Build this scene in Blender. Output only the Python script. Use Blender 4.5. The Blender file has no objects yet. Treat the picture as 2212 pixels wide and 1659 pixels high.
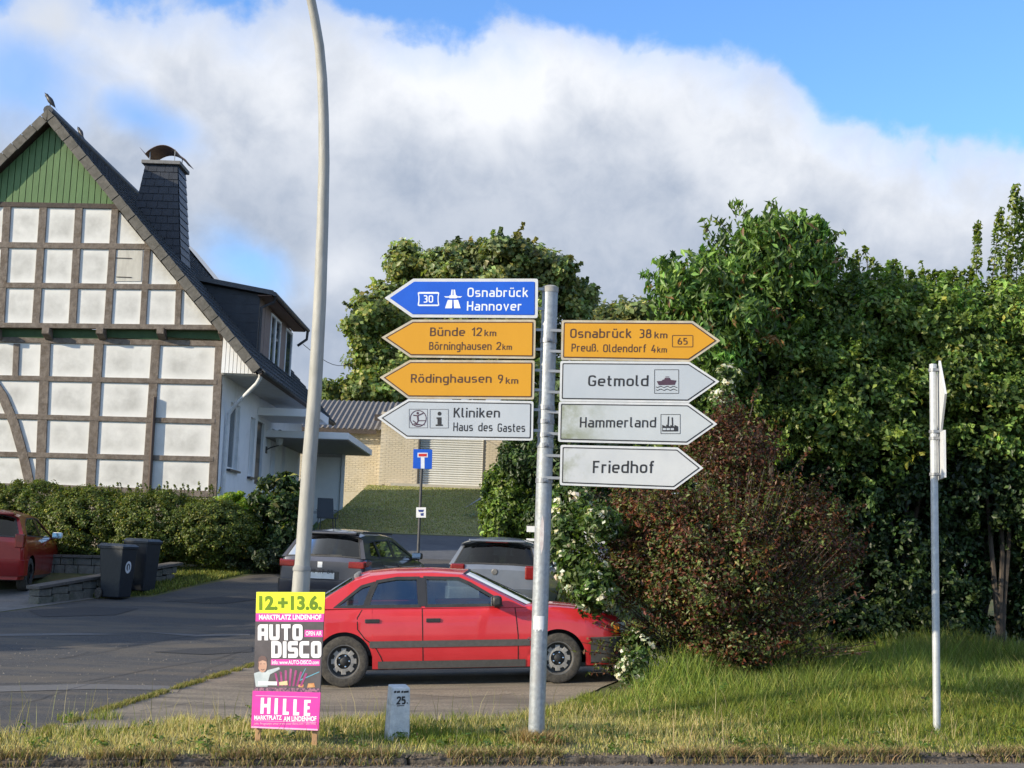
import bpy, math, random
import numpy as np
from mathutils import Vector, Matrix
from mathutils.geometry import tessellate_polygon
random.seed(7); rng = np.random.default_rng(7)
SC = bpy.context.scene; COL = SC.collection
R = math.radians
# ------------------------------------------------------------------ camera
FPX = 2648.0; EYE = 1.65; PITCH = math.atan(353/FPX); ROLL = 0.035
_f = Vector((0, math.cos(PITCH), math.sin(PITCH))); _r = Vector((1, 0, 0)); _u = Vector((0, -math.sin(PITCH), math.cos(PITCH)))
_u2 = _u*math.cos(ROLL) - _r*math.sin(ROLL); _r2 = _r*math.cos(ROLL) + _u*math.sin(ROLL)
cd = bpy.data.cameras.new('camera'); cam = bpy.data.objects.new('camera', cd); COL.objects.link(cam)
cd.sensor_width = 36; cd.lens = FPX/2212*36; cd.clip_start = .1; cd.clip_end = 2000
mw = Matrix.Identity(4)
for i in range(3):
    mw[i][0] = _r2[i]; mw[i][1] = _u2[i]; mw[i][2] = -_f[i]
mw[2][3] = EYE; cam.matrix_world = mw; SC.camera = cam
# ------------------------------------------------------------------ light, sky, exposure
SC.view_settings.view_transform = 'Standard'; SC.view_settings.look = 'None'
SC.view_settings.exposure = 0.72; SC.view_settings.gamma = 1; SC.view_settings.use_curve_mapping = False
SUN_AZ = R(26); SUN_EL = R(21)          # light travels to +x,+y
SUN_STRENGTH = 3.9; SKY_STRENGTH = 0.15
tosun = Vector((-math.cos(SUN_AZ)*math.cos(SUN_EL), -math.sin(SUN_AZ)*math.cos(SUN_EL), math.sin(SUN_EL)))
sl = bpy.data.lights.new('sun', 'SUN'); sl.energy = SUN_STRENGTH; sl.angle = R(.53); sl.color = (1, .87, .66)
so = bpy.data.objects.new('sun', sl); COL.objects.link(so); so.rotation_euler = tosun.to_track_quat('Z', 'Y').to_euler(); so.location = (-20, -10, 20)
W = bpy.data.worlds.new('World'); SC.world = W; W.use_nodes = True
def sky_world():
    nt = W.node_tree; N = nt.nodes; Lk = nt.links; N.clear()
    def nd(t, **k):
        n = N.new(t)
        for a, b in k.items(): setattr(n, a, b)
        return n
    def val(x, sock):
        if hasattr(x, 'is_output'): Lk.new(x, sock)
        else: sock.default_value = x
    def M(op, a, b=0.0, c=0.0, clamp=False):
        n = nd('ShaderNodeMath', operation=op, use_clamp=clamp); val(a, n.inputs[0]); val(b, n.inputs[1]); val(c, n.inputs[2]); return n.outputs[0]
    def sm(x, a, b, lo=0.0, hi=1.0):
        n = nd('ShaderNodeMapRange', interpolation_type='SMOOTHSTEP'); val(x, n.inputs[0])
        n.inputs[1].default_value = a; n.inputs[2].default_value = b; n.inputs[3].default_value = lo; n.inputs[4].default_value = hi; return n.outputs[0]
    def mixc(f, a, b):
        n = nd('ShaderNodeMix', data_type='RGBA'); val(f, n.inputs[0]); val(a, n.inputs[6]); val(b, n.inputs[7]); return n.outputs[2]
    sky = nd('ShaderNodeTexSky', sky_type='NISHITA'); sky.sun_disc = False
    sky.sun_elevation = SUN_EL; sky.sun_rotation = math.atan2(tosun.x, tosun.y); sky.air_density = 1.0; sky.dust_density = .6; sky.ozone_density = 2.2
    tc = nd('ShaderNodeTexCoord').outputs['Generated']
    sp = nd('ShaderNodeSeparateXYZ'); Lk.new(tc, sp.inputs[0]); X, Y, Z = sp.outputs
    yy = M('MAXIMUM', Y, .12)
    u = M('DIVIDE', X, yy); v = M('DIVIDE', Z, yy)
    front = sm(Y, .35, .6)
    def noise(scale, detail, rough=.55, off=(0, 0, 0), dist=0.0, sc=(1, 1, 1)):
        mp = nd('ShaderNodeMapping'); Lk.new(tc, mp.inputs[0]); mp.inputs['Location'].default_value = off; mp.inputs['Scale'].default_value = sc
        n = nd('ShaderNodeTexNoise'); Lk.new(mp.outputs[0], n.inputs[0]); n.inputs['Scale'].default_value = scale; n.inputs['Detail'].default_value = detail
        n.inputs['Roughness'].default_value = rough; n.inputs['Distortion'].default_value = dist; return n.outputs[0]
    n1 = noise(5, 5, .5, (3, 1, 2), .15); n2 = noise(16, 7, .55, (0, 4, 1), .2); n3 = noise(2.2, 3, .5, (7, 2, 9))
    nn = M('ADD', M('MULTIPLY', M('SUBTRACT', n1, .5), 1.0), M('MULTIPLY', M('SUBTRACT', n2, .5), 1.0))
    # picture (display px) -> direction ratios
    def uv(px, py):
        d = _f + _r2*((px-1106)/FPX) - _u2*((py-829.5)/FPX); return d.x/d.y, d.z/d.y
    def line(p, q):     # signed distance above the line through two sky points
        a = uv(*p); b = uv(*q); dx, dy = b[0]-a[0], b[1]-a[1]; L = math.hypot(dx, dy); nx, ny = -dy/L, dx/L
        return M('ADD', M('ADD', M('MULTIPLY', u, nx), M('MULTIPLY', v, ny)), -(nx*a[0]+ny*a[1]))
    def blob(px, py, rx, ry, rot=0.0):
        a = uv(px, py); c, s = math.cos(rot), math.sin(rot)
        du = M('SUBTRACT', u, a[0]); dv = M('SUBTRACT', v, a[1])
        e1 = M('DIVIDE', M('ADD', M('MULTIPLY', du, c), M('MULTIPLY', dv, s)), rx/FPX)
        e2 = M('DIVIDE', M('SUBTRACT', M('MULTIPLY', dv, c), M('MULTIPLY', du, s)), ry/FPX)
        return M('SUBTRACT', 1.0, M('SQRT', M('ADD', M('MULTIPLY', e1, e1), M('MULTIPLY', e2, e2))))
    # cloud body: below both these edges
    e1 = line((640, 60), (1560, 60)); e2 = line((1440, 60), (2060, 400)); e3 = line((2000, 372), (2212, 372))
    edge = M('MAXIMUM', e1, M('MINIMUM', e2, e3))          # >0 = blue side
    edge = M('ADD', edge, M('MULTIPLY', nn, .11))
    blue_a = M('MAXIMUM', M('MULTIPLY', sm(edge, -.045, .03), .45), sm(edge, -.010, .026))
    bl = M('MAXIMUM', blob(40, 160, 300, 260), M('MAXIMUM', blob(540, 570, 190, 100, -.5), blob(330, -30, 520, 100)))
    bl = M('MAXIMUM', bl, blob(300, 250, 200, 90, -.4))
    blue_b = M('MULTIPLY', sm(M('ADD', bl, M('MULTIPLY', nn, 1.1)), .0, 1.0), .8)
    bluef = M('MAXIMUM', blue_a, blue_b)
    gen = sm(M('ADD', n3, M('MULTIPLY', nn, .5)), .42, .60)
    blue = M('ADD', M('MULTIPLY', bluef, front), M('MULTIPLY', gen, M('SUBTRACT', 1.0, front)), clamp=True)
    # cloud shade: bright towards its upper rim, grey blue in the body
    rim = sm(edge, -.15, -.01)
    n4 = noise(34, 8, .6, (5, 2, 3), .4)
    lump = sm(M('ADD', M('MULTIPLY', n4, .3), M('ADD', M('MULTIPLY', n2, .4), M('MULTIPLY', n1, .45))), .44, .72)
    br = M('ADD', M('MULTIPLY', rim, .62), M('MULTIPLY', lump, .34))
    br = M('ADD', br, M('MULTIPLY', M('MAXIMUM', M('MAXIMUM', blob(730, 590, 160, 110), blob(1060, 180, 330, 150)), 0.0), .45), clamp=True)
    cc = mixc(br, (.25, .295, .375, 1), (.59, .605, .635, 1))
    cc = mixc(M('MULTIPLY', M('SUBTRACT', 1.0, front), .5), cc, (.38, .41, .46, 1))
    k = nd('ShaderNodeVectorMath', operation='SCALE'); Lk.new(cc, k.inputs[0]); k.inputs[3].default_value = 1.0/SKY_STRENGTH
    gain = nd('ShaderNodeVectorMath', operation='MULTIPLY'); Lk.new(sky.outputs[0], gain.inputs[0]); gain.inputs[1].default_value = (.72, .98, 1.28)
    out = mixc(blue, k.outputs[0], gain.outputs[0])
    bg = nd('ShaderNodeBackground'); Lk.new(out, bg.inputs[0]); bg.inputs[1].default_value = SKY_STRENGTH
    o = nd('ShaderNodeOutputWorld'); Lk.new(bg.outputs[0], o.inputs[0])
sky_world()
# ------------------------------------------------------------------ placing helpers: the surveyed place, from view rays
def ray(x, y): return _f + _r2*((x-1106)/FPX) - _u2*((y-829.5)/FPX)
def at(x, y, D): d = ray(x, y); return Vector((0, 0, EYE)) + d*(D/d.y)
_py = [-400, 17, 20, 23, 26, 30, 38, 41, 49, 60, 500]; _pz = [0, 0, .2, .45, .9, 1.25, 1.95, 2.6, 3.9, 4.0, 4.0]
_ry = [12, 14, 18, 21]; _rz = [0, 1, 1, 0]
_ql = [0, 0, .2, .45, .9, 1.25, 1.95, 2.0, 2.1, 2.2, 4.0]
def _prof(y, tab):
    y0 = math.floor(y); a = float(np.interp(y0, _py, tab)); b = float(np.interp(y0+1, _py, tab)); return a + (b-a)*(y-y0)
def gz(x, y):
    z = _prof(y, _pz)
    if y > 38:
        t = min(1, max(0, (x+6.6)/1.0)); zl = _prof(y, _ql); z = zl + (z-zl)*t
    if 12 < y < 21: z += .043*min(4.0, max(0, x+1.8))*float(np.interp(y, _ry, _rz))      # the forecourt rises gently to the right
    return z
def gp(x, y):       # where a view ray meets the terrain
    d = ray(x, y); d = d/d.y; t = 4.0
    while t < 60 and EYE+d.z*t > gz(d.x*t, t): t += .25
    lo, hi = t-.25, t
    for _ in range(20):
        m = (lo+hi)/2
        if EYE+d.z*m > gz(d.x*m, m): lo = m
        else: hi = m
    return Vector((d.x*hi, hi, EYE+d.z*hi))
# ------------------------------------------------------------------ materials
MAT = {}
def _nodes(m):
    m.use_nodes = True; nt = m.node_tree; nt.nodes.clear(); return nt
def mat(name, c1, c2=None, scale=8, rough=.7, metal=0.0, bump=0.0, bscale=None, detail=5, stretch=(1, 1, 1), spec=.5, coat=0.0, ramp=(.35, .65), c3=None, s3=2.0, r3=(.5, .7), emit=None, xmask=None, st3=None, centre=False):
    if name in MAT: return MAT[name]
    m = bpy.data.materials.new(name); nt = _nodes(m); N = nt.nodes; L = nt.links
    o = N.new('ShaderNodeOutputMaterial'); b = N.new('ShaderNodeBsdfPrincipled'); L.new(b.outputs[0], o.inputs[0])
    b.inputs['Roughness'].default_value = rough; b.inputs['Metallic'].default_value = metal; b.inputs['Specular IOR Level'].default_value = spec
    b.inputs['Coat Weight'].default_value = coat; b.inputs['Coat Roughness'].default_value = .04
    c2 = c2 or tuple(min(1, v*1.18) for v in c1)
    tc = N.new('ShaderNodeTexCoord'); mp = N.new('ShaderNodeMapping'); L.new(tc.outputs['Object'], mp.inputs[0]); mp.inputs['Scale'].default_value = stretch
    nz = N.new('ShaderNodeTexNoise'); L.new(mp.outputs[0], nz.inputs[0]); nz.inputs['Scale'].default_value = scale; nz.inputs['Detail'].default_value = detail; nz.inputs['Roughness'].default_value = .6
    mr = N.new('ShaderNodeMapRange'); L.new(nz.outputs[0], mr.inputs[0]); mr.inputs[1].default_value = ramp[0]; mr.inputs[2].default_value = ramp[1]
    mx = N.new('ShaderNodeMix'); mx.data_type = 'RGBA'; L.new(mr.outputs[0], mx.inputs[0]); mx.inputs[6].default_value = (*c1, 1); mx.inputs[7].default_value = (*c2, 1)
    out = mx.outputs[2]
    if c3:
        n3 = N.new('ShaderNodeTexNoise'); L.new(mp.outputs[0], n3.inputs[0]); n3.inputs['Scale'].default_value = s3; n3.inputs['Detail'].default_value = 8; n3.inputs['Roughness'].default_value = .65
        r = N.new('ShaderNodeMapRange'); L.new(n3.outputs[0], r.inputs[0]); r.inputs[1].default_value = r3[0]; r.inputs[2].default_value = r3[1]
        if st3:
            mp3 = N.new('ShaderNodeMapping'); L.new(tc.outputs['Object'], mp3.inputs[0]); mp3.inputs['Scale'].default_value = st3; mp3.inputs['Rotation'].default_value = (0, 0, -.25); L.new(mp3.outputs[0], n3.inputs[0])
        if centre:      # stains gather in the middle of each panel
            sg = N.new('ShaderNodeSeparateXYZ'); L.new(tc.outputs['Generated'], sg.inputs[0]); fac = None
            for ax in (0, 2):
                a_ = N.new('ShaderNodeMath'); a_.operation = 'PINGPONG'; L.new(sg.outputs[ax], a_.inputs[0]); a_.inputs[1].default_value = .5
                q_ = N.new('ShaderNodeMapRange'); q_.interpolation_type = 'SMOOTHSTEP'; L.new(a_.outputs[0], q_.inputs[0]); q_.inputs[1].default_value = .04; q_.inputs[2].default_value = .34
                if fac is None: fac = q_.outputs[0]
                else: f_ = N.new('ShaderNodeMath'); f_.operation = 'MULTIPLY'; L.new(fac, f_.inputs[0]); L.new(q_.outputs[0], f_.inputs[1]); fac = f_.outputs[0]
            mm = N.new('ShaderNodeMath'); mm.operation = 'MULTIPLY'; L.new(r.outputs[0], mm.inputs[0]); L.new(fac, mm.inputs[1])
            class _O: outputs = [mm.outputs[0]]
            r = _O
        if xmask:
            sx_ = N.new('ShaderNodeSeparateXYZ'); L.new(tc.outputs['Object'], sx_.inputs[0]); mk = N.new('ShaderNodeMapRange'); L.new(sx_.outputs[0], mk.inputs[0]); mk.inputs[1].default_value = xmask[0]; mk.inputs[2].default_value = xmask[1]; mk.inputs[3].default_value = 1; mk.inputs[4].default_value = 0
            mm = N.new('ShaderNodeMath'); mm.operation = 'MULTIPLY'; L.new(r.outputs[0], mm.inputs[0]); L.new(mk.outputs[0], mm.inputs[1])
            class _O: outputs = [mm.outputs[0]]
            r = _O
        m3 = N.new('ShaderNodeMix'); m3.data_type = 'RGBA'; L.new(r.outputs[0], m3.inputs[0]); L.new(out, m3.inputs[6]); m3.inputs[7].default_value = (*c3, 1); out = m3.outputs[2]
    L.new(out, b.inputs['Base Color'])
    if bump:
        bn = N.new('ShaderNodeTexNoise'); L.new(mp.outputs[0], bn.inputs[0]); bn.inputs['Scale'].default_value = bscale or scale*3; bn.inputs['Detail'].default_value = 6
        bp = N.new('ShaderNodeBump'); bp.inputs['Strength'].default_value = 1; bp.inputs['Distance'].default_value = bump; L.new(bn.outputs[0], bp.inputs['Height']); L.new(bp.outputs[0], b.inputs['Normal'])
    if emit:
        b.inputs['Emission Color'].default_value = (*emit, 1); b.inputs['Emission Strength'].default_value = 1
    MAT[name] = m; return m
def leafmat(name, trans=.35, rough=.42, gain=1.25):
    m = bpy.data.materials.new(name); nt = _nodes(m); N = nt.nodes; L = nt.links
    o = N.new('ShaderNodeOutputMaterial'); b = N.new('ShaderNodeBsdfPrincipled'); b.inputs['Roughness'].default_value = rough; b.inputs['Specular IOR Level'].default_value = .35
    a = N.new('ShaderNodeAttribute'); a.attribute_name = 'col'; L.new(a.outputs['Color'], b.inputs['Base Color'])
    t = N.new('ShaderNodeBsdfTranslucent'); v = N.new('ShaderNodeVectorMath'); v.operation = 'MULTIPLY'; L.new(a.outputs['Color'], v.inputs[0]); v.inputs[1].default_value = (gain*1.2, gain*1.25, gain*.55); L.new(v.outputs[0], t.inputs[0])
    mx = N.new('ShaderNodeMixShader'); mx.inputs[0].default_value = trans; L.new(b.outputs[0], mx.inputs[1]); L.new(t.outputs[0], mx.inputs[2]); L.new(mx.outputs[0], o.inputs[0])
    return m
LEAF = leafmat('leaf'); GRASSM = leafmat('grass_blade', .3, .6)
def glassmat(name, tint=(.25, .3, .3), base=.12):
    m = bpy.data.materials.new(name); nt = _nodes(m); N = nt.nodes; L = nt.links
    o = N.new('ShaderNodeOutputMaterial'); t = N.new('ShaderNodeBsdfTransparent'); t.inputs[0].default_value = (*tint, 1)
    g = N.new('ShaderNodeBsdfGlossy'); g.inputs['Roughness'].default_value = .03; g.inputs[0].default_value = (.9, .93, .95, 1)
    lw = N.new('ShaderNodeFresnel'); lw.inputs[0].default_value = 1.5
    ad = N.new('ShaderNodeMath'); ad.operation = 'ADD'; L.new(lw.outputs[0], ad.inputs[0]); ad.inputs[1].default_value = base; ad.use_clamp = True
    mx = N.new('ShaderNodeMixShader'); L.new(ad.outputs[0], mx.inputs[0]); L.new(t.outputs[0], mx.inputs[1]); L.new(g.outputs[0], mx.inputs[2]); L.new(mx.outputs[0], o.inputs[0]); return m
GLASS = glassmat('car_glass', (.62, .70, .69), .13); DGLASS = glassmat('dark_car_glass', (.06, .075, .08), -.02); WGLASS = glassmat('window_glass', (.2, .22, .24), .12)
# ------------------------------------------------------------------ mesh helpers
class MB:
    def __init__(s): s.v = []; s.f = []
    def add(s, vs, fs):
        o = len(s.v); s.v += [tuple(v) for v in vs]; s.f += [tuple(i+o for i in f) for f in fs]; return s
    def box(s, c, h, M=None):
        vs = [Vector((c[0]+h[0]*a, c[1]+h[1]*b, c[2]+h[2]*d)) for a in (-1, 1) for b in (-1, 1) for d in (-1, 1)]
        if M is not None: vs = [M @ v for v in vs]
        return s.add(vs, [(0, 1, 3, 2), (4, 6, 7, 5), (0, 4, 5, 1), (2, 3, 7, 6), (0, 2, 6, 4), (1, 5, 7, 3)])
    def bb(s, x0, x1, y0, y1, z0, z1, M=None): return s.box(((x0+x1)/2, (y0+y1)/2, (z0+z1)/2), ((x1-x0)/2, (y1-y0)/2, (z1-z0)/2), M)
    def prism(s, pts, d):       # planar polygon (3D points) thickened by vector d
        n = len(pts); a = [Vector(p) for p in pts]; b = [p+Vector(d) for p in a]
        tr = tessellate_polygon([a])
        if n == 4: tr = [(0, 1, 2, 3)]
        s.add(a+b, [tuple(t) for t in tr] + [tuple(i+n for i in reversed(t)) for t in tr] + [(i, i+n, (i+1) % n+n, (i+1) % n) for i in range(n)]); return s
    def tube(s, pts, r, n=10, cap=True, flat=1.0):
        pts = [Vector(p) for p in pts]; rs = r if isinstance(r, (list, tuple)) else [r]*len(pts); rings = []
        up = None
        for i, p in enumerate(pts):
            t = (pts[min(i+1, len(pts)-1)]-pts[max(i-1, 0)]).normalized()
            if up is None: up = Vector((0, 0, 1)) if abs(t.z) < .9 else Vector((0, 1, 0))
            a = t.cross(up).normalized(); b = a.cross(t).normalized(); up = b
            rings.append([p + (a*math.cos(k*2*math.pi/n) + b*math.sin(k*2*math.pi/n)*flat)*rs[i] for k in range(n)])
        vs = [v for q in rings for v in q]; fs = []
        for i in range(len(pts)-1):
            for k in range(n): fs.append((i*n+k, i*n+(k+1) % n, (i+1)*n+(k+1) % n, (i+1)*n+k))
        if cap: fs += [tuple(range(n-1, -1, -1)), tuple((len(pts)-1)*n+k for k in range(n))]
        return s.add(vs, fs)
    def lathe(s, prof, n=24, M=None, closed=False):     # profile (radius, height) about local z
        vs = []; fs = []
        for r, h in prof:
            for k in range(n):
                v = Vector((r*math.cos(2*math.pi*k/n), r*math.sin(2*math.pi*k/n), h)); vs.append(M @ v if M is not None else v)
        m = len(prof)
        for i in range(m if closed else m-1):
            for k in range(n): fs.append((i*n+k, i*n+(k+1) % n, ((i+1) % m)*n+(k+1) % n, ((i+1) % m)*n+k))
        return s.add(vs, fs)
    def sphere(s, c, r, n=12, m=8, M=None):
        vs = []; fs = []
        for i in range(m+1):
            a = math.pi*i/m
            for k in range(n):
                b = 2*math.pi*k/n; v = Vector((c[0]+r[0]*math.sin(a)*math.cos(b), c[1]+r[1]*math.sin(a)*math.sin(b), c[2]+r[2]*math.cos(a))); vs.append(M @ v if M is not None else v)
        for i in range(m):
            for k in range(n): fs.append((i*n+k, (i+1)*n+k, (i+1)*n+(k+1) % n, i*n+(k+1) % n))
        return s.add(vs, fs)
def part(name, mb, m, parent=None, smooth=0, bevel=0, kind=None, label=None, world=True):
    """one mesh object; vertices given in world space unless world=False (then in the parent's space)"""
    me = bpy.data.meshes.new(name)
    vs = mb.v
    org = Vector((0, 0, 0))
    if parent is not None and world:
        pm = parent; 
        while pm is not None: org = org + pm.location; pm = pm.parent
        vs = [(v[0]-org.x, v[1]-org.y, v[2]-org.z) for v in vs]
    me.from_pydata([tuple(v) for v in vs], [], mb.f); me.update()
    if m is not None: me.materials.append(m)
    if smooth:
        me.polygons.foreach_set('use_smooth', [True]*len(me.polygons)); me.set_sharp_from_angle(angle=R(smooth))
    o = bpy.data.objects.new(name, me); COL.objects.link(o)
    if parent is not None: o.parent = parent
    if bevel:
        b = o.modifiers.new('bevel', 'BEVEL'); b.width = bevel; b.segments = 2; b.limit_method = 'ANGLE'; b.angle_limit = R(40)
    if kind: o['kind'] = kind
    if label: o['label'] = label
    return o
def thing(name, label, cat, loc=(0, 0, 0), rz=0, group=None):
    o = bpy.data.objects.new(name, None); COL.objects.link(o); o.empty_display_size = .2; o.location = loc; o.rotation_euler = (0, 0, rz)
    o['label'] = label; o['category'] = cat
    if group: o['group'] = group
    return o
def tag(o, label, cat, group=None):
    o['label'] = label; o['category'] = cat
    if group: o['group'] = group
    return o
def instance(name, src, parent, loc, rot=(0, 0, 0), scale=(1, 1, 1)):
    o = src.copy(); o.name = name; COL.objects.link(o); o.parent = parent; o.location = loc; o.rotation_euler = rot; o.scale = scale; return o
def clip(poly, a, b, c):        # keep a*x+b*y+c >= 0
    out = []
    for i in range(len(poly)):
        p, q = poly[i-1], poly[i]; dp = a*p[0]+b*p[1]+c; dq = a*q[0]+b*q[1]+c
        if (dp >= 0) != (dq >= 0):
            t = dp/(dp-dq); out.append((p[0]+(q[0]-p[0])*t, p[1]+(q[1]-p[1])*t))
        if dq >= 0: out.append(q)
    return out
def inset(poly, d):             # offset a convex polygon inwards
    n = len(poly); A = sum(poly[i-1][0]*poly[i][1]-poly[i][0]*poly[i-1][1] for i in range(n)); s = 1 if A > 0 else -1; out = []
    for i in range(n):
        p0, p1, p2 = Vector(poly[i-1]), Vector(poly[i]), Vector(poly[(i+1) % n])
        e1 = (p1-p0).normalized(); e2 = (p2-p1).normalized(); n1 = Vector((-e1.y, e1.x))*s; n2 = Vector((-e2.y, e2.x))*s
        k = n1+n2; out.append(tuple(p1 + k*(d*2/k.length_squared)))
    return out
def rounded(pts, closed=False, n=4):    # (x, y, r) corners -> polyline
    out = []; m = len(pts)
    for i, p in enumerate(pts):
        r = p[2] if len(p) > 2 else 0; P = Vector((p[0], p[1]))
        if r <= 0 or (not closed and i in (0, m-1)): out.append(tuple(P)); continue
        A = Vector(pts[i-1][:2]); B = Vector(pts[(i+1) % m][:2]); da = (A-P); db = (B-P); ra = min(r, da.length*.5 if (closed or 0 < i-1) and len(pts[i-1]) > 2 and pts[i-1][2] > 0 else da.length); rb = min(r, db.length*.5 if len(pts[(i+1) % m]) > 2 and pts[(i+1) % m][2] > 0 else db.length)
        a = P+da.normalized()*ra; b = P+db.normalized()*rb
        for k in range(n+1):
            t = k/n; q = a*(1-t)**2 + P*2*t*(1-t) + b*t*t
            w = .25; qq = q + (P-q)*w*4*t*(1-t)*.55; out.append(tuple(qq))
    return out
def ribbon2(pts, w, closed=False):      # 2D stroke
    pts = [Vector(p) for p in pts]; q = [pts[0]]
    for p in pts[1:]:
        if (p-q[-1]).length > 1e-5: q.append(p)
    if closed and (q[0]-q[-1]).length < 1e-5: q.pop()
    pts = q; n = len(pts); vs = []; fs = []
    for i in range(n):
        a = pts[i]-pts[i-1] if (closed or i > 0) else pts[1]-pts[0]; b = pts[(i+1) % n]-pts[i] if (closed or i < n-1) else pts[-1]-pts[-2]
        a.normalize(); b.normalize(); na = Vector((-a.y, a.x)); nb = Vector((-b.y, b.x)); k = na+nb
        k = k*(2/k.length_squared) if k.length > .3 else na
        if k.length > 2: k = k.normalized()*2
        vs += [tuple(pts[i]+k*w/2), tuple(pts[i]-k*w/2)]
    for i in range(n if closed else n-1):
        j = (i+1) % n; fs.append((2*i, 2*i+1, 2*j+1, 2*j))
    return vs, fs
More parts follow.
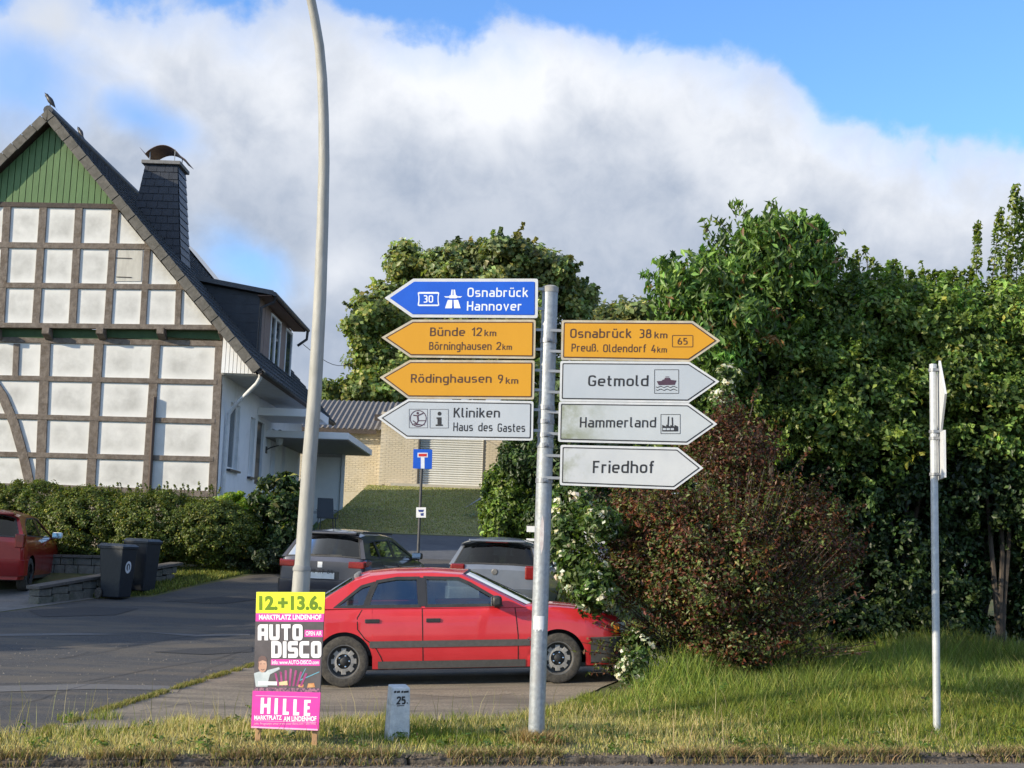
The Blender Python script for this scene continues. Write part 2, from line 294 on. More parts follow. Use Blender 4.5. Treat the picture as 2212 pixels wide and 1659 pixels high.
# ------------------------------------------------------------------ stroke lettering of road signs
O_ = [(1, [(0, .5, 1.7), (3.3, .5, 1.7), (3.3, 6.5, 1.7), (0, 6.5, 1.7)])]
G = {
 'O': (3.3, O_), '0': (3.0, [(1, [(0, .5, 1.6), (3, .5, 1.6), (3, 6.5, 1.6), (0, 6.5, 1.6)])]),
 'B': (3.1, [(1, [(0, .5), (3.1, .5, 1.5), (3.1, 3.6, 1.3), (0, 3.6)]), (0, [(0, 3.6), (0, 6.5), (2.8, 6.5, 1.3), (2.8, 3.6, 1.3), (1.5, 3.6)])]),
 'D': (3.2, [(1, [(0, .5), (3.2, .5, 1.7), (3.2, 6.5, 1.7), (0, 6.5)])]),
 'F': (2.7, [(0, [(0, 0), (0, 6.5), (2.9, 6.5)]), (0, [(0, 3.5), (2.4, 3.5)])]),
 'G': (3.3, [(0, [(3.2, 5.4, .1), (3.2, 6.5, 1.5), (0, 6.5, 1.8), (0, .5, 1.8), (3.3, .5, 1.3), (3.3, 3.2), (1.8, 3.2)])]),
 'H': (3.3, [(0, [(0, 0), (0, 7)]), (0, [(3.3, 0), (3.3, 7)]), (0, [(0, 3.5), (3.3, 3.5)])]),
 'K': (3.2, [(0, [(0, 0), (0, 7)]), (0, [(3.1, 7), (0, 2.7)]), (0, [(1.2, 4.3), (3.4, 0)])]),
 'P': (3.0, [(0, [(0, 0), (0, 6.5), (3, 6.5, 1.5), (3, 3.2, 1.5), (0, 3.2)])]),
 'R': (3.1, [(0, [(0, 0), (0, 6.5), (3, 6.5, 1.5), (3, 3.4, 1.5), (0, 3.4)]), (0, [(1.7, 3.4), (3.3, 0)])]),
 'M': (3.8, [(0, [(0, 0), (0, 6.8), (1.9, 2.8), (3.8, 6.8), (3.8, 0)])]),
 'I': (0, [(0, [(0, 0), (0, 7)])]), 'T': (3, [(0, [(-.2, 6.5), (3.2, 6.5)]), (0, [(1.5, 6.5), (1.5, 0)])]),
 'A': (3.4, [(0, [(0, 0), (1.7, 6.8), (3.4, 0)]), (0, [(.6, 2.2), (2.8, 2.2)])]),
 '1': (1.6, [(0, [(0, 4.9), (1.6, 6.5), (1.6, 0)])]),
 '2': (3, [(0, [(.1, 5.0, .1), (.1, 6.5, 1.3), (3, 6.5, 1.4), (3, 4.2, 1.0), (0, .5), (3.1, .5)])]),
 '3': (2.9, [(0, [(.1, 6.5), (2.8, 6.5, 1.3), (2.8, 3.6, 1.1), (1, 3.6)]), (0, [(1, 3.6), (2.9, 3.6, 1.3), (2.9, .5, 1.5), (0, .5)])]),
 '4': (3.2, [(0, [(1.9, 7), (.2, 2.0), (3.4, 2.0)]), (0, [(2.4, 3.8), (2.4, 0)])]),
 '5': (2.9, [(0, [(2.8, 6.5), (.3, 6.5), (.2, 3.9), (2.9, 3.9, 1.3), (2.9, .5, 1.5), (0, .5)])]),
 '6': (2.9, [(1, [(0, .5, 1.4), (2.9, .5, 1.4), (2.9, 3.7, 1.3), (0, 3.7, 1.3)]), (0, [(0, 2.2), (.1, 4.2, .8), (1.9, 7)])]),
 '8': (3, [(1, [(0, .5, 1.4), (3, .5, 1.4), (3, 3.6, 1.3), (0, 3.6, 1.3)]), (1, [(.3, 3.6, 1.2), (2.7, 3.6, 1.2), (2.7, 6.5, 1.2), (.3, 6.5, 1.2)])]),
 '9': (2.9, [(1, [(0, 3.3, 1.3), (2.9, 3.3, 1.3), (2.9, 6.5, 1.4), (0, 6.5, 1.4)]), (0, [(2.9, 4.8), (2.8, 2.8, .8), (1, 0)])]),
 'a': (2.8, [(0, [(.3, 4.5), (2.8, 4.5, 1.2), (2.8, 0)]), (0, [(2.8, 2.7), (0, 2.7, 1.0), (0, .5, 1.0), (2.8, .5)])]),
 'b': (3, [(0, [(0, 7), (0, .5), (3, .5, 1.4), (3, 4.5, 1.4), (0, 4.5)])]),
 'c': (2.5, [(0, [(2.6, 4.5), (0, 4.5, 1.5), (0, .5, 1.5), (2.6, .5)])]),
 'd': (3, [(0, [(3, 7), (3, .5), (0, .5, 1.4), (0, 4.5, 1.4), (3, 4.5)])]),
 'e': (3, [(0, [(0, 2.5), (3, 2.5, .2), (3, 4.5, 1.4), (0, 4.5, 1.5), (0, .5, 1.5), (2.7, .5)])]),
 'f': (1.7, [(0, [(2, 6.5), (.6, 6.5, 1.0), (.6, 0)]), (0, [(-.3, 4.5), (1.8, 4.5)])]),
 'g': (3, [(0, [(3, 4.5), (0, 4.5, 1.4), (0, .5, 1.4), (3, .5)]), (0, [(3, 5), (3, -1.5, 1.3), (.3, -1.5)])]),
 'h': (3, [(0, [(0, 7), (0, 0)]), (0, [(0, 4.5), (3, 4.5, 1.5), (3, 0)])]),
 'i': (0, [(0, [(0, 5), (0, 0)]), (0, [(0, 6), (0, 7)])]),
 'k': (2.7, [(0, [(0, 7), (0, 0)]), (0, [(2.6, 5), (0, 1.9)]), (0, [(1, 3.0), (2.9, 0)])]),
 'l': (1, [(0, [(0, 7), (0, .5, .9), (1.2, .5)])]),
 'm': (4.8, [(0, [(0, 5), (0, 0)]), (0, [(0, 4.5), (2.4, 4.5, 1.2), (2.4, 0)]), (0, [(2.4, 4.5), (4.8, 4.5, 1.2), (4.8, 0)])]),
 'n': (3, [(0, [(0, 5), (0, 0)]), (0, [(0, 4.5), (3, 4.5, 1.5), (3, 0)])]),
 'o': (3, [(1, [(0, .5, 1.5), (3, .5, 1.5), (3, 4.5, 1.5), (0, 4.5, 1.5)])]),
 'r': (1.8, [(0, [(0, 5), (0, 0)]), (0, [(0, 4.5), (2.0, 4.5)])]),
 's': (2.7, [(0, [(2.6, 4.5), (0, 4.5, 1.1), (0, 2.5, .9), (2.7, 2.5, .9), (2.7, .5, 1.1), (0, .5)])]),
 't': (1.8, [(0, [(.5, 6.6), (.5, .5, 1.0), (1.9, .5)]), (0, [(-.4, 4.5), (1.9, 4.5)])]),
 'u': (3, [(0, [(0, 5), (0, .5, 1.5), (3, .5)]), (0, [(3, 5), (3, 0)])]),
 'v': (3, [(0, [(0, 5), (1.5, .3), (3, 5)])]),
 '.': (0, [(0, [(0, 0), (0, 1)])]), ' ': (1.4, []), '-': (2, [(0, [(0, 3), (2, 3)])]),
 'ß': (3, [(0, [(0, 0), (0, 6.5, 1.5), (2.7, 6.5, 1.3), (2.7, 3.9, 1.1), (1.3, 3.9)]), (0, [(1.3, 3.9), (3, 3.9, 1.3), (3, .5, 1.5), (1.2, .5)])]),
}
G['ö'] = (3, G['o'][1] + [(0, [(.8, 6), (.8, 7)]), (0, [(2.2, 6), (2.2, 7)])]); G['ü'] = (3, G['u'][1] + [(0, [(.8, 6), (.8, 7)]), (0, [(2.2, 6), (2.2, 7)])])
def din(text, weight=.95, gap=1.9):
    """returns strokes geometry in cap-height 7 units: verts, faces (with stroke number), width"""
    x = .5; out = []; 
    for ch in text:
        w, paths = G[ch]
        for closed, p in paths:
            pl = rounded(p, bool(closed)); v, f = ribbon2([(a+x, b) for a, b in pl], weight, bool(closed)); out.append((v, f))
        x += w + gap
    return out, x - gap + .5
def din_fit(mb, text, x0, base, x1, cap, mapper, weight=.95, lean=0.0, gap=1.9, off=0.0):
    st, w = din(text, weight, gap); sx = (x1-x0)/w; sy = cap/7
    for i, (v, f) in enumerate(st):
        mb.add([mapper(x0+a*sx - lean*b*sy, base-b*sy, off + .00012*(i % 6)) for a, b in v], f)
def ftext(mb, text, x0, y0, x1, y1, mapper, bold=.02, lean=0.0, off=0.0, space=1.0):
    cu = bpy.data.curves.new('t', 'FONT'); cu.body = text; cu.offset = bold; cu.size = 1; cu.space_character = space; cu.resolution_u = 3
    ob = bpy.data.objects.new('t', cu); COL.objects.link(ob); dg = bpy.context.evaluated_depsgraph_get(); me = bpy.data.meshes.new_from_object(ob.evaluated_get(dg))
    v = [(p.co.x, p.co.y) for p in me.vertices]; f = [tuple(p.vertices) for p in me.polygons]
    bpy.data.objects.remove(ob); bpy.data.curves.remove(cu); bpy.data.meshes.remove(me)
    if not v: return
    xs = [a for a, _ in v]; ys = [b for _, b in v]; sx = (x1-x0)/(max(xs)-min(xs)); sy = (y1-y0)/(max(ys)-min(ys)); mx, my = min(xs), min(ys)
    mb.add([mapper(x0+(a-mx)*sx - lean*(b-my)*sy, y1-(b-my)*sy, off) for a, b in v], f)
# ------------------------------------------------------------------ foliage helpers
def unit(a): return a/np.maximum(np.linalg.norm(a, axis=1, keepdims=True), 1e-9)
def fastmesh(name, V, F, m, cols=None, parent=None, kind='stuff', smooth=False):
    me = bpy.data.meshes.new(name); nv, nf, k = len(V), len(F), F.shape[1]
    me.vertices.add(nv); me.vertices.foreach_set('co', V.astype(np.float32).ravel()); me.loops.add(nf*k); me.loops.foreach_set('vertex_index', F.astype(np.int32).ravel())
    me.polygons.add(nf); me.polygons.foreach_set('loop_start', np.arange(0, nf*k, k, dtype=np.int32)); me.polygons.foreach_set('loop_total', np.full(nf, k, dtype=np.int32))
    if smooth: me.polygons.foreach_set('use_smooth', np.ones(nf, dtype=bool))
    me.update(calc_edges=True)
    if cols is not None:
        at_ = me.color_attributes.new('col', 'FLOAT_COLOR', 'POINT'); c4 = np.ones((nv, 4), np.float32); c4[:, :3] = cols; at_.data.foreach_set('color', c4.ravel())
    me.materials.append(m); o = bpy.data.objects.new(name, me); COL.objects.link(o)
    if parent is not None: o.parent = parent; o.location = -parent.location if False else (0, 0, 0)
    if kind: o['kind'] = kind
    return o
def pal(n, cols, jit=.15):
    c = np.array([x[:3] for x in cols]); w = np.array([float(x[3]) if len(x) > 3 else 1. for x in cols]); w = w/w.sum()
    out = c[rng.choice(len(c), n, p=w)]; return np.clip(out*(1+jit*rng.standard_normal((n, 1)))*(1+.06*rng.standard_normal((n, 3))), .004, 1)
def leafgeo(C, Nrm, size, aspect=.5, droop=.3, fold=.18, bend=None):
    n = len(C); rd = rng.standard_normal((n, 3)); Dd = unit(np.cross(Nrm, rd)); Dd[:, 2] -= droop; Dd = unit(Dd); S = unit(np.cross(Dd, Nrm)); Nn = np.cross(S, Dd)
    L = (size*(.65+.7*rng.random(n)))[:, None]; w = L*aspect*.5
    a = C-Dd*L*.5; t = C+Dd*L*.5 - Nn*L*.12; l = C+S*w+Nn*L*fold*.5; r = C-S*w+Nn*L*fold*.5
    V = np.stack([a, r, t, l], 1).reshape(-1, 3); i = np.arange(n)[:, None]*4
    F = np.concatenate([i+[0, 1, 2], i+[0, 2, 3]], 1).reshape(-1, 3); return V, F
def clumps(ells, n_sub, per, rsub, shell=.62):
    """leaf centres + normals grouped in small clumps over ellipsoids ((cx,cy,cz),(rx,ry,rz),weight)"""
    ws = np.array([e[2] for e in ells], float); ws /= ws.sum(); Cs = []; Ns = []; ids = []
    for e, w in zip(ells, ws):
        k = max(1, int(n_sub*w)); d = unit(rng.standard_normal((k, 3))); rad = shell+(1.04-shell)*rng.random((k, 1))**.6
        c = np.array(e[0])+d*rad*np.array(e[1]); m = rng.integers(int(per*.4), int(per*1.6)+1, k); rr = rsub*(.6+.8*rng.random(k))
        idx = np.repeat(np.arange(k), m); q = unit(rng.standard_normal((len(idx), 3)))*(rng.random((len(idx), 1))**.45)*rr[idx][:, None]*np.array([1, 1, .75])
        Cs.append(c[idx]+q); nn = unit(d[idx]*.7+unit(q)*.7+np.array([0, 0, .55])+.55*rng.standard_normal((len(idx), 3))); Ns.append(nn); ids.append(idx)
    return np.concatenate(Cs), np.concatenate(Ns), ids
def limbs(mb, base, targets, r0, n=7, sag=.1):
    b = Vector(base)
    for t in targets:
        t = Vector(t); pts = []; rs = []
        for i in range(n):
            k = i/(n-1); p = b.lerp(t, k) + Vector((random.uniform(-1, 1), random.uniform(-1, 1), 0))*sag*math.sin(math.pi*k)*.6; p.z += sag*math.sin(math.pi*k); pts.append(p); rs.append(r0*(1-k*.8))
        mb.tube(pts, rs, 6)
BARK = mat('bark', (.035, .028, .022), (.08, .062, .048), 14, .9, bump=.01, stretch=(1, 1, .3))
def plant(name, label, cat, base, ells, nsub, per, rsub, leaf, cols, aspect=.5, droop=.3, shell=.62, trunk=None, tr=.05, shoots=(), group=None, crown='crown', m=None, barkm=None, cols2=None, tv=.30, tips=0, tipl=.4, cool=(.86, 1.0, 1.3)):
    t = thing(name, label, cat, base, group=group); bx = np.array(base)
    C, Nn, ids = clumps(ells, nsub, per, rsub, shell); k = C[:, 2] > base[2]+.02
    cl = pal(len(C), cols); tint = []
    if cols2:       # browner leaves towards the upper right, darkened to paint in the shade there
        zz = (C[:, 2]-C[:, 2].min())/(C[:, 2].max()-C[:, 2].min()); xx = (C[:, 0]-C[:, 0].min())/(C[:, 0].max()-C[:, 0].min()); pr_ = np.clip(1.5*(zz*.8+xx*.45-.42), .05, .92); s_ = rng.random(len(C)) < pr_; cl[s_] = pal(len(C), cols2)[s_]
    for ii in ids: f = np.exp(tv*rng.standard_normal(ii.max()+1)); w = .5+.5*rng.random(ii.max()+1); tint.append(np.stack([f*(1+.12*w), f, f*(1.1-.2*w)], 1)[ii])
    cl = cl*np.concatenate(tint); C, Nn, cl = C[k], Nn[k], cl[k]
    g_ = cl[:, 1] > cl[:, 0]; cl[g_] *= np.array(cool)
    if tips and len(C):       # twigs standing out of the crown surface
        s_ = rng.choice(len(C), tips); ctr_ = C.mean(0); dd = unit(unit(C[s_]-ctr_)*.7+np.array([0, 0, .75])+.35*rng.standard_normal((tips, 3))); ll = tipl*(.4+.8*rng.random(tips)); m_ = 22
        ix = np.repeat(np.arange(tips), m_); tt = rng.random(len(ix)); sd_ = unit(rng.standard_normal((len(ix), 3)))
        q_ = C[s_][ix]+dd[ix]*(ll[ix]*tt)[:, None]+sd_*(leaf*.75*(1.15-tt))[:, None]; q_[:, 2] -= .10*tt*tt*ll[ix]
        C = np.concatenate([C, q_]); Nn = np.concatenate([Nn, unit(sd_*.5+np.array([0, 0, .7])+.4*rng.standard_normal((len(ix), 3)))]); cl = np.concatenate([cl, cl[s_][ix]*(1+.12*rng.standard_normal((len(ix), 1)))]); cl = np.clip(cl, .004, 1)
    exC = []; exN = []; mb = MB()
    for (p, q, L_, nl) in shoots:       # a shoot from p to q with leaves along it, L_ leaf spread, nl leaves
        p = np.array(p); q = np.array(q); tt = rng.random(nl)**.8; side = unit(rng.standard_normal((nl, 3))); mid = (p+q)/2+np.array([0, 0, .04])
        pos = (1-tt)[:, None]**2*p+2*((1-tt)*tt)[:, None]*mid+(tt**2)[:, None]*q
        exC.append(pos+side*(L_*(1-.55*tt))[:, None]); exN.append(unit(side*.6+np.array([0, 0, .5])+.3*rng.standard_normal((nl, 3)))); mb.tube([tuple(p), tuple(mid), tuple(q)], [.008, .006, .003], 4)
    if exC:
        e = np.concatenate(exC); C = np.concatenate([C, e]); Nn = np.concatenate([Nn, np.concatenate(exN)]); cl = np.concatenate([cl, pal(len(e), cols)])
    V, F = leafgeo(C-bx, Nn, np.full(len(C), leaf), aspect, droop)
    fastmesh(crown, V, F, m or LEAF, np.repeat(cl, 4, axis=0), t)
    if trunk: limbs(mb, base, trunk, tr)
    if mb.v: part('trunk' if tr > .06 else 'stem', mb, barkm or BARK, t, smooth=40)
    return t
# ================================================================== GROUND
KA = Vector((-3.62, 9.19)); KB = Vector((4.6, 11.06)); KD = (KB-KA).normalized(); KN = Vector((-KD.y, KD.x))      # kerb line; KN points away from the road
def kerb_pt(s, n): p = KA + KD*s + KN*n; return p.x, p.y
kn_a, kn_b = KN.x, KN.y; kn_c = -(KN.x*KA.x+KN.y*KA.y)
def sheet(name, poly, dz, m, xs=None, extra_clip=None, kind='structure'):
    mb = MB(); ys = [p[1] for p in poly]; y0 = math.floor(min(ys)); y1 = math.ceil(max(ys))
    rows = list(range(y0, min(y1, 60)+1)) + ([y1] if y1 > 60 else [])
    if y0 < 0: rows = [y0, 0] + [r for r in rows if r > 0]
    for a, b in zip(rows[:-1], rows[1:]):
        st = clip(clip(poly, 0, 1, -a), 0, -1, b)
        cuts = (xs if xs and a >= 38 and a < 60 else None) or ([-1e4]+[-1.8+.4*k for k in range(11)]+[1e4] if 12 <= a < 21 else [-1e4, 1e4])
        for c, d in zip(cuts[:-1], cuts[1:]):
            q = clip(clip(st, 1, 0, -c), -1, 0, d)
            q2 = []
            for p in q:
                if not q2 or (abs(p[0]-q2[-1][0])+abs(p[1]-q2[-1][1])) > 1e-6: q2.append(p)
            if len(q2) < 3: continue
            v = [Vector((p[0], p[1], (gz(p[0], p[1]) if p[1] <= 60 else 4.0)+dz)) for p in q2]
            tr = tessellate_polygon([[Vector((p[0], p[1], 0)) for p in q2]])
            for t3 in tr:
                aa = (v[t3[1]]-v[t3[0]]).cross(v[t3[2]]-v[t3[0]])
                if aa.length < 1e-7: continue
                mb.add([v[i] for i in (t3 if aa.z > 0 else t3[::-1])], [(0, 1, 2)])
    o = part(name, mb, m, kind=kind); return o
XS = [-1e4, -6.6, -6.35, -6.1, -5.85, -5.6, 1e4]
soil = mat('grass_soil', (.05, .06, .018), (.09, .10, .03), 3, .95, bump=.02, bscale=30, c3=(.13, .105, .05), s3=1.3, r3=(.5, .68))
lawn = mat('bank_turf', (.24, .24, .10), (.33, .31, .13), 5, .95, bump=.03, bscale=25, c3=(.16, .145, .06), s3=.9, r3=(.5, .7))
e0 = kerb_pt(-400, .13); e1 = kerb_pt(400, .13)
sheet('ground', [e0, e1, (600, 38), (600, 500), (-600, 500), (-600, 38)], 0, soil, XS)
sheet('grass_bank', [(-6.55, 38.0), (30, 38.0), (30, 52), (-6.55, 52)], .004, lawn, XS)
asph = mat('apron_asphalt', (.042, .043, .046), (.088, .085, .082), 55, .9, bump=.008, bscale=120, c3=(.105, .092, .075), s3=1.0, r3=(.47, .60), st3=(.35, 1.5, 1), ramp=(.42, .6))
def W2(x, y): p = gp(x, y); return (p.x, p.y)
apx = [W2(*p) for p in [(-700, 1592), (85, 1587), (200, 1546), (350, 1500), (470, 1463), (545, 1440), (640, 1415)]]
asphalt_poly = apx + [(-1.0, 17.6), (-.6, 20), (-1.0, 24), (-1.1, 30.5), (-5.2, 30.5), (-5.6, 27.5)] + [W2(*p) for p in [(620, 1240), (540, 1243), (430, 1266), (330, 1290), (210, 1294), (0, 1324), (-700, 1400)]]
sheet('asphalt_apron', asphalt_poly, .008, asph)
conc = mat('forecourt_surface', (.19, .16, .12), (.30, .255, .195), 45, .92, bump=.01, bscale=90, c3=(.14, .12, .095), s3=1.0, r3=(.46, .62), st3=(.6, 2.6, 1), ramp=(.4, .62))
fore_poly = apx[1:] + [(-1.0, 17.6), (1.8, 17.7), (3.2, 17.2)] + [W2(*p) for p in [(1385, 1452), (1290, 1492), (1190, 1532), (1080, 1556), (700, 1562), (400, 1566)]]
sheet('forecourt', fore_poly, .012, conc)
sheet('back_street', [(-5.2, 30.5), (-1.1, 30.5), (-.4, 32), (25, 31), (60, 31), (60, 37.6), (-5.3, 37.6)], .009, mat('street_asphalt', (.075, .08, .09), (.11, .115, .125), 6, .85, bump=.003, bscale=90, c3=(.06, .064, .072), s3=.5))
sheet('parking_pavers', [W2(*p) for p in [(-700, 1398), (0, 1322), (208, 1293), (120, 1286), (60, 1272), (-700, 1290)]], .006, mat('pavers', (.15, .145, .14), (.2, .19, .18), 18, .9, bump=.004, c3=(.12, .12, .11)))
# road in front, sidewalk side of the camera
rm = mat('road_asphalt', (.12, .105, .09), (.18, .16, .14), 30, .9, bump=.004, bscale=140, c3=(.09, .08, .07), s3=1.2)
mb = MB(); a0 = kerb_pt(-400, -.02); a1 = kerb_pt(400, -.02); a2 = kerb_pt(400, -7.6); a3 = kerb_pt(-400, -7.6); mb.add([(*a0, -.055), (*a1, -.055), (*a2, -.055), (*a3, -.055)], [(3, 2, 1, 0)]); part('road', mb, rm, kind='structure')
mb = MB(); a0 = kerb_pt(-400, -7.75); a1 = kerb_pt(400, -7.75); a2 = kerb_pt(400, -300); a3 = kerb_pt(-400, -300); mb.add([(*a0, 0), (*a1, 0), (*a2, 0), (*a3, 0)], [(3, 2, 1, 0)]); part('near_pavement', mb, conc, kind='structure')
km = mat('kerb_stone', (.08, .062, .045), (.19, .155, .115), 16, .95, bump=.012, bscale=40, c3=(.035, .028, .02), s3=3.5, r3=(.42, .6))
kerb = thing('kerb', '', 'kerb', (KA.x, KA.y, 0), math.atan2(KD.y, KD.x)); del kerb['label']; del kerb['category']; kerb['kind'] = 'structure'
mb = MB().bb(0, .985, 0, .14, -.14, .0); km_o = part('kerbstone', mb, km, kerb, bevel=.03, world=False); km_o.location = (-4, 0, 0)
for i in range(-3, 16):
    c = instance('kerbstone', km_o, kerb, (i*1.0, random.uniform(-.012, .012), random.uniform(-.02, .004)), (random.uniform(-.02, .02), random.uniform(-.012, .012), random.uniform(-.012, .012)))
mb = MB().bb(-400, -4.02, 0, .14, -.14, -.002).bb(16.0, 400, 0, .14, -.14, -.002).bb(-400, 400, -7.74, -7.6, -.14, 0)
part('verge_edge', MB().bb(-400, 400, .125, .3, -.4, -.004), soil, kerb, world=False, kind='stuff')
part('kerb_run', mb, km, kerb, world=False, kind='stuff')
# cracks in the apron, with grass in the joint
crk = mat('tar_seam', (.028, .028, .03), rough=.8)
def seam(pts, w, name, m, dz=.014):
    P = [gp(*p) for p in pts]; mb = MB(); d2 = []
    for a, b in zip(P[:-1], P[1:]):
        for k in range(6): q = a.lerp(b, k/6); d2.append((q.x+random.uniform(-.02, .02), q.y+random.uniform(-.03, .03)))
    v, f = ribbon2(d2, w); f2 = []
    mb.add([(x, y, gz(x, y)+dz) for x, y in v], f); o = part(name, mb, m); return o
o = seam([(0, 1480), (180, 1475), (370, 1440), (600, 1388), (660, 1372)], .014, 'crack', crk); o['kind'] = 'stuff'
for q, w in (([(120, 1425), (260, 1402), (390, 1378), (480, 1366)], .012), ([(0, 1440), (140, 1424), (200, 1405)], .009), ([(380, 1500), (440, 1450), (520, 1410)], .008), ([(820, 1500), (1000, 1510), (1130, 1500)], .010), ([(300, 1540), (420, 1520), (520, 1530)], .010)):
    o = seam(q, w, 'crack', crk, .018); o['kind'] = 'stuff'
o = seam([(0, 1530), (60, 1520), (190, 1480), (250, 1468)], .010, 'crack', crk); o['kind'] = 'stuff'
lite = mat('worn_asphalt', (.10, .10, .10), (.15, .145, .14), 30, .9, bump=.004, ramp=(.3, .7))
for q in ([(-300, 1486), (0, 1484), (200, 1480), (366, 1484), (430, 1489), (366, 1493), (200, 1491), (0, 1497), (-300, 1500)], [(-200, 1371), (0, 1371), (160, 1369), (280, 1372), (160, 1374), (0, 1376), (-200, 1377)], [(300, 1366), (420, 1372), (540, 1371), (540, 1374), (420, 1377)]):
    sheet('asphalt_patch', [W2(*p) for p in q], .013, lite)
dk_ = mat('patched_asphalt', (.03, .031, .034), (.05, .05, .052), 60, .85, bump=.006)
for q in ([(330, 1410), (430, 1402), (545, 1398), (545, 1410), (440, 1416)], [(60, 1320), (190, 1312), (300, 1316), (250, 1330), (90, 1334)], [(350, 1300), (480, 1290), (560, 1296), (470, 1306)]):
    sheet('asphalt_patch', [W2(*p) for p in q], .014, dk_)
# ================================================================== HALF-TIMBERED HOUSE
house = thing('half_timbered_house', 'half-timbered house with white plaster panels, green gable boards and slate chimney', 'house', (-12, 30, 1.4))
plas = mat('white_plaster', (.70, .695, .67), (.76, .755, .73), 3.5, .9, bump=.004, bscale=9, c3=(.40, .395, .375), s3=1.6, r3=(.25, .75), centre=True)
plas_rough = mat('rough_plaster', (.62, .60, .54), (.74, .71, .65), 6, .92, bump=.02, bscale=9, c3=(.46, .44, .39), s3=2.2, r3=(.5, .72))
timb = mat('weathered_timber', (.12, .098, .082), (.20, .168, .142), 9, .85, bump=.012, bscale=30, stretch=(1, 1, 1), c3=(.10, .075, .055), s3=7)
timb_dark = mat('dark_timber', (.045, .036, .03), (.08, .06, .05), 12, .8, bump=.006)
greenb = mat('green_boards', (.075, .15, .05), (.095, .18, .062), 5, .6, bump=.003, stretch=(1, 1, .3))
greend = mat('dark_green_board', (.03, .075, .03), (.045, .10, .04), 6, .65)
slate = mat('slate', (.014, .018, .027), (.026, .032, .045), 5, .45, bump=.004, bscale=30)
tilem = mat('verge_fibre_slate', (.10, .093, .08), (.15, .138, .12), 7, .85, bump=.005, c3=(.08, .075, .06), s3=5)
rooft = mat('roof_tile', (.03, .034, .04), (.055, .06, .066), 9, .55, bump=.005)
whitep = mat('white_paint', (.78, .78, .78), (.82, .82, .81), 4, .5)
zinc = mat('zinc', (.30, .31, .32), (.40, .41, .42), 12, .45, metal=.6)
def pl(x, y, D): v = at(x, y, D); return (v.x, v.z)
GY = 29.7
ap = at(102, 264, GY); ev = at(547, 808, GY)
sdir = Vector((ev.x-ap.x, ev.z-ap.z)).normalized(); ndir = Vector((-sdir.y, sdir.x));  # along the right slope; outward normal
if ndir.x < 0: ndir = -ndir
L_sl = Vector((ev.x-ap.x, ev.z-ap.z)).length
XR = ap.x        # ridge line x
# inside-of-verge half planes at gable plane (x,z): below right slope and below left slope
def below(poly, off=0.0):
    A = Vector((ap.x, ap.z)) + ndir*off
    p = clip(poly, -ndir.x, -ndir.y, ndir.x*A.x+ndir.y*A.y)
    nl = Vector((-ndir.x, ndir.y)); A = Vector((ap.x, ap.z)) + nl*off
    return clip(p, -nl.x, -nl.y, nl.x*A.x+nl.y*A.y)
def slabXZ(mb, poly, y0, y1):
    if len(poly) < 3: return False
    mb.prism([(p[0], y0, p[1]) for p in poly], (0, y1-y0, 0)); return True
def beam_poly(pts, w, D):       # px line with px width -> polygon in the wall plane
    v, _ = ribbon2([pl(*p, D) for p in pts], w*D/FPX); n = len(v)//2
    return [v[2*i] for i in range(n)] + [v[2*i+1] for i in reversed(range(n))]
UP, LO = 30.0, 30.22
upv = [(-212, 440, -229, 705, 17), (-137, 440, -154, 705, 17), (-60, 446, -76, 705, 17), (17, 446, 2, 705, 17), (95, 446, 78, 705, 17), (172, 447, 157, 705, 17), (250, 450, 233, 705, 16), (320, 520, 309, 706, 14), (388, 600, 384, 707, 13)]
uph = [((-330, 436), (262, 447), 11), ((-330, 526), (345, 534), 13), ((-330, 613), (405, 621), 12), ((-360, 699), (478, 708), 11)]
def tim(pts, w, D, dep=.05, m=timb, clipit=True, name='timber'):
    p = beam_poly(pts, w, D)
    if clipit: p = below(p, -.01)
    mb = MB()
    if slabXZ(mb, p, D-dep, D+.06): part(name, mb, m, house, bevel=.008)
for x0, y0, x1, y1, w in upv: tim([(x0, y0), (x1, y1)], w, UP)
for i, (a, b, w) in enumerate(uph): tim([a, b], w, UP, .058, timb_dark if i == 0 else timb)
lov = [(-340, 735, -345, 1060, 18), (-215, 735, -222, 1055, 18), (-90, 738, -100, 1050, 18), (37, 743, 34, 815, 13), (100, 740, 87, 1052, 21), (215, 742, 196, 1056, 20), (338, 744, 316, 1066, 19), (475, 738, 459, 1072, 18)]
loh = [((-345, 728), (482, 743), 12), ((-345, 809), (470, 826), 11), ((-345, 890), (466, 911), 11), ((-345, 973), (462, 992), 11), ((-345, 1043), (100, 1053), 14), ((100, 1053), (462, 1068), 14)]
for x0, y0, x1, y1, w in lov: tim([(x0, y0), (x1, y1)], w, LO)
for a, b, w in loh: tim([a, b], w, LO, .058)
tim([(-70, 820), (-12, 828), (8, 858), (32, 915), (52, 985), (66, 1048)], 20, LO, .064, name='brace')
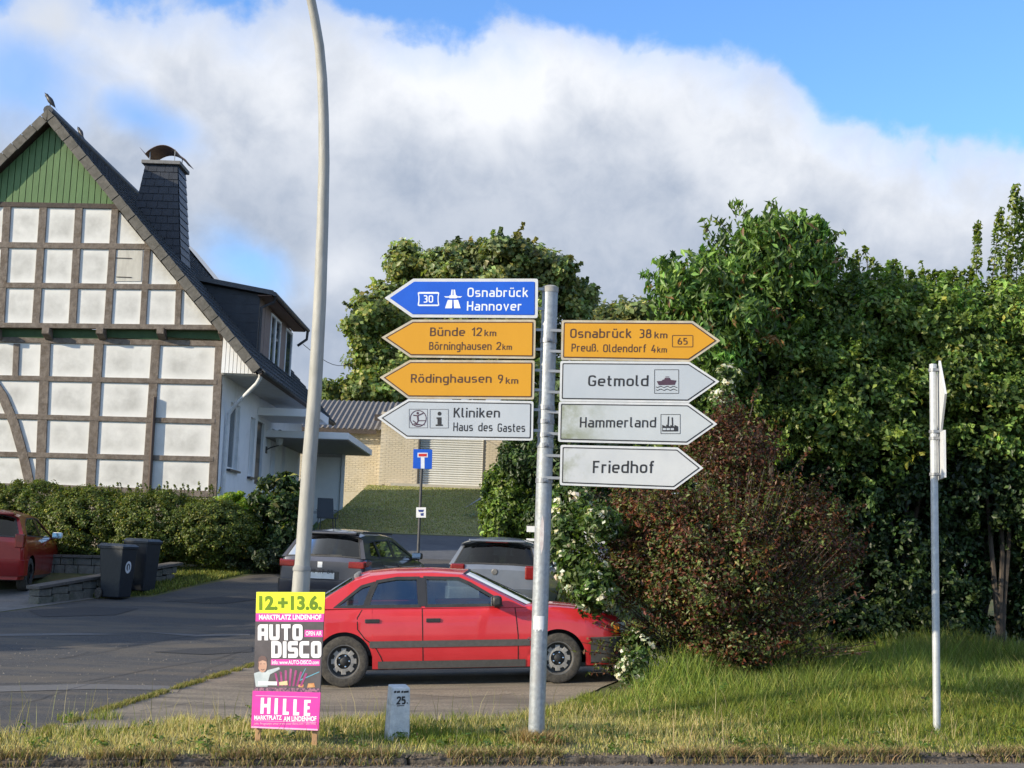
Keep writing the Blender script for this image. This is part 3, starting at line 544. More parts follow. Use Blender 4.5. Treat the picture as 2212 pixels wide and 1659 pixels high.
# plaster panels between the timbers
def lineX(v, y): return v[0]+(v[2]-v[0])*(y-v[1])/(v[3]-v[1])
def lineY(h, x): (x0, y0), (x1, y1), _ = h; return y0+(y1-y0)*(x-x0)/(x1-x0)
def panels(vs, hs, D, roughcol=None, cl=True):
    for i in range(len(vs)-1):
        for j in range(len(hs)-1):
            a, b = vs[i], vs[i+1]; h, g = hs[j], hs[j+1]; ym = (lineY(h, a[0])+lineY(g, a[0]))/2
            xl0, xr0 = lineX(a, lineY(h, a[0]))-2, lineX(b, lineY(h, b[0]))+2; xl1, xr1 = lineX(a, lineY(g, a[0]))-2, lineX(b, lineY(g, b[0]))+2
            q = [pl(xl0, lineY(h, xl0), D), pl(xr0, lineY(h, xr0), D), pl(xr1, lineY(g, xr1), D), pl(xl1, lineY(g, xl1), D)]
            if cl: q = below(q, -.04)
            if len(q) < 3: continue
            mb = MB(); slabXZ(mb, q, D-.012, D+.1)
            part('plaster_panel', mb, plas_rough if roughcol and i >= roughcol else plas, house)
panels(upv + [(470, 640, 470, 710, 10)], uph, UP)
lov2 = [v for v in lov if v[5-1] != 13]
hh = loh[:4] + [((-345, 1043), (462, 1068), 14)]
panels(lov2, hh, LO, 6, False)
# shutter door in the upper gable (single lighter flap with hinges)
mb = MB(); q = [pl(256, 541, UP), pl(309, 542, UP), pl(305, 608, UP), pl(251, 608, UP)]; slabXZ(mb, q, UP-.03, UP-.013); part('loft_hatch', mb, mat('hatch_grey', (.47, .45, .40), (.58, .56, .5), 6, .85, stretch=(1, 1, .25), c3=(.36, .34, .30), s3=4), house)
mb = MB()
for y in (557, 598):
    a = at(251, y, UP-.035); mb.bb(a.x, a.x+.38, UP-.045, UP-.031, a.z-.008, a.z+.008)
part('hinge', mb, timb_dark, house)
# jetty: green fillet boards and brackets
for x0, x1 in [(-340, -135), (-125, -18), (-8, 92), (104, 210), (221, 340), (352, 478)]:
    a = at(x0, 708, UP+.1); b = at(x1, 712, UP+.1); c = at(x1, 733, UP+.1); mb = MB().prism([(a.x, UP+.12, a.z), (b.x, UP+.12, b.z), (c.x, UP+.17, c.z), (a.x, UP+.17, c.z+.02)], (0, .1, 0)); part('green_fillet_board', mb, greend, house)
for x in (-130, -13, 98, 215, 346, 479):
    a = at(x, 719, UP-.12); w = .09; mb = MB(); mb.prism([(a.x-w, UP-.13, a.z+.13), (a.x-w, UP-.13, a.z-.02), (a.x-w, UP+.25, a.z-.17), (a.x-w, UP+.25, a.z+.13)], (2*w, 0, 0)); part('bracket', mb, timb, house, bevel=.01)
# plinth
a = at(-348, 1052, LO); b = at(464, 1073, LO); mb = MB().prism([(a.x, LO-.03, b.z+.02), (b.x, LO-.03, b.z+.02), (b.x, LO-.03, .9), (a.x, LO-.03, .9)], (0, .3, 0)); part('plinth', mb, mat('plinth', (.28, .24, .19), (.36, .31, .25), 5, .9, bump=.01), house)
# brown downpipe on the gable
P0 = at(334, 858, LO-.1); P1 = at(323, 1060, LO-.1); mb = MB().tube([(P0.x, LO-.1, P0.z), (P1.x, LO-.1, P1.z)], .045, 10); part('downpipe', mb, mat('brown_pipe', (.05, .028, .02), rough=.4), house, smooth=40)
# green boarding of the gable top
gA = at(102, 258, UP); gy0 = at(0, 438, UP).z; n = 0; x = gA.x-3.2
bw = .158
while x < gA.x+3.2:
    q = below([(x+.004, gy0), (x+bw-.012, gy0), (x+bw-.012, gA.z+1), (x+.004, gA.z+1)], .0)
    mb = MB()
    if len(q) > 2 and slabXZ(mb, q, UP-.05+random.uniform(0, .006), UP): part('green_board', mb, greenb, house, bevel=.004)
    x += bw
q = below([(gA.x-4, gy0), (gA.x+4, gy0), (gA.x+4, gA.z+1), (gA.x-4, gA.z+1)], .0); mb = MB(); slabXZ(mb, q, UP, UP+.05); part('board_backing', mb, greend, house)
# verge slates, bargeboard
def on_slope(s, off, side=1): p = Vector((ap.x, ap.z)) + Vector((sdir.x, sdir.y))*s + ndir*off; return (ap.x + (p.x-ap.x)*side, p.y)
ns = 25; step = L_sl/ns
for side in (1, -1):
    for i in range(-1, ns):
        s0, s1 = i*step+(.0 if i >= 0 else .0), (i+1)*step-.012; 
        if i == -1: s0 = -.20
        q = [on_slope(s0, .012, side), on_slope(s1, 0.0, side), on_slope(s1+.0, .235, side), on_slope(s0, .245, side)]
        if i == -1: q[0] = (ap.x, on_slope(0, 0)[1]); q[3] = (ap.x, on_slope(0, .235)[1]+.18)
        mb = MB(); y = GY-.03-(i % 2)*.012; mb.prism([(p[0], y, p[1]) for p in q], (0, .03, 0)); part('verge_slate', mb, tilem, house, bevel=.003)
    mb = MB(); slabXZ(mb, [on_slope(0, .02, side), on_slope(L_sl, .02, side), on_slope(L_sl, .2, side), on_slope(0, .2, side)], GY, GY+.05); part('bargeboard', mb, timb_dark, house)
# roof planes
RY0, RY1 = GY+.0, 42.5
for side in (1, -1):
    mb = MB(); a, b = on_slope(-.15, .19, side), on_slope(L_sl+.12, .19, side); c, d = on_slope(L_sl+.12, .10, side), on_slope(-.15, .10, side)
    slabXZ(mb, [a, b, c, d], RY0+.02, RY1); part('roof_deck', mb, timb_dark, house)
    mb = MB(); nc = 26; cs = (L_sl+.25)/nc; nr = 42; rw = (RY1-RY0)/nr
    for i in range(nc):
        s0 = -.15+i*cs; s1 = s0+cs+.04
        for j in range(nr):
            y0 = RY0+j*rw; 
            for (ya, yb, h) in ((y0, y0+rw*.35, .03), (y0+rw*.35, y0+rw, .0)):
                if side < 0 and h > 0: continue
                A = on_slope(s0, .20+h, side); B = on_slope(s1, .235+h, side); A2 = on_slope(s1, .19, side)
                mb.add([(A[0], ya, A[1]), (B[0], ya, B[1]), (B[0], yb, B[1]), (A[0], yb, A[1]), (A2[0], ya, A2[1]), (A2[0], yb, A2[1])], [(0, 1, 2, 3), (1, 4, 5, 2)])
                if h: mb.add([(A[0], ya, A[1]), (B[0], ya, B[1]), (B[0], ya, B[1]-.04), (A[0], ya, A[1]-.04)], [(0, 1, 2, 3)])
    part('roof_tiles', mb, rooft, house, kind='stuff')
top = on_slope(0, .235)[1]+.16; mb = MB().tube([(XR, RY0-.02, top), (XR, RY1, top)], .12, 10); part('ridge_cap', mb, rooft, house, smooth=50)
# solar film strip near the far verge: bright smooth panel
mb = MB(); A = on_slope(.6, .30); B = on_slope(3.4, .30); mb.add([(A[0], 39.6, A[1]), (B[0], 39.6, B[1]), (B[0], 42.3, B[1]), (A[0], 42.3, A[1])], [(0, 1, 2, 3)]); part('solar_panel', mb, mat('solar', (.06, .07, .10), rough=.12, spec=.8), house)
# side wall (x = WX), with window openings
WX = -7.20; zb = .8; zt = at(482, 805, 30).z
wallm = mat('side_wall_render', (.76, .78, .80), (.82, .83, .84), 3, .85, bump=.004, c3=(.56, .57, .57), s3=1.1, r3=(.55, .8))
def wx_y(px): return -WX*FPX/(1106-px) if True else 0
def zside(px, py): D = wx_y(px); return at(px, py, D).z
ops = []; # (y0,y1,z0,z1,kind)
def opening(x0, x1, ytop, ybot, kind): ops.append((wx_y(x0), wx_y(x1), zside(x0, ybot), zside(x0, ytop), kind))
opening(498, 519, 868, 1011, 'window'); opening(543, 553, 900, 1028, 'window'); opening(558, 573, 909, 1045, 'door'); opening(590, 600, 925, 1026, 'window'); opening(614, 622, 941, 1030, 'window')
ys = sorted(set([LO, RY1-.3] + [o_[0] for o_ in ops] + [o_[1] for o_ in ops])); mb = MB()
for a, b in zip(ys[:-1], ys[1:]):
    hole = [o_ for o_ in ops if o_[0] <= a+1e-6 and o_[1] >= b-1e-6]
    if hole: h = hole[0]; mb.bb(WX-.25, WX, a, b, zb, h[2]); mb.bb(WX-.25, WX, a, b, h[3], zt)
    else: mb.bb(WX-.25, WX, a, b, zb, zt)
part('side_wall', mb, wallm, house)
for y0, y1, z0, z1, kd in ops:
    if kd == 'door':
        mb = MB().bb(WX-.13, WX-.08, y0, y1, z0, z1); d = part('door', mb, mat('door_dark', (.035, .035, .04), rough=.4), house)
        mb = MB()
        for k in range(3): mb.bb(WX-.08, WX-.065, y0+.1, y1-.1, z0+.2+k*(z1-z0)*.32, z0+.2+(k+.8)*(z1-z0)*.30)
        part('door_panel', mb, mat('door_panel', (.06, .06, .065), rough=.35), d); continue
    mb = MB(); t = .06
    mb.bb(WX-.16, WX-.10, y0, y0+t, z0, z1).bb(WX-.16, WX-.10, y1-t, y1, z0, z1).bb(WX-.16, WX-.10, y0+t, y1-t, z0, z0+t).bb(WX-.16, WX-.10, y0+t, y1-t, z1-t, z1)
    w = part('window', mb, whitep, house); part('pane', MB().bb(WX-.14, WX-.13, y0+t, y1-t, z0+t, z1-t), WGLASS, w)
    part('curtain', MB().bb(WX-.24, WX-.22, y0+t, y1-t, z0+t, z1-t), mat('curtain', (.2, .2, .2), (.4, .4, .4), 20, .9, stretch=(1, 1, .05)), w)
    part('window_sill', MB().bb(WX-.02, WX+.10, y0-.06, y1+.06, z0-.07, z0-.02), mat('sill', (.03, .03, .035), rough=.4), w)
mb = MB().bb(XR-5, WX-.25, RY1-.35, RY1-.3, zb, zt); mb.prism([(XR-5.2, RY1-.33, zt), (XR+5.2, RY1-.33, zt), (XR, RY1-.33, top-.4)], (0, .05, 0)); part('rear_wall', mb, wallm, house)
# eaves soffit and white boarded end
q = [(WX, LO-.18, zt), (ev.x+.0, LO-.18, zt), (WX, LO-.18, zt+(ev.x-WX)*abs(sdir.y/sdir.x))]
nb = 9; wdt = (ev.x-WX)/nb
for i in range(nb):
    x0 = WX+i*wdt; p2 = clip(clip([(a[0], a[2]) for a in q], 1, 0, -(x0+.004)), -1, 0, x0+wdt-.008); mb = MB()
    if slabXZ(mb, p2, LO-.20, LO-.12): part('white_board', mb, whitep, house)
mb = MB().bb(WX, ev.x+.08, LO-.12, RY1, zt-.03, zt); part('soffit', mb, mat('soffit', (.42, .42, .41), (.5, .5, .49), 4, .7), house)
gx = ev.x+.13; gzc = zt+.02
mb = MB(); n = 10; pr = []
for k in range(n+1): a = math.pi+math.pi*k/n; pr.append((gx+.085*math.cos(a), gzc+.085*math.sin(a)+.06))
for k in range(n, -1, -1): a = math.pi+math.pi*k/n; pr.append((gx+.078*math.cos(a), gzc+.078*math.sin(a)+.06))
slabXZ(mb, pr, GY+.0, RY1); part('gutter', mb, mat('gutter', (.04, .04, .045), (.06, .06, .065), rough=.5), house)
mb = MB().tube([(gx, GY+.25, gzc+.0), (gx-.02, GY+.3, gzc-.12), (gx-.12, GY+.42, gzc-.25), (WX+.22, LO+.5, zt-.75), (WX+.09, LO+.55, zt-.95), (WX+.07, LO+.56, zt-1.3), (WX+.07, LO+.56, 1.2)], .05, 12); part('eaves_downpipe', mb, mat('pale_pipe', (.55, .56, .57), rough=.35), house, smooth=50)
# chimney
CY = 32.5; ctl = at(312, 352, CY); ctr = at(382, 354, CY); cbl = at(262, 575, CY); cbr = at(390, 575, CY); cd_t = .80; cd_b = 1.0
ch = part('chimney', MB().add([(ctl.x, CY+.1, ctl.z), (ctr.x, CY+.1, ctl.z), (ctr.x, CY+.1+cd_t, ctl.z), (ctl.x, CY+.1+cd_t, ctl.z), (cbl.x, CY, cbl.z), (cbr.x, CY, cbl.z), (cbr.x, CY+cd_b, cbl.z), (cbl.x, CY+cd_b, cbl.z)], [(3, 2, 1, 0), (4, 5, 6, 7), (0, 1, 5, 4), (1, 2, 6, 5), (2, 3, 7, 6), (3, 0, 4, 7)]), slate, house)
def lerp(a, b, t): return a+(b-a)*t
rows = 14; H_ = ctl.z-cbl.z
for r in range(rows):
    t0 = r/rows; t1 = (r+1.12)/rows
    for face in (0, 1):
        if face == 0: a0 = Vector((lerp(cbl.x, ctl.x, t0), lerp(CY, CY+.1, t0), cbl.z+H_*t0)); b0 = Vector((lerp(cbr.x, ctr.x, t0), a0.y, a0.z)); a1 = Vector((lerp(cbl.x, ctl.x, t1), lerp(CY, CY+.1, t1), cbl.z+H_*t1)); b1 = Vector((lerp(cbr.x, ctr.x, t1), a1.y, a1.z)); nv = Vector((0, -1, 0)); k = 4
        else: a0 = Vector((lerp(cbr.x, ctr.x, t0), lerp(CY, CY+.1, t0), cbl.z+H_*t0)); b0 = a0+Vector((0, lerp(cd_b, cd_t, t0), 0)); a1 = Vector((lerp(cbr.x, ctr.x, t1), lerp(CY, CY+.1, t1), cbl.z+H_*t1)); b1 = a1+Vector((0, lerp(cd_b, cd_t, t1), 0)); nv = Vector((1, 0, 0)); k = 3
        if t1 > 1: a1 = a0.lerp(a1, 1/1.12); b1 = b0.lerp(b1, 1/1.12)
        off = .5 if r % 2 else 0
        us = [0] + [(i+off)/k for i in range(0 if off else 1, k)] + [1]
        us = sorted(set(us))
        for u0, u1 in zip(us[:-1], us[1:]):
            g = .01; p = [a0.lerp(b0, u0+g*.5)+nv*.030, a0.lerp(b0, u1-g*.5)+nv*.030, a1.lerp(b1, u1-g*.5)+nv*.010, a1.lerp(b1, u0+g*.5)+nv*.010]
            if face == 0 and p[0].z < 8.0 and False: continue
            part('slate', MB().prism(p, -nv*.008+nv*random.uniform(-.003, .003)), slate, ch)
a = at(309, 347, CY-.02); mb = MB().bb(ctl.x-.09, ctr.x+.09, CY, CY+.1+cd_t+.1, ctl.z, ctl.z+.10); part('chimney_cap', mb, mat('cap_stone', (.16, .16, .16), (.22, .22, .22), 8, .8), ch, bevel=.01)
cx = (ctl.x+ctr.x)/2; cz = ctl.z+.10; cop = mat('weathered_copper', (.16, .10, .075), (.24, .16, .12), 6, .45, metal=.6)
pts = [(-.58, .40), (-.46, .27), (-.36, .22), (-.24, .16), (-.06, .30)]; top_c = [(-.60, .30), (-.50, .24), (-.38, .13), (-.28, .28), (-.1, .40), (.1, .42), (.3, .36), (.45, .24), (.56, .15), (.62, .08)]
prof = []
for k in range(13): t = k/12; x = lerp(-.46, .5, t); prof.append((x, .17+.27*math.sin(math.pi*min(1, t*1.0))**.8))
low = [(x, z-.11*math.sin(math.pi*(i/12))-.012) for i, (x, z) in enumerate(prof)]
mb = MB(); 
for (x0, z0), (x1, z1) in zip(prof[:-1], prof[1:]):
    mb.prism([(cx+x0, CY+.02, cz+z0), (cx+x1, CY+.02, cz+z1), (cx+x1, CY+.95, cz+z1+.0), (cx+x0, CY+.95, cz+z0)], (0, 0, -.012))
for sx, x1_, zz in ((-1, -.62, .36), (1, .66, .06)):
    x0_ = -.46 if sx < 0 else .5; mb.prism([(cx+x0_, CY+.05, cz+.17), (cx+x1_, CY+.05, cz+zz), (cx+x1_, CY+.92, cz+zz), (cx+x0_, CY+.92, cz+.17)], (0, 0, -.012))
part('chimney_cowl', mb, cop, ch, smooth=40)
mb = MB()
for sx in (-.34, .34):
    for yy in (.1, .85): mb.bb(cx+sx-.01, cx+sx+.01, CY+yy, CY+yy+.02, cz, cz+.34)
part('cowl_leg', mb, zinc, ch)
# dormer
DN, DF = 33.3, 38.6
dtl = at(425, 598, DN-.25); dtr = at(590, 627, DN-.25); dw = at(560, 665, DN).x; 
dormer = part('dormer', MB().prism([(dtl.x, DN, dtl.z-.12), (dw, DN, dtr.z-.08), (dw, DN, 6.2), (dtl.x+.4, DN, 7.2)], (0, .08, 0)), slate, house)
for r in range(9):      # slate courses on the cheek
    z = dtl.z-.15-r*.26; p = clip(clip([(dtl.x, dtl.z-.12), (dw, dtr.z-.08), (dw, 6.2), (dtl.x+.4, 7.2)], 0, 1, -(z-.255)), 0, -1, z); mb = MB()
    if len(p) > 2 and slabXZ(mb, p, DN-.012, DN-.002): part('slate', mb, slate, dormer)
roof_d = part('dormer_roof', MB().prism([(dtl.x-.5, DN-.25, dtl.z+.12), (dtr.x, DN-.25, dtr.z), (dtr.x, DN-.25, dtr.z-.13), (dtl.x-.5, DN-.25, dtl.z-.01)], (0, DF-DN+.45, 0)), mat('dormer_roof', (.05, .055, .062), (.075, .08, .09), 8, .5), dormer)
part('dormer_soffit', MB().bb(dw-.02, dtr.x-.03, DN-.22, DF+.15, dtr.z-.16, dtr.z-.135), mat('brown_soffit', (.12, .06, .035), rough=.6), dormer)
brown = mat('brown_panel', (.16, .105, .085), (.20, .14, .115), 6, .6); zd0 = 6.55; zd1 = dtr.z-.15
part('dormer_front', MB().bb(dw-.12, dw-.04, DN+.08, DF, 6.0, zd1), brown, dormer)
yy = [DN+.08, DN+.9, DN+1.75, DN+2.5, DN+3.3, DN+4.2, DF]; kinds = ['p', 'p', 'w', 'w', 'p', 'w']
for a, b, kd in zip(yy[:-1], yy[1:], kinds):
    if kd == 'p': part('facing_panel', MB().bb(dw-.04, dw-.01, a+.02, b-.02, zd0-.3, zd1), brown, dormer)
    else:
        mb = MB(); t = .07; mb.bb(dw-.04, dw+.01, a, a+t, zd0, zd1-.1).bb(dw-.04, dw+.01, b-t, b, zd0, zd1-.1).bb(dw-.04, dw+.01, a+t, b-t, zd0, zd0+t).bb(dw-.04, dw+.01, a+t, b-t, zd1-.1-t, zd1-.1)
        part('window', mb, whitep, dormer); part('pane', MB().bb(dw-.035, dw-.02, a+t, b-t, zd0+t, zd1-.1-t), mat('window_pane', (.03, .04, .05), rough=.05, spec=.8), dormer)
mb = MB().tube([(dtr.x+.05, DN-.25, dtr.z-.10), (dtr.x+.05, DF+.2, dtr.z-.10)], .06, 8); mb.tube([(dtr.x+.05, DN-.1, dtr.z-.14), (dtr.x-.0, DN-.02, dtr.z-.28), (dw+.06, DN+.0, dtr.z-.45), (dw+.06, DN+.0, 6.6)], .045, 8); mb.tube([(dtr.x+.05, DF+.1, dtr.z-.14), (dtr.x+.03, DF+.12, dtr.z-.40), (dw+.15, DF+.12, dtr.z-.62)], .045, 8)
part('dormer_gutter', mb, mat('gutter', (0, 0, 0)), dormer, smooth=50)
# canopies and screens on the yard side
a = at(561, 880, 34.7); c1z = a.z
part('porch_canopy', MB().bb(WX, -5.5, 34.7, 36.9, c1z-.22, c1z), whitep, house, bevel=.01)
b = at(753, 935, 36.0); c2z = b.z
part('terrace_canopy', MB().bb(WX, b.x, 36.0, 42.4, c2z-.20, c2z), whitep, house, bevel=.01)
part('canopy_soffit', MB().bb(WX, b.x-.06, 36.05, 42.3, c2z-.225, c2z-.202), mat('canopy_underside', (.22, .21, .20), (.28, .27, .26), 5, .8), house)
pz = at(720, 988, 42).z; g0 = 1.9
fr = part('terrace_screen', MB().bb(-7.0, -5.62, 42.0, 42.06, g0, c2z-.2), mat('screen_white', (.5, .5, .5), (.55, .55, .55), rough=.6), house)
part('screen_panel', MB().bb(-6.62, -5.76, 41.96, 41.995, g0+.75, pz), whitep, fr); part('screen_panel', MB().bb(-6.62, -5.76, 41.96, 41.995, g0+.02, g0+.66), whitep, fr)
part('screen_post', MB().bb(-5.72, -5.62, 41.9, 41.998, g0, c2z-.2), whitep, fr)
part('porch_railing', (lambda m: ([m.bb(WX+.9+.0, WX+.93, 33.9+i*.16, 33.92+i*.16, 1.9, 2.9) for i in range(20)], m.bb(WX+.88, WX+.95, 33.9, 37.0, 2.9, 2.94))[1])(MB()), mat('dark_metal', (.04, .045, .05), rough=.5), house)
part('porch_step', MB().bb(WX, WX+1.0, 33.8, 37.1, 1.0, 1.9), mat('plinth', (0, 0, 0)), house)
lz = at(588, 945, 36.5).z; lan = part('wall_lantern', MB().lathe([(0, .42), (.05, .40), (.17, .26), (.18, .24), (.12, .24)], 8, Matrix.Translation((WX+.38, 36.2, lz-.2))), mat('dark_metal', (0, 0, 0)), house)
part('lantern_glass', MB().lathe([(.09, -.05), (.14, .24)], 8, Matrix.Translation((WX+.38, 36.2, lz-.2))), mat('frosted', (.35, .33, .28), rough=.3), lan)
part('lantern_arm', MB().tube([(WX, 36.2, lz-.4), (WX+.15, 36.2, lz-.32), (WX+.38, 36.2, lz-.25)], .02, 6).bb(WX, WX+.03, 36.12, 36.28, lz-.5, lz-.3), mat('dark_metal', (0, 0, 0)), lan)
# ================================================================== GARAGE BUILDING
garage = thing('brick_building', 'cream brick building with a roller door above the grass bank', 'building', (-2.4, 50, 3.9))
bk = mat('mortar', (.50, .44, .33), (.56, .5, .4), 8, .95); brm = mat('cream_brick', (.55, .47, .33), (.64, .56, .43), 1.2, .85, c3=(.47, .42, .32), s3=2.1)
gx0 = at(820, 1000, 50).x; gx1 = at(1092, 1000, 50).x; gzb = 3.7; gze = at(820, 905, 50).z; dx0, dx1 = at(905, 1000, 50).x, at(1043, 1000, 50).x; dz1 = at(960, 940, 50).z+.35; dz0 = at(960, 1048, 50).z
lx0 = -9.0; WY = 51.0; lze = at(775, 930, 50.7).z
mb = MB().bb(gx0, dx0, 50, 50.3, gzb, gze+.3).bb(dx1, gx1, 50, 50.3, gzb, gze+.3).bb(dx0, dx1, 50, 50.3, dz1, gze+.3).bb(dx0, dx1, 50, 50.3, gzb, dz0).bb(lx0, gx0, WY, WY+.3, gzb-1.6, lze+.2).bb(gx0, gx0+.3, 50.3, 58, gzb, gze+.3).bb(gx1-.3, gx1, 50.3, 58, gzb, gze+.3).bb(lx0, lx0+.3, WY+.3, 58, gzb-1.6, lze+.2).bb(lx0, gx1, 58, 58.3, gzb-1.6, lze+.2)
part('wall', mb, bk, garage)
ub = part('brick', MB().bb(0, .235, -.012, 0, 0, .062), brm, garage, world=False); ub.location = (gx0+.01-(-2.4), 0, .05)
rest = MB(); cnt = 0; z = gzb+.02; row = 0
while z < gze+.2:
    for (xa, xb, wy) in ((lx0, gx0-.01, WY), (gx0, dx0-.02, 50), (dx1+.02, gx1, 50), (dx0, dx1, 50)):
        if xa == dx0 and z < dz1: continue
        if wy == WY and z > lze: continue
        x = xa + (.125 if row % 2 else 0)
        while x+.235 <= xb:
            big = (4.2 < z < 4.2+1.3) and x > gx0-.1 and cnt < 299 and wy == 50
            if big: instance('brick', ub, garage, (x+2.4, wy-50, z-3.9), (0, 0, 0)); cnt += 1
            else: rest.bb(x, x+.235, wy-.012, wy, z, z+.062)
            x += .25
    z += .0775; row += 1
part('bricks', rest, brm, garage, kind='stuff')
dm = mat('roller_slat', (.62, .62, .58), (.68, .68, .64), 5, .5)
sh = (dz1-dz0)/26; ud = part('door_slat', MB().prism([(0, 0, 0), (0, -.035, sh*.25), (0, -.035, sh*.6), (0, 0, sh*.9)], (dx1-dx0-.02, 0, 0)), dm, garage, world=False); ud.location = (dx0+.01+2.4, .20, dz0-3.9)
for i in range(1, 26): instance('door_slat', ud, garage, (dx0+.01+2.4, .20, dz0-3.9+i*sh))
part('door_surround', MB().bb(dx0-.06, dx0+.0, 49.97, 50.12, dz0, dz1).bb(dx1, dx1+.06, 49.97, 50.12, dz0, dz1).bb(dx0, dx1, 50.235, 50.25, dz0, dz1), mat('plinth2', (.08, .075, .07), rough=.8), garage)
part('ledge', MB().bb(at(845, 1055, 49.6).x, gx1-.3, 49.3, 50, 3.6, dz0-.02), mat('ledge', (.40, .37, .32), (.48, .45, .38), 3, .9, bump=.01), garage)
rmat = mat('grey_roof_sheet', (.13, .12, .115), (.18, .17, .16), 7, .7); rz0 = lze; rz1 = at(775, 868, 55).z; mb = MB(); W_ = []; x = lx0-.3; k = 0
while x < gx0+.6: W_.append((x, .0 if k % 2 else .07)); x += .11; k += 1
vs = []; 
for (x, h) in W_: vs += [(x, WY-.45, rz0+.02+h), (x, 55, rz1+h)]
mb.add(vs, [(2*i, 2*i+2, 2*i+3, 2*i+1) for i in range(len(W_)-1)]); part('corrugated_roof', mb, rmat, garage)
mb = MB(); vs = []; W_ = []; x = gx0+.3; k = 0
while x < gx1+.4: W_.append((x, .0 if k % 2 else .07)); x += .11; k += 1
for (x, h) in W_: vs += [(x, 49.6, gze+.12+h), (x, 55, rz1+h)]
mb.add(vs, [(2*i, 2*i+2, 2*i+3, 2*i+1) for i in range(len(W_)-1)]); part('corrugated_roof', mb, rmat, garage)
part('roof_deck', MB().prism([(lx0-.3, 55, rz1-.02), (gx1+.4, 55, rz1-.02), (gx1+.4, 59, rz0-.3), (lx0-.3, 59, rz0-.3)], (0, 0, -.1)), rmat, garage)
part('fascia', MB().bb(gx0-.25, gx1+.4, 49.55, 49.6, gze-.12, gze+.14).bb(lx0-.3, gx0-.25, WY-.48, WY-.45, rz0-.14, rz0+.04), timb_dark, garage)
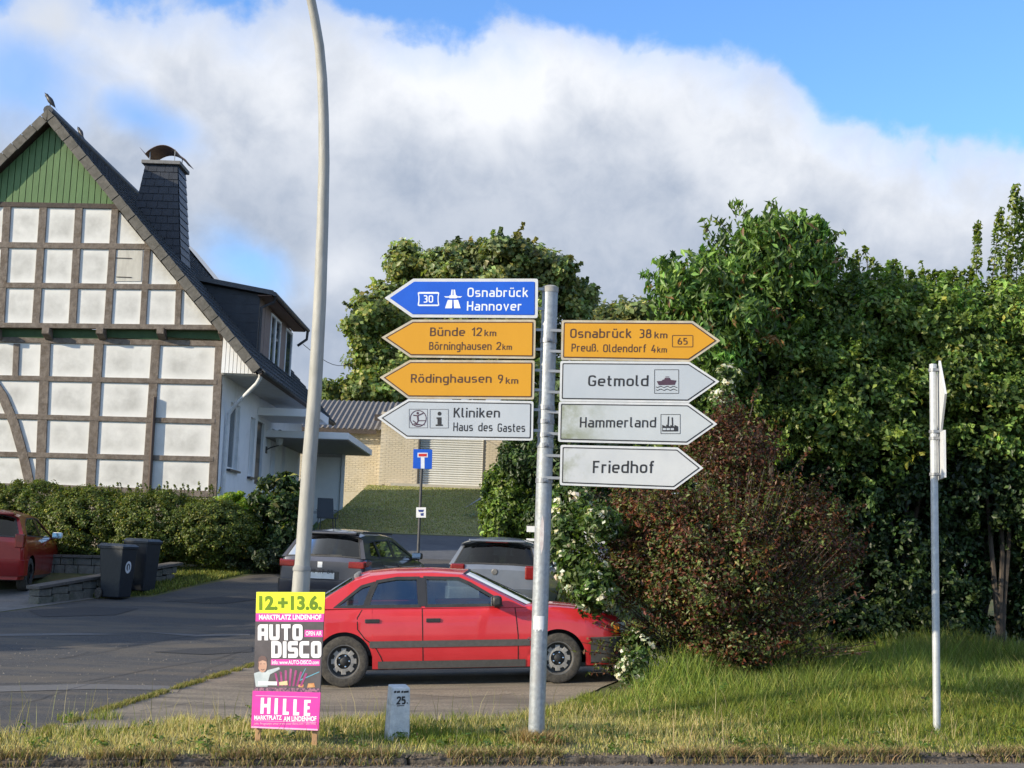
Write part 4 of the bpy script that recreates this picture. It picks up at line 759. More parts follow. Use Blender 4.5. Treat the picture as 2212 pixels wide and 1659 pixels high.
# ================================================================== CARS
tyrem = mat('tyre', (.035, .032, .028), (.085, .075, .062), 30, .85, bump=.003); blackp = mat('black_plastic', (.022, .022, .023), (.035, .035, .035), 20, .55)
greyp = mat('grey_plastic', (.075, .072, .068), (.10, .095, .09), 20, .6, bump=.001, bscale=200); darkin = mat('car_interior', (.045, .045, .048), rough=.9); seatm = mat('seat_cloth', (.13, .14, .15), (.18, .19, .20), 40, .95)
steel = mat('wheel_steel', (.16, .155, .15), (.22, .21, .20), 12, .45, metal=.5); chrome = mat('mirror_chrome', (.6, .62, .64), rough=.08, metal=1)
redl = mat('red_lamp', (.16, .008, .008), (.22, .015, .012), 40, .12, spec=.7); whitel = mat('clear_lamp', (.5, .5, .5), rough=.1, spec=.8)
def make_car(name, label, loc, yaw, S, paint, group=None):
    car = thing(name, label, 'car', loc, yaw, group); Wd = S['W']; wb = S['wb']; R_ = S['wr']; RA = S['ra']; sill = S['sill']
    tx = [p[0] for p in S['top']]; tz = [p[1] for p in S['top']]; px_ = [p[0] for p in S['plan']]; pf = [p[1] for p in S['plan']]
    topz = lambda x: float(np.interp(x, tx, tz))
    def hw(x, z):
        b = topz(x); t = (z-.2)/max(.2, b-.2); return Wd*float(np.interp(x, px_, pf))*float(np.interp(t, [0, .2, .5, .8, .94, 1], [.945, .985, 1, .985, .955, .925]))
    xe0, xe1 = tx[0], tx[-1]; gx_r, gx_f = S['gh'][0][0], S['gh'][-1][0]
    def zlo(x):
        z = sill
        for wx in (0, wb):
            d = abs(x-wx)
            if d < RA: z = max(z, R_+math.sqrt(RA*RA-d*d)-.0)
        return z
    xs = set(np.linspace(xe0, xe1, 46).tolist()) | set(tx) | {gx_r, gx_f}
    for wx in (0, wb):
        for k in range(-12, 13): xs.add(wx+RA*math.sin(k/12*math.pi/2))
        xs.add(wx-RA-.002); xs.add(wx+RA+.002)
    xs = sorted(x for x in xs if xe0 <= x <= xe1); q = []
    for x in xs:
        if not q or x-q[-1] > 1.5e-3: q.append(x)
    xs = q; nr = 12; mb = MB(); secs = []
    for x in xs:
        a, b = zlo(x), topz(x); s = []
        for j in range(nr+1): z = a+(b-a)*j/nr; s.append((x, hw(x, z), z))
        h = s[-1][1]
        for fr, dz in ((.95, .014), (.8, .026), (.45, .037), (0, .042)): s.append((x, h*fr, b+dz*min(1, h/.6)))
        secs.append(s)
    ns_ = len(secs[0])
    for side in (1, -1):
        vs = [(p[0], p[1]*side, p[2]) for s in secs for p in s]; fs = []
        for i in range(len(xs)-1):
            opening_ = gx_r-.001 <= (xs[i]+xs[i+1])/2 <= gx_f+.001
            for j in range(ns_-1):
                if opening_ and j >= nr+1: continue
                f = (i*ns_+j, (i+1)*ns_+j, (i+1)*ns_+j+1, i*ns_+j+1); fs.append(f if side < 0 else f[::-1])
        mb.add(vs, fs)
    for s in (secs[0], secs[-1]): mb.add([(p[0], p[1], p[2]) for p in s]+[(p[0], -p[1], p[2]) for p in reversed(s[:-1])], [tuple(range(2*ns_-1))])
    body = part('body', mb, paint, car, smooth=38, world=False)
    # wheel wells, floor, cabin liner
    mb = MB()
    for wx in (0, wb):
        for sd in (1, -1):
            n = 16; vs = []; fs = []
            for k in range(n+1):
                a = math.pi*k/n; X_, Z_ = wx+(RA+.004)*math.cos(a), R_+(RA+.004)*math.sin(a); vs += [(X_, sd*(Wd*.93), Z_), (X_, sd*(Wd-.34), Z_)]
            fs = [(2*k, 2*k+1, 2*k+3, 2*k+2) for k in range(n)]; vs += [(wx+RA, sd*(Wd-.34), .16), (wx-RA, sd*(Wd-.34), .16)]; fs.append(tuple([2*k+1 for k in range(n+1)]+[len(vs)-1, len(vs)-2])); mb.add(vs, fs)
    mb.bb(xe0+.15, xe1-.15, -Wd*.86, Wd*.86, sill-.02, sill+.03)
    part('underbody', mb, blackp, car, world=False)
    zb, zr = S['zb'], S['zr']; hb, hr = S['hb'], S['hr']
    def hg(z): return hb+(hr-hb)*(z-zb)/(zr-zb)
    x0, x1 = gx_r+.1, gx_f-.1; zi = zb-.015
    mb = MB(); y = hb-.06; mb.add([(x0, -y, .35), (x1, -y, .35), (x1, y, .35), (x0, y, .35), (x0, -y, zi), (x1, -y, zi), (x1, y, zi), (x0, y, zi)], [(0, 1, 2, 3), (0, 1, 5, 4), (2, 3, 7, 6), (1, 2, 6, 5), (3, 0, 4, 7)])
    mb.bb(gx_f-.62, gx_f-.05, -y, y, zi-.3, zi+.02); mb.bb(gx_r+.04, gx_r+S.get('shelf', .5), -y, y, zi-.05, zi-.01)
    part('interior', mb, darkin, car, world=False)
    for (sx, sy) in ((S['seats'][0], .36), (S['seats'][0], -.36), (S['seats'][1], .34), (S['seats'][1], -.34)):
        mb = MB(); mb.box((sx, sy, .5), (.26, .23, .1)); M_ = Matrix.Translation((sx-.3, sy, .84)) @ Matrix.Rotation(R(-14), 4, 'Y'); mb.box((0, 0, 0), (.06, .22, .3), M_); mb.box((-.0, 0, .39), (.045, .12, .075), M_)
        part('seat', mb, seatm, car, bevel=.03, world=False)
    # greenhouse shell
    gh = S['gh']; S7 = (-1, -.90, -.55, 0, .55, .90, 1); shell = MB(); bow = S.get('bow', .10)
    def sec(i):
        x, z = gh[i][0], gh[i][1]; h = hg(z); xm = (gx_r+gx_f)/2; crown = S.get('crown', .045)*min(1, max(0, (z-zb)/(zr-zb))) + .02; out = []
        dirx = 1 if x > xm else -1
        for s in S7: out.append((x+dirx*bow*(1-s*s)*gh[i][3], h*s, z+crown*(1-abs(s)**2.4)))
        return out
    for i in range(len(gh)-1):
        A, B = sec(i), sec(i+1); kd = gh[i][2]
        if kd == 'r': shell.add(A+B, [(j, j+1, j+8, j+7) for j in range(6)])
        else:
            shell.add(A+B, [(0, 1, 8, 7), (5, 6, 13, 12)]); g = MB(); g.add(A[1:6]+B[1:6], [(j, j+1, j+6, j+5) for j in range(4)])
            fr = i > len(gh)/2; part('windscreen' if fr else 'rear_window', g, GLASS if fr or S.get('clear_rear') else DGLASS, car, smooth=60, world=False)
            rb = MB(); w = .03
            for (P, Q, t) in ((A, B, 0), (B, A, 0)):
                for j in range(1, 5):
                    a, b_, c, d = Vector(P[j]), Vector(P[j+1]), Vector(Q[j+1]), Vector(Q[j]); up = Vector((0, 0, .004)); rb.add([a+up, b_+up, b_.lerp(c, w/(b_-c).length)+up, a.lerp(d, w/(a-d).length)+up], [(0, 1, 2, 3)])
            for j, j2 in ((1, 2), (5, 4)):
                a, b_ = Vector(A[j]), Vector(B[j]); c, d = a.lerp(Vector(A[j2]), .10), b_.lerp(Vector(B[j2]), .10); rb.add([a+up, b_+up, d+up, c+up], [(0, 1, 2, 3)])
            part('window_rubber', rb, blackp, car, world=False)
    outer = [(p[0], p[1]) for p in gh]
    for side in (1, -1):
        loops = [[Vector((p[0], p[1], 0)) for p in outer]] + [[Vector((p[0], p[1], 0)) for p in reversed(w)] for w in S['windows']]
        flat = [v for l in loops for v in l]; tr = tessellate_polygon(loops)
        shell.add([(v.x, side*hg(v.y), v.y) for v in flat], [tuple(t) for t in tr])
        shell.add([(v.x, side*(hg(v.y)-.03), v.y) for v in flat], [tuple(t) for t in tr])
    part('roof_shell', shell, paint, car, smooth=30, world=False)
    for side in (1, -1):
        for w in S['windows']:
            g = part('side_window', MB().add([(p[0], side*(hg(p[1])-.012), p[1]) for p in w], [tuple(range(len(w)))]), GLASS, car, world=False)
            v, f = ribbon2(w, S.get('trimw', .022), True); part('window_trim', MB().add([(a, side*(hg(b)+.004), b) for a, b in v], f), blackp, g, world=False)
    def sribbon(nm, pts, w, m, off=.002, sides=(1, -1), par=None):
        d = []
        for a, b in zip(pts[:-1], pts[1:]):
            k_ = max(1, int(math.hypot(b[0]-a[0], b[1]-a[1])/.05)); d += [(a[0]+(b[0]-a[0])*k/k_, a[1]+(b[1]-a[1])*k/k_) for k in range(k_)]
        d.append(pts[-1]); v, f = ribbon2(d, w)
        for side in sides: part(nm, MB().add([(a, side*(hw(a, b)+off), b) for a, b in v], f), m, par or car, world=False)
    gap = mat('shut_line', (.01, .008, .008), rough=.9)
    for g in S.get('gaps', []): sribbon('shut_line', g, .011, gap)
    for g in S.get('strips', []): sribbon('rubbing_strip', g[0], g[1], S.get('stripmat', greyp), .009)
    for g in S.get('sills', []): sribbon('sill_cover', g[0], g[1], S.get('stripmat', greyp), .006)
    for (hx, hz) in S.get('handles', []):
        for side in (1, -1):
            y = side*(hw(hx, hz)+.006); part('door_handle', MB().bb(hx-.085, hx+.085, y-.008, y+.012*1, hz-.022, hz+.022), S.get('handlemat', blackp), car, bevel=.006, world=False)
    for fr in (0, 1):      # bumpers wrap the ends
        if fr: x_s, x_e = S['bump_f']; 
        else: x_s, x_e = S['bump_r']
        z0, z1 = S['bz']; pth = []; m_ = 10; pz0, pz1 = z0, z1
        for k in range(m_+1): x = x_s+(x_e-x_s)*k/m_; pth.append((x, hw(x, (z0+z1)/2)+.03))
        end = x_e+(.035 if fr else -.035); pth.append((end, pth[-1][1]-.05)); full = pth+[(x, -y) for x, y in reversed(pth)]
        mb = MB(); n_ = len(full); vs = []
        for x, y in full: cx_ = x_s; vs += [(x, y, z0), (x, y, z1), (x-(x-x_s)*.06, y*.95, z0-.02), (x-(x-x_s)*.06, y*.95, z1+.012)]
        fs = []
        for i in range(n_-1): fs += [(4*i, 4*i+4, 4*i+5, 4*i+1), (4*i+1, 4*i+5, 4*i+7, 4*i+3), (4*i+2, 4*i+6, 4*i+4, 4*i)]
        mb.add(vs, fs); part('front_bumper' if fr else 'rear_bumper', mb, S['bumpmat'], car, smooth=40, world=False)
    # wheels
    My = Matrix.Rotation(R(90), 4, 'X')
    for wx in (0, wb):
        for side in (1, -1):
            yc = side*(Wd-.115); T = Matrix.Translation((wx, yc, R_)) @ (Matrix.Rotation(R(-90*side), 4, 'X'))
            Rr = R_*.66; prof = [(Rr, -.09), (R_*.86, -.10), (R_*.97, -.085), (R_, -.055), (R_, .055), (R_*.97, .085), (R_*.86, .10), (Rr, .09)]
            w = part('wheel', MB().lathe(prof, 36, T), tyrem, car, smooth=35, world=False)
            rim = MB().lathe([(Rr, -.085), (Rr, .088), (Rr*.95, .088), (Rr*.90, .05), (Rr*.90, -.05)], 32, T); part('rim', rim, steel if S['rim'] != 'dark' else mat('dark_alloy', (.03, .03, .032), rough=.35, metal=.6), w, smooth=35, world=False)
            if S['rim'] == 'steel':
                disc = MB().lathe([(Rr*.93, .035), (Rr*.60, .02), (Rr*.3, .045), (0.001, .045)], 32, T); part('wheel_disc', disc, mat('black_steel', (.02, .02, .02), rough=.5), w, smooth=50, world=False)
                cover = MB(); nseg = 8; ri, ro = Rr*.44, Rr*.78
                ring = []; hgt = .062
                for k in range(nseg):
                    for (da, rad) in ((-.5, ro*.80), (-.30, ro*.80), (-.24, ro), (.24, ro), (.30, ro*.80)):
                        a = 2*math.pi*(k+da)/nseg; ring.append((rad*math.cos(a), rad*math.sin(a), ri*math.cos(a), ri*math.sin(a)))
                vs = []; 
                for a, b, c, d in ring: vs += [T @ Vector((a, b, hgt-.006)), T @ Vector((c, d, hgt)), T @ Vector((a, b, hgt-.03))]
                n_ = len(ring); cover.add(vs, [(3*i, 3*i+1, 3*((i+1) % n_)+1, 3*((i+1) % n_)) for i in range(n_)]+[(3*i, 3*((i+1) % n_), 3*((i+1) % n_)+2, 3*i+2) for i in range(n_)])
                part('wheel_cover', cover, mat('cover_silver', (.27, .26, .24), (.36, .34, .32), 20, .55, metal=.2), w, world=False); cap = MB().lathe([(Rr*.22, .045), (Rr*.22, .07), (Rr*.15, .078), (0.001, .078)], 20, T); part('hub_cap', cap, blackp, w, smooth=40, world=False)
                nuts = MB()
                for k in range(5): a = 2*math.pi*k/5; nuts.lathe([(.011, .045), (.011, .06), (.001, .062)], 6, T @ Matrix.Translation((Rr*.33*math.cos(a), Rr*.33*math.sin(a), 0)))
                part('wheel_nuts', nuts, chrome, w, world=False)
            else:
                sp_ = MB()
                for k in range(5):
                    for dd in (-.17, .17): sp_.box((Rr*.5, 0, .055), (Rr*.48, .018, .014), T @ Matrix.Rotation(2*math.pi*k/5+dd, 4, 'Z'))
                sp_.lathe([(Rr*.25, .03), (Rr*.22, .075), (.001, .078)], 16, T); sp_.lathe([(Rr*.9, .0), (.001, 0)], 24, T)
                part('wheel_spokes', sp_, mat('dark_alloy', (.03, .03, .032), rough=.35, metal=.6) if S['rim'] == 'dark' else steel, w, world=False)
    for side in (1, -1):    # mirrors
        mx, mz = S['mirror']; y = side*(hg(mz)+.14); m_ = part('door_mirror', MB().bb(mx-.06, mx+.06, y-.10, y+.10, mz-.065, mz+.06), S.get('mirmat', blackp), car, bevel=.035, smooth=60, world=False)
        part('mirror_arm', MB().bb(mx-.02, mx+.05, min(y, side*hb*.97), max(y, side*hb*.97), mz-.075, mz-.035), blackp, m_, world=False)
        part('mirror_glass', MB().bb(mx-.074, mx-.062, y-.085, y+.085, mz-.05, mz+.05), chrome, m_, world=False)
    for (nm, c, h, m_, bv) in S['bits']:
        for side in ((1, -1) if c[1] else (1,)):
            part(nm, MB().box((c[0], c[1]*side, c[2]), h), m_, car, bevel=bv, world=False)
    car['x'] = 0; del car['x']
    return car, hw, hg
def carpaint(n, c, c2=None, metal=0.0, rough=.35): return mat(n, c, c2 or tuple(v*1.06 for v in c), 3, rough, metal=metal, coat=.8, spec=.5)
# --- red saloon in front
sal = dict(W=.84, wb=2.54, wr=.305, ra=.355, sill=.22, zb=.945, zr=1.37, hb=.79, hr=.60, shelf=.75, seats=(1.35, .55),
    top=[(-.80, .70), (-.78, .84), (-.72, .925), (-.4, .955), (0, .955), (1.2, .948), (2.05, .955), (2.35, .945), (2.8, .90), (3.1, .855), (3.28, .80), (3.36, .72)],
    plan=[(-.80, .80), (-.78, .86), (-.7, .93), (-.45, .98), (.2, 1), (2.4, 1), (2.9, .985), (3.15, .94), (3.3, .87), (3.36, .80)],
    gh=[(-.42, .95, 'g', .7), (.12, 1.29, 'r', .35), (.30, 1.345, 'r', .2), (.62, 1.375, 'r', .1), (1.05, 1.378, 'r', .1), (1.40, 1.35, 'g', 1.3), (2.16, .945, 'r', 2.6)],
    windows=[[(-.10, .975), (.235, .975), (.265, 1.06), (.335, 1.255), (.20, 1.215)], [(.275, .975), (.89, .975), (.875, 1.315), (.62, 1.315), (.385, 1.275), (.31, 1.10)], [(.97, .975), (1.86, .975), (1.80, 1.055), (1.50, 1.24), (1.36, 1.305), (.955, 1.318)]],
    gaps=[[(.93, .27), (.925, .60), (.92, .94)], [(2.06, .27), (2.06, .6), (2.03, .94)], [(.21, .935), (.155, .84), (.16, .70), (.25, .58), (.36, .50), (.43, .37), (.47, .27)], [(.47, .268), (2.06, .268)]],
    strips=[([(.30, .515), (2.20, .515)], .075)], sills=[([(.40, .262), (2.15, .262)], .085), ([(-.78, .50), (-.38, .50)], .08)], handles=[(.33, .80), (1.05, .80)], stripmat=greyp,
    trimw=.036, bump_f=(2.93, 3.36), bump_r=(-.38, -.80), bz=(.27, .56), bumpmat=greyp, rim='steel', mirror=(1.80, 1.03), clear_rear=1,
    bits=[('headlight', (3.32, .52, .67), (.06, .20, .065), whitel, .02), ('grille', (3.345, 0, .67), (.04, .30, .06), blackp, .005), ('front_indicator', (3.22, .70, .66), (.09, .05, .05), mat('amber', (.6, .2, .02), rough=.2), .015), ('tail_light', (-.78, .55, .78), (.04, .2, .08), redl, .015), ('wiper_cowl', (2.22, .30, .965), (.06, .32, .012), blackp, .004)])
ZS = .935
def zsc(q): return [(x, z*ZS) for x, z in q]
sal['top'] = zsc(sal['top']); sal['windows'] = [zsc(w) for w in sal['windows']]; sal['gh'] = [(a, b*ZS, k, d) for a, b, k, d in sal['gh']]; sal['gaps'] = [zsc(g) for g in sal['gaps']]
sal['strips'] = [(zsc(g), w) for g, w in sal['strips']]; sal['sills'] = [(zsc(g), w) for g, w in sal['sills']]; sal['handles'] = zsc(sal['handles']); sal['mirror'] = zsc([sal['mirror']])[0]
sal['zb'] *= ZS; sal['zr'] = 1.37*ZS; sal['wr'] = .292; sal['ra'] = .335; sal['sill'] = .20; sal['bz'] = (.24, .52); sal['crown'] = .035
sal['bits'] = [(n, (c_[0], c_[1], c_[2]*ZS), h, m, b) for n, c_, h, m, b in sal['bits']]
A0 = gp(742, 1487); A1 = gp(1205, 1478); dA = A1-A0; YA = math.atan2(dA.y, dA.x); redp = carpaint('red_paint', (.56, .018, .025), (.61, .028, .036), rough=.45)
loc = (A0.x - math.sin(YA)*.73, A0.y + math.cos(YA)*.73, A0.z+.014)
saloon, hwA, hgA = make_car('saloon_car', 'old red four-door saloon parked broadside behind the signpost', loc, YA, sal, redp); saloon.rotation_euler = (0, -math.atan2(dA.z, math.hypot(dA.x, dA.y)), YA); saloon.scale = (.965, .97, .985)
# tailgate glass frit etc: quarter, side badge
mb = MB(); T = Matrix.Translation((2.33-.14, -(hwA(2.19, .515)+.012), .515)) @ Matrix.Rotation(R(90), 4, 'X'); mb.lathe([(.022, 0), (.022, .004), (.014, .004), (.014, 0)], 16, T); part('wing_badge', mb, chrome, saloon, world=False)
for sd in (1, -1):
    q = [(.88, .91), (.975, .91), (.96, 1.235), (.87, 1.235)]; part('door_pillar', MB().add([(a, sd*(hgA(b)+.007), b) for a, b in q], [(0, 1, 2, 3)]), mat('pillar_black', (.03, .03, .032), rough=.25), saloon, world=False)
# --- hatchbacks
def hatch(W, h, L_r, belt, wb=2.5, **k):
    xe = -L_r; zr = h-.085
    d = dict(W=W, wb=wb, wr=.31, ra=.36, sill=.22, zb=belt, zr=zr, hb=W*.93, hr=W*.70, shelf=.5, seats=(1.35, .5),
     top=[(xe, belt-.10), (xe+.03, belt-.02), (xe+.12, belt), (.5, belt), (2.0, belt-.01), (2.5, belt-.06), (2.95, belt-.16), (3.2, belt-.32)],
     plan=[(xe, .90), (xe+.05, .95), (xe+.2, .99), (.2, 1), (2.4, .99), (2.9, .93), (3.2, .78)],
     gh=[(xe+.06, belt, 'g', .35), (xe+.30, zr-.07, 'r', .3), (xe+.22, zr-.035, 'r', .25), (xe+.5, zr+.0, 'r', .1), (.7, zr+.015, 'r', .1), (1.25, zr-.02, 'g', .5), (2.25, belt-.02, 'r', 1.2)],
     windows=[[(xe+.38, belt+.05), (.18, belt+.03), (.16, zr-.09), (xe+.55, zr-.12), (xe+.42, belt+.16)], [(.24, belt+.03), (.95, belt+.03), (.93, zr-.065), (.22, zr-.085)], [(1.02, belt+.03), (1.98, belt+.03), (1.22, zr-.09), (1.0, zr-.065)]],
     gaps=[[(.98, .27), (.98, belt-.02)], [(2.02, .27), (2.02, belt-.02)], [(.22, belt-.02), (.2, .75), (.38, .5), (.45, .28)]], strips=[], sills=[([(.4, .25), (2.1, .25)], .06)], handles=[(.35, belt-.13), (1.12, belt-.13)],
     bump_f=(2.85, 3.2), bump_r=(-.38, xe), bz=(.30, .58), crown=.085, rim='alloy', mirror=(1.92, belt+.07), bits=[])
    d.update(k); return d
plate = mat('plate_white', (.62, .63, .62), rough=.5); ptxt = mat('plate_black', (.02, .02, .02), rough=.6)
def rear_plate(car, xe, text, z=.70, wmat=plate, y0=0.0):
    y0 = y0; p = part('number_plate', MB().bb(xe-.012, xe-.004, y0-.26, y0+.26, z-.055, z+.055), wmat, car, world=False)
    mb = MB(); din_fit(mb, text, -.20, -.036, .24, .072, lambda a, b, o: (xe-.0135-o, y0-a, z-b), 1.0); part('lettering', mb, ptxt, p, world=False)
    part('country_strip', MB().bb(xe-.0135, xe-.0125, y0+.215, y0+.258, z-.052, z+.052), mat('plate_blue', (.01, .04, .35), rough=.5), p, world=False)
darkpaint = carpaint('anthracite_paint', (.055, .055, .07), (.07, .07, .085), .3, .3); silver = carpaint('silver_blue_paint', (.17, .195, .24), (.21, .235, .28), .35, .3)
c = at(690, 1300, 22.0)
xe = -.62; sp1 = hatch(.865, 1.47, .62, .97, bumpmat=darkpaint, handlemat=darkpaint,
  bits=[('tail_light', (xe+.06, .66, .86), (.07, .15, .06), redl, .02), ('tail_light', (xe+.18, .80, .88), (.14, .03, .05), redl, .012), ('spoiler', (xe+.27, 0, 1.415), (.10, .56, .018), darkpaint, .008), ('rear_wiper', (xe+.055, .10, 1.02), (.012, .26, .012), blackp, .003), ('roof_rail', (.5, .60, 1.44), (.75, .018, .018), blackp, .008), ('lower_valance', (xe-.036, 0, .36), (.01, .55, .06), blackp, .005), ('plate_recess', (xe-.002, 0, .66), (.003, .34, .075), blackp, .002)])
z = gz(c.x, 22.2); ya = R(75); car2, _, _ = make_car('hatchback_car', 'dark grey hatchback seen from behind, left of the two behind the red saloon', (c.x+math.cos(ya)*.62, 22.0+math.sin(ya)*.62, z), ya, sp1, darkpaint, 'hatchbacks parked behind the saloon')
rear_plate(car2, xe-.006, 'MI AT 64', .66); part('aerial', MB().tube([(-.12, 0, 1.44), (-.20, 0, 1.60)], .007, 5), blackp, car2, world=False); part('sticker', MB().bb(xe-.010, xe-.006, -.02, .07, .80, .90), whitep, car2, world=False)
c = at(1066, 1300, 21.7); xe = -.60; sp2 = hatch(.89, 1.45, .60, .96, bumpmat=silver, handlemat=silver,
  bits=[('tail_light', (xe+.05, .66, .86), (.07, .13, .12), redl, .03), ('spoiler', (xe+.25, 0, 1.40), (.08, .50, .018), silver, .008), ('brake_light', (xe+.20, 0, 1.378), (.012, .2, .010), redl, .003), ('rear_wiper', (xe+.055, -.12, 1.00), (.012, .28, .012), blackp, .003)])
z = gz(c.x, 21.9); ya = R(83); car3, _, _ = make_car('hatchback_car', 'silver-blue hatchback seen from behind, just left of the signpost', (c.x+math.cos(ya)*.6, 21.7+math.sin(ya)*.6, z), ya, sp2, silver, 'hatchbacks parked behind the saloon')
rear_plate(car3, xe-.036, 'MI', .50); part('tailgate_badge', MB().lathe([(.055, 0), (.055, .008), (.04, .012), (.001, .012)], 20, Matrix.Translation((xe-.002, 0, .86)) @ Matrix.Rotation(R(-90), 4, 'Y')), steel, car3, world=False); part('aerial', MB().tube([(-.14, 0, 1.43), (-.22, 0, 1.62)], .007, 5), blackp, car3, world=False)
c = gp(52, 1277); xe = -.60; wine = carpaint('dark_red_paint', (.30, .012, .012), (.34, .02, .018), .1, .3)
sp3 = hatch(.85, 1.49, .60, .98, bumpmat=wine, handlemat=wine, rim='dark', mirmat=whitep,
  windows=[[(-.22, 1.03), (.90, 1.01), (.86, 1.37), (.25, 1.35), (-.02, 1.24)], [(.97, 1.01), (1.98, 1.01), (1.22, 1.355), (.94, 1.38)]],
  gaps=[[(.93, .27), (.93, .96)], [(2.02, .27), (2.02, .96)]], handles=[(1.12, .86)], bits=[('tail_light', (xe+.08, .72, .93), (.09, .08, .13), redl, .02), ('spoiler', (xe+.27, 0, 1.43), (.10, .54, .018), wine, .008), ('rear_wiper', (xe+.055, .10, 1.04), (.012, .26, .012), blackp, .003)])
ya = R(99); car4, _, _ = make_car('hatchback_car', 'glossy dark red three-door hatchback at the left edge by the hedge', (c.x+math.cos(ya+R(90))*.75, c.y+math.sin(ya+R(90))*.75, gz(c.x, c.y)+.006), ya, sp3, wine)
# ================================================================== SIGNPOST
galv = mat('galvanised_steel', (.25, .275, .30), (.38, .405, .43), 28, .5, metal=.35, bump=.0015, bscale=60, c3=(.30, .31, .32), s3=9, r3=(.48, .6))
post = thing('signpost', 'galvanised steel post carrying eight arrow-shaped direction signs', 'signpost', (.315, 10.87, 0))
pr = .071; zt_ = at(1190, 622, 10.87).z
part('post', MB().tube([(.315, 10.87, -.1), (.315, 10.87, zt_)], pr, 32), galv, post, smooth=60)
part('post_cap', MB().lathe([(pr+.004, -.045), (pr+.005, .004), (pr*.7, .018), (.001, .022)], 32, Matrix.Translation((.315, 10.87, zt_))), mat('cap_grey', (.28, .27, .25), (.36, .35, .33), 20, .8), post, smooth=40)
def crop2(X, Y): return 795.4+X*.3596, 576+.3596*Y
clampm = mat('clamp_steel', (.20, .21, .23), (.30, .31, .33), 20, .45, metal=.5)
for Y in (440, 845, 928, 1010, 1072, 1285):
    z = at(*crop2(1085, Y), 10.80).z; M_ = Matrix.Translation((.315, 10.87, z)); mb = MB().lathe([(pr+.001, -.020), (pr+.006, -.020), (pr+.006, .020), (pr+.001, .020)], 28, M_, closed=True)
    mb.bb(.30, .345, 10.87-pr-.028, 10.87-pr-.004, z-.014, z+.014); mb.bb(.31, .325, 10.87-pr-.038, 10.87-pr-.02, z-.007, z+.007); part('clamp', mb, clampm, post)
part('sticker', (lambda m: m.add([(.315-.0725*math.sin(R(a))*1.0, 10.87-.0725*math.cos(R(a)), z_) for z_, a in [(1.60+.0, 5), (1.66, 16), (1.77, 20), (1.88, 16), (1.94, 5), (1.88, -6), (1.77, -10), (1.66, -6)]], [tuple(range(8))]))(MB()), mat('faded_sticker', (.45, .38, .38), (.58, .55, .55), 14, .7), post)
part('paper_remnant', (lambda m: m.add([(.315-.0722*math.sin(R(a)), 10.87-.0722*math.cos(R(a)), z_) for a in range(-30, 60, 10) for z_ in (.95+.015*math.sin(a), 1.07)], [(2*i, 2*i+2, 2*i+3, 2*i+1) for i in range(8)]))(MB()), mat('paper', (.66, .67, .68), (.74, .74, .74), 20, .85), post)
nrm = Vector((-.07, -.9975, 0)); P0_ = Vector((.315, 10.775, 0))
def signmap(px, py, off=0.0):       # picture position -> point on the sign plane, 'off' proud of it
    d = ray(px, py); o = Vector((0, 0, EYE)); t = (P0_+nrm*off-o).dot(nrm)/d.dot(nrm); return o+d*t
def cm(X, Y, off=0.0): return signmap(*crop2(X, Y), off)
rimw = mat('sign_rim_white', (.52, .54, .56), (.60, .61, .62), 12, .5); rimy = mat('sign_rim_weathered', (.42, .34, .22), (.52, .47, .36), 10, .6, c3=(.38, .38, .36), s3=6)
blue = mat('sign_blue', (.005, .085, .53), (.007, .10, .58), 3, .4); amber = mat('sign_yellow', (.56, .265, .006), (.62, .30, .010), 2.5, .42, stretch=(1, 1, .2), ramp=(.2, .8))
signw = mat('sign_white', (.40, .44, .485), (.45, .485, .525), 3, .45, stretch=(1, 1, .5)); moss = mat('sign_white_mossy', (.43, .465, .49), (.49, .52, .54), 3, .5, c3=(.17, .19, .09), s3=7.0, r3=(.36, .66), xmask=(.10, .62))
ink = mat('sign_black', (.02, .02, .022), rough=.5); inkb = mat('sign_brownish_black', (.07, .03, .015), (.09, .04, .02), 20, .5); alu = mat('sign_back_alu', (.3, .31, .32), (.38, .39, .4), 14, .5, metal=.5)
def rnd(poly, r, idx):      # rounded corners in crop space for chosen corners
    return rounded([(*p, r if i in idx else 4) for i, p in enumerate(poly)], True, 4)
def arrow_sign(label, poly, rcorn, rim, face, bcol, bw, inset1, lines, ink_, extra=None, mossy=False):
    rp = rnd(poly, 16, rcorn); base = MB().prism([cm(*p, 0) for p in rp], nrm*-.018)
    s = part('direction_sign', base, rim, post, label=label)
    ip = inset(poly, inset1); ip2 = rnd(ip, 9, rcorn)
    part('border', MB().prism([cm(*p, .002) for p in ip2], nrm*-.002), bcol, s)
    ip3 = rnd(inset(poly, inset1+bw), 6, rcorn); part('sign_face', MB().prism([cm(*p, .0045) for p in ip3], nrm*-.002), face, s)
    for (t, x0, b, x1, cap) in lines: mb = MB(); din_fit(mb, t, x0, b, x1, cap, cm, .98, lean=-.035, off=.006); part('lettering', mb, ink_, s)
    if extra: extra(s)
    for k in (.25, .75):
        a, b = min(p[1] for p in poly), max(p[1] for p in poly); y = a+(b-a)*k; right = poly[0][0] > 1100
        xe_ = 1165 if right else 1000; p1 = cm(xe_+(20 if right else -20), y, -.03); br = MB().bb(min(p1.x, .315), max(p1.x, .315), p1.y+.005, 10.83, p1.z-.012, p1.z+.012); part('mounting_bracket', br, alu, s)
    return s
def poly_part(nm, polys, m, s, off=.006):
    mb = MB()
    for i, p in enumerate(polys): mb.add([cm(*q, off+i*.0002) for q in p], [tuple(t) for t in tessellate_polygon([[Vector((a, b, 0)) for a, b in p]])])
    return part(nm, mb, m, s)
def boxline(x0, x1, y0, y1, w, r=0):
    v, f = ribbon2(rounded([(x0, y0, r), (x1, y0, r), (x1, y1, r), (x0, y1, r)], True) if r else [(x0, y0), (x1, y0), (x1, y1), (x0, y1)], w, True); return v, f
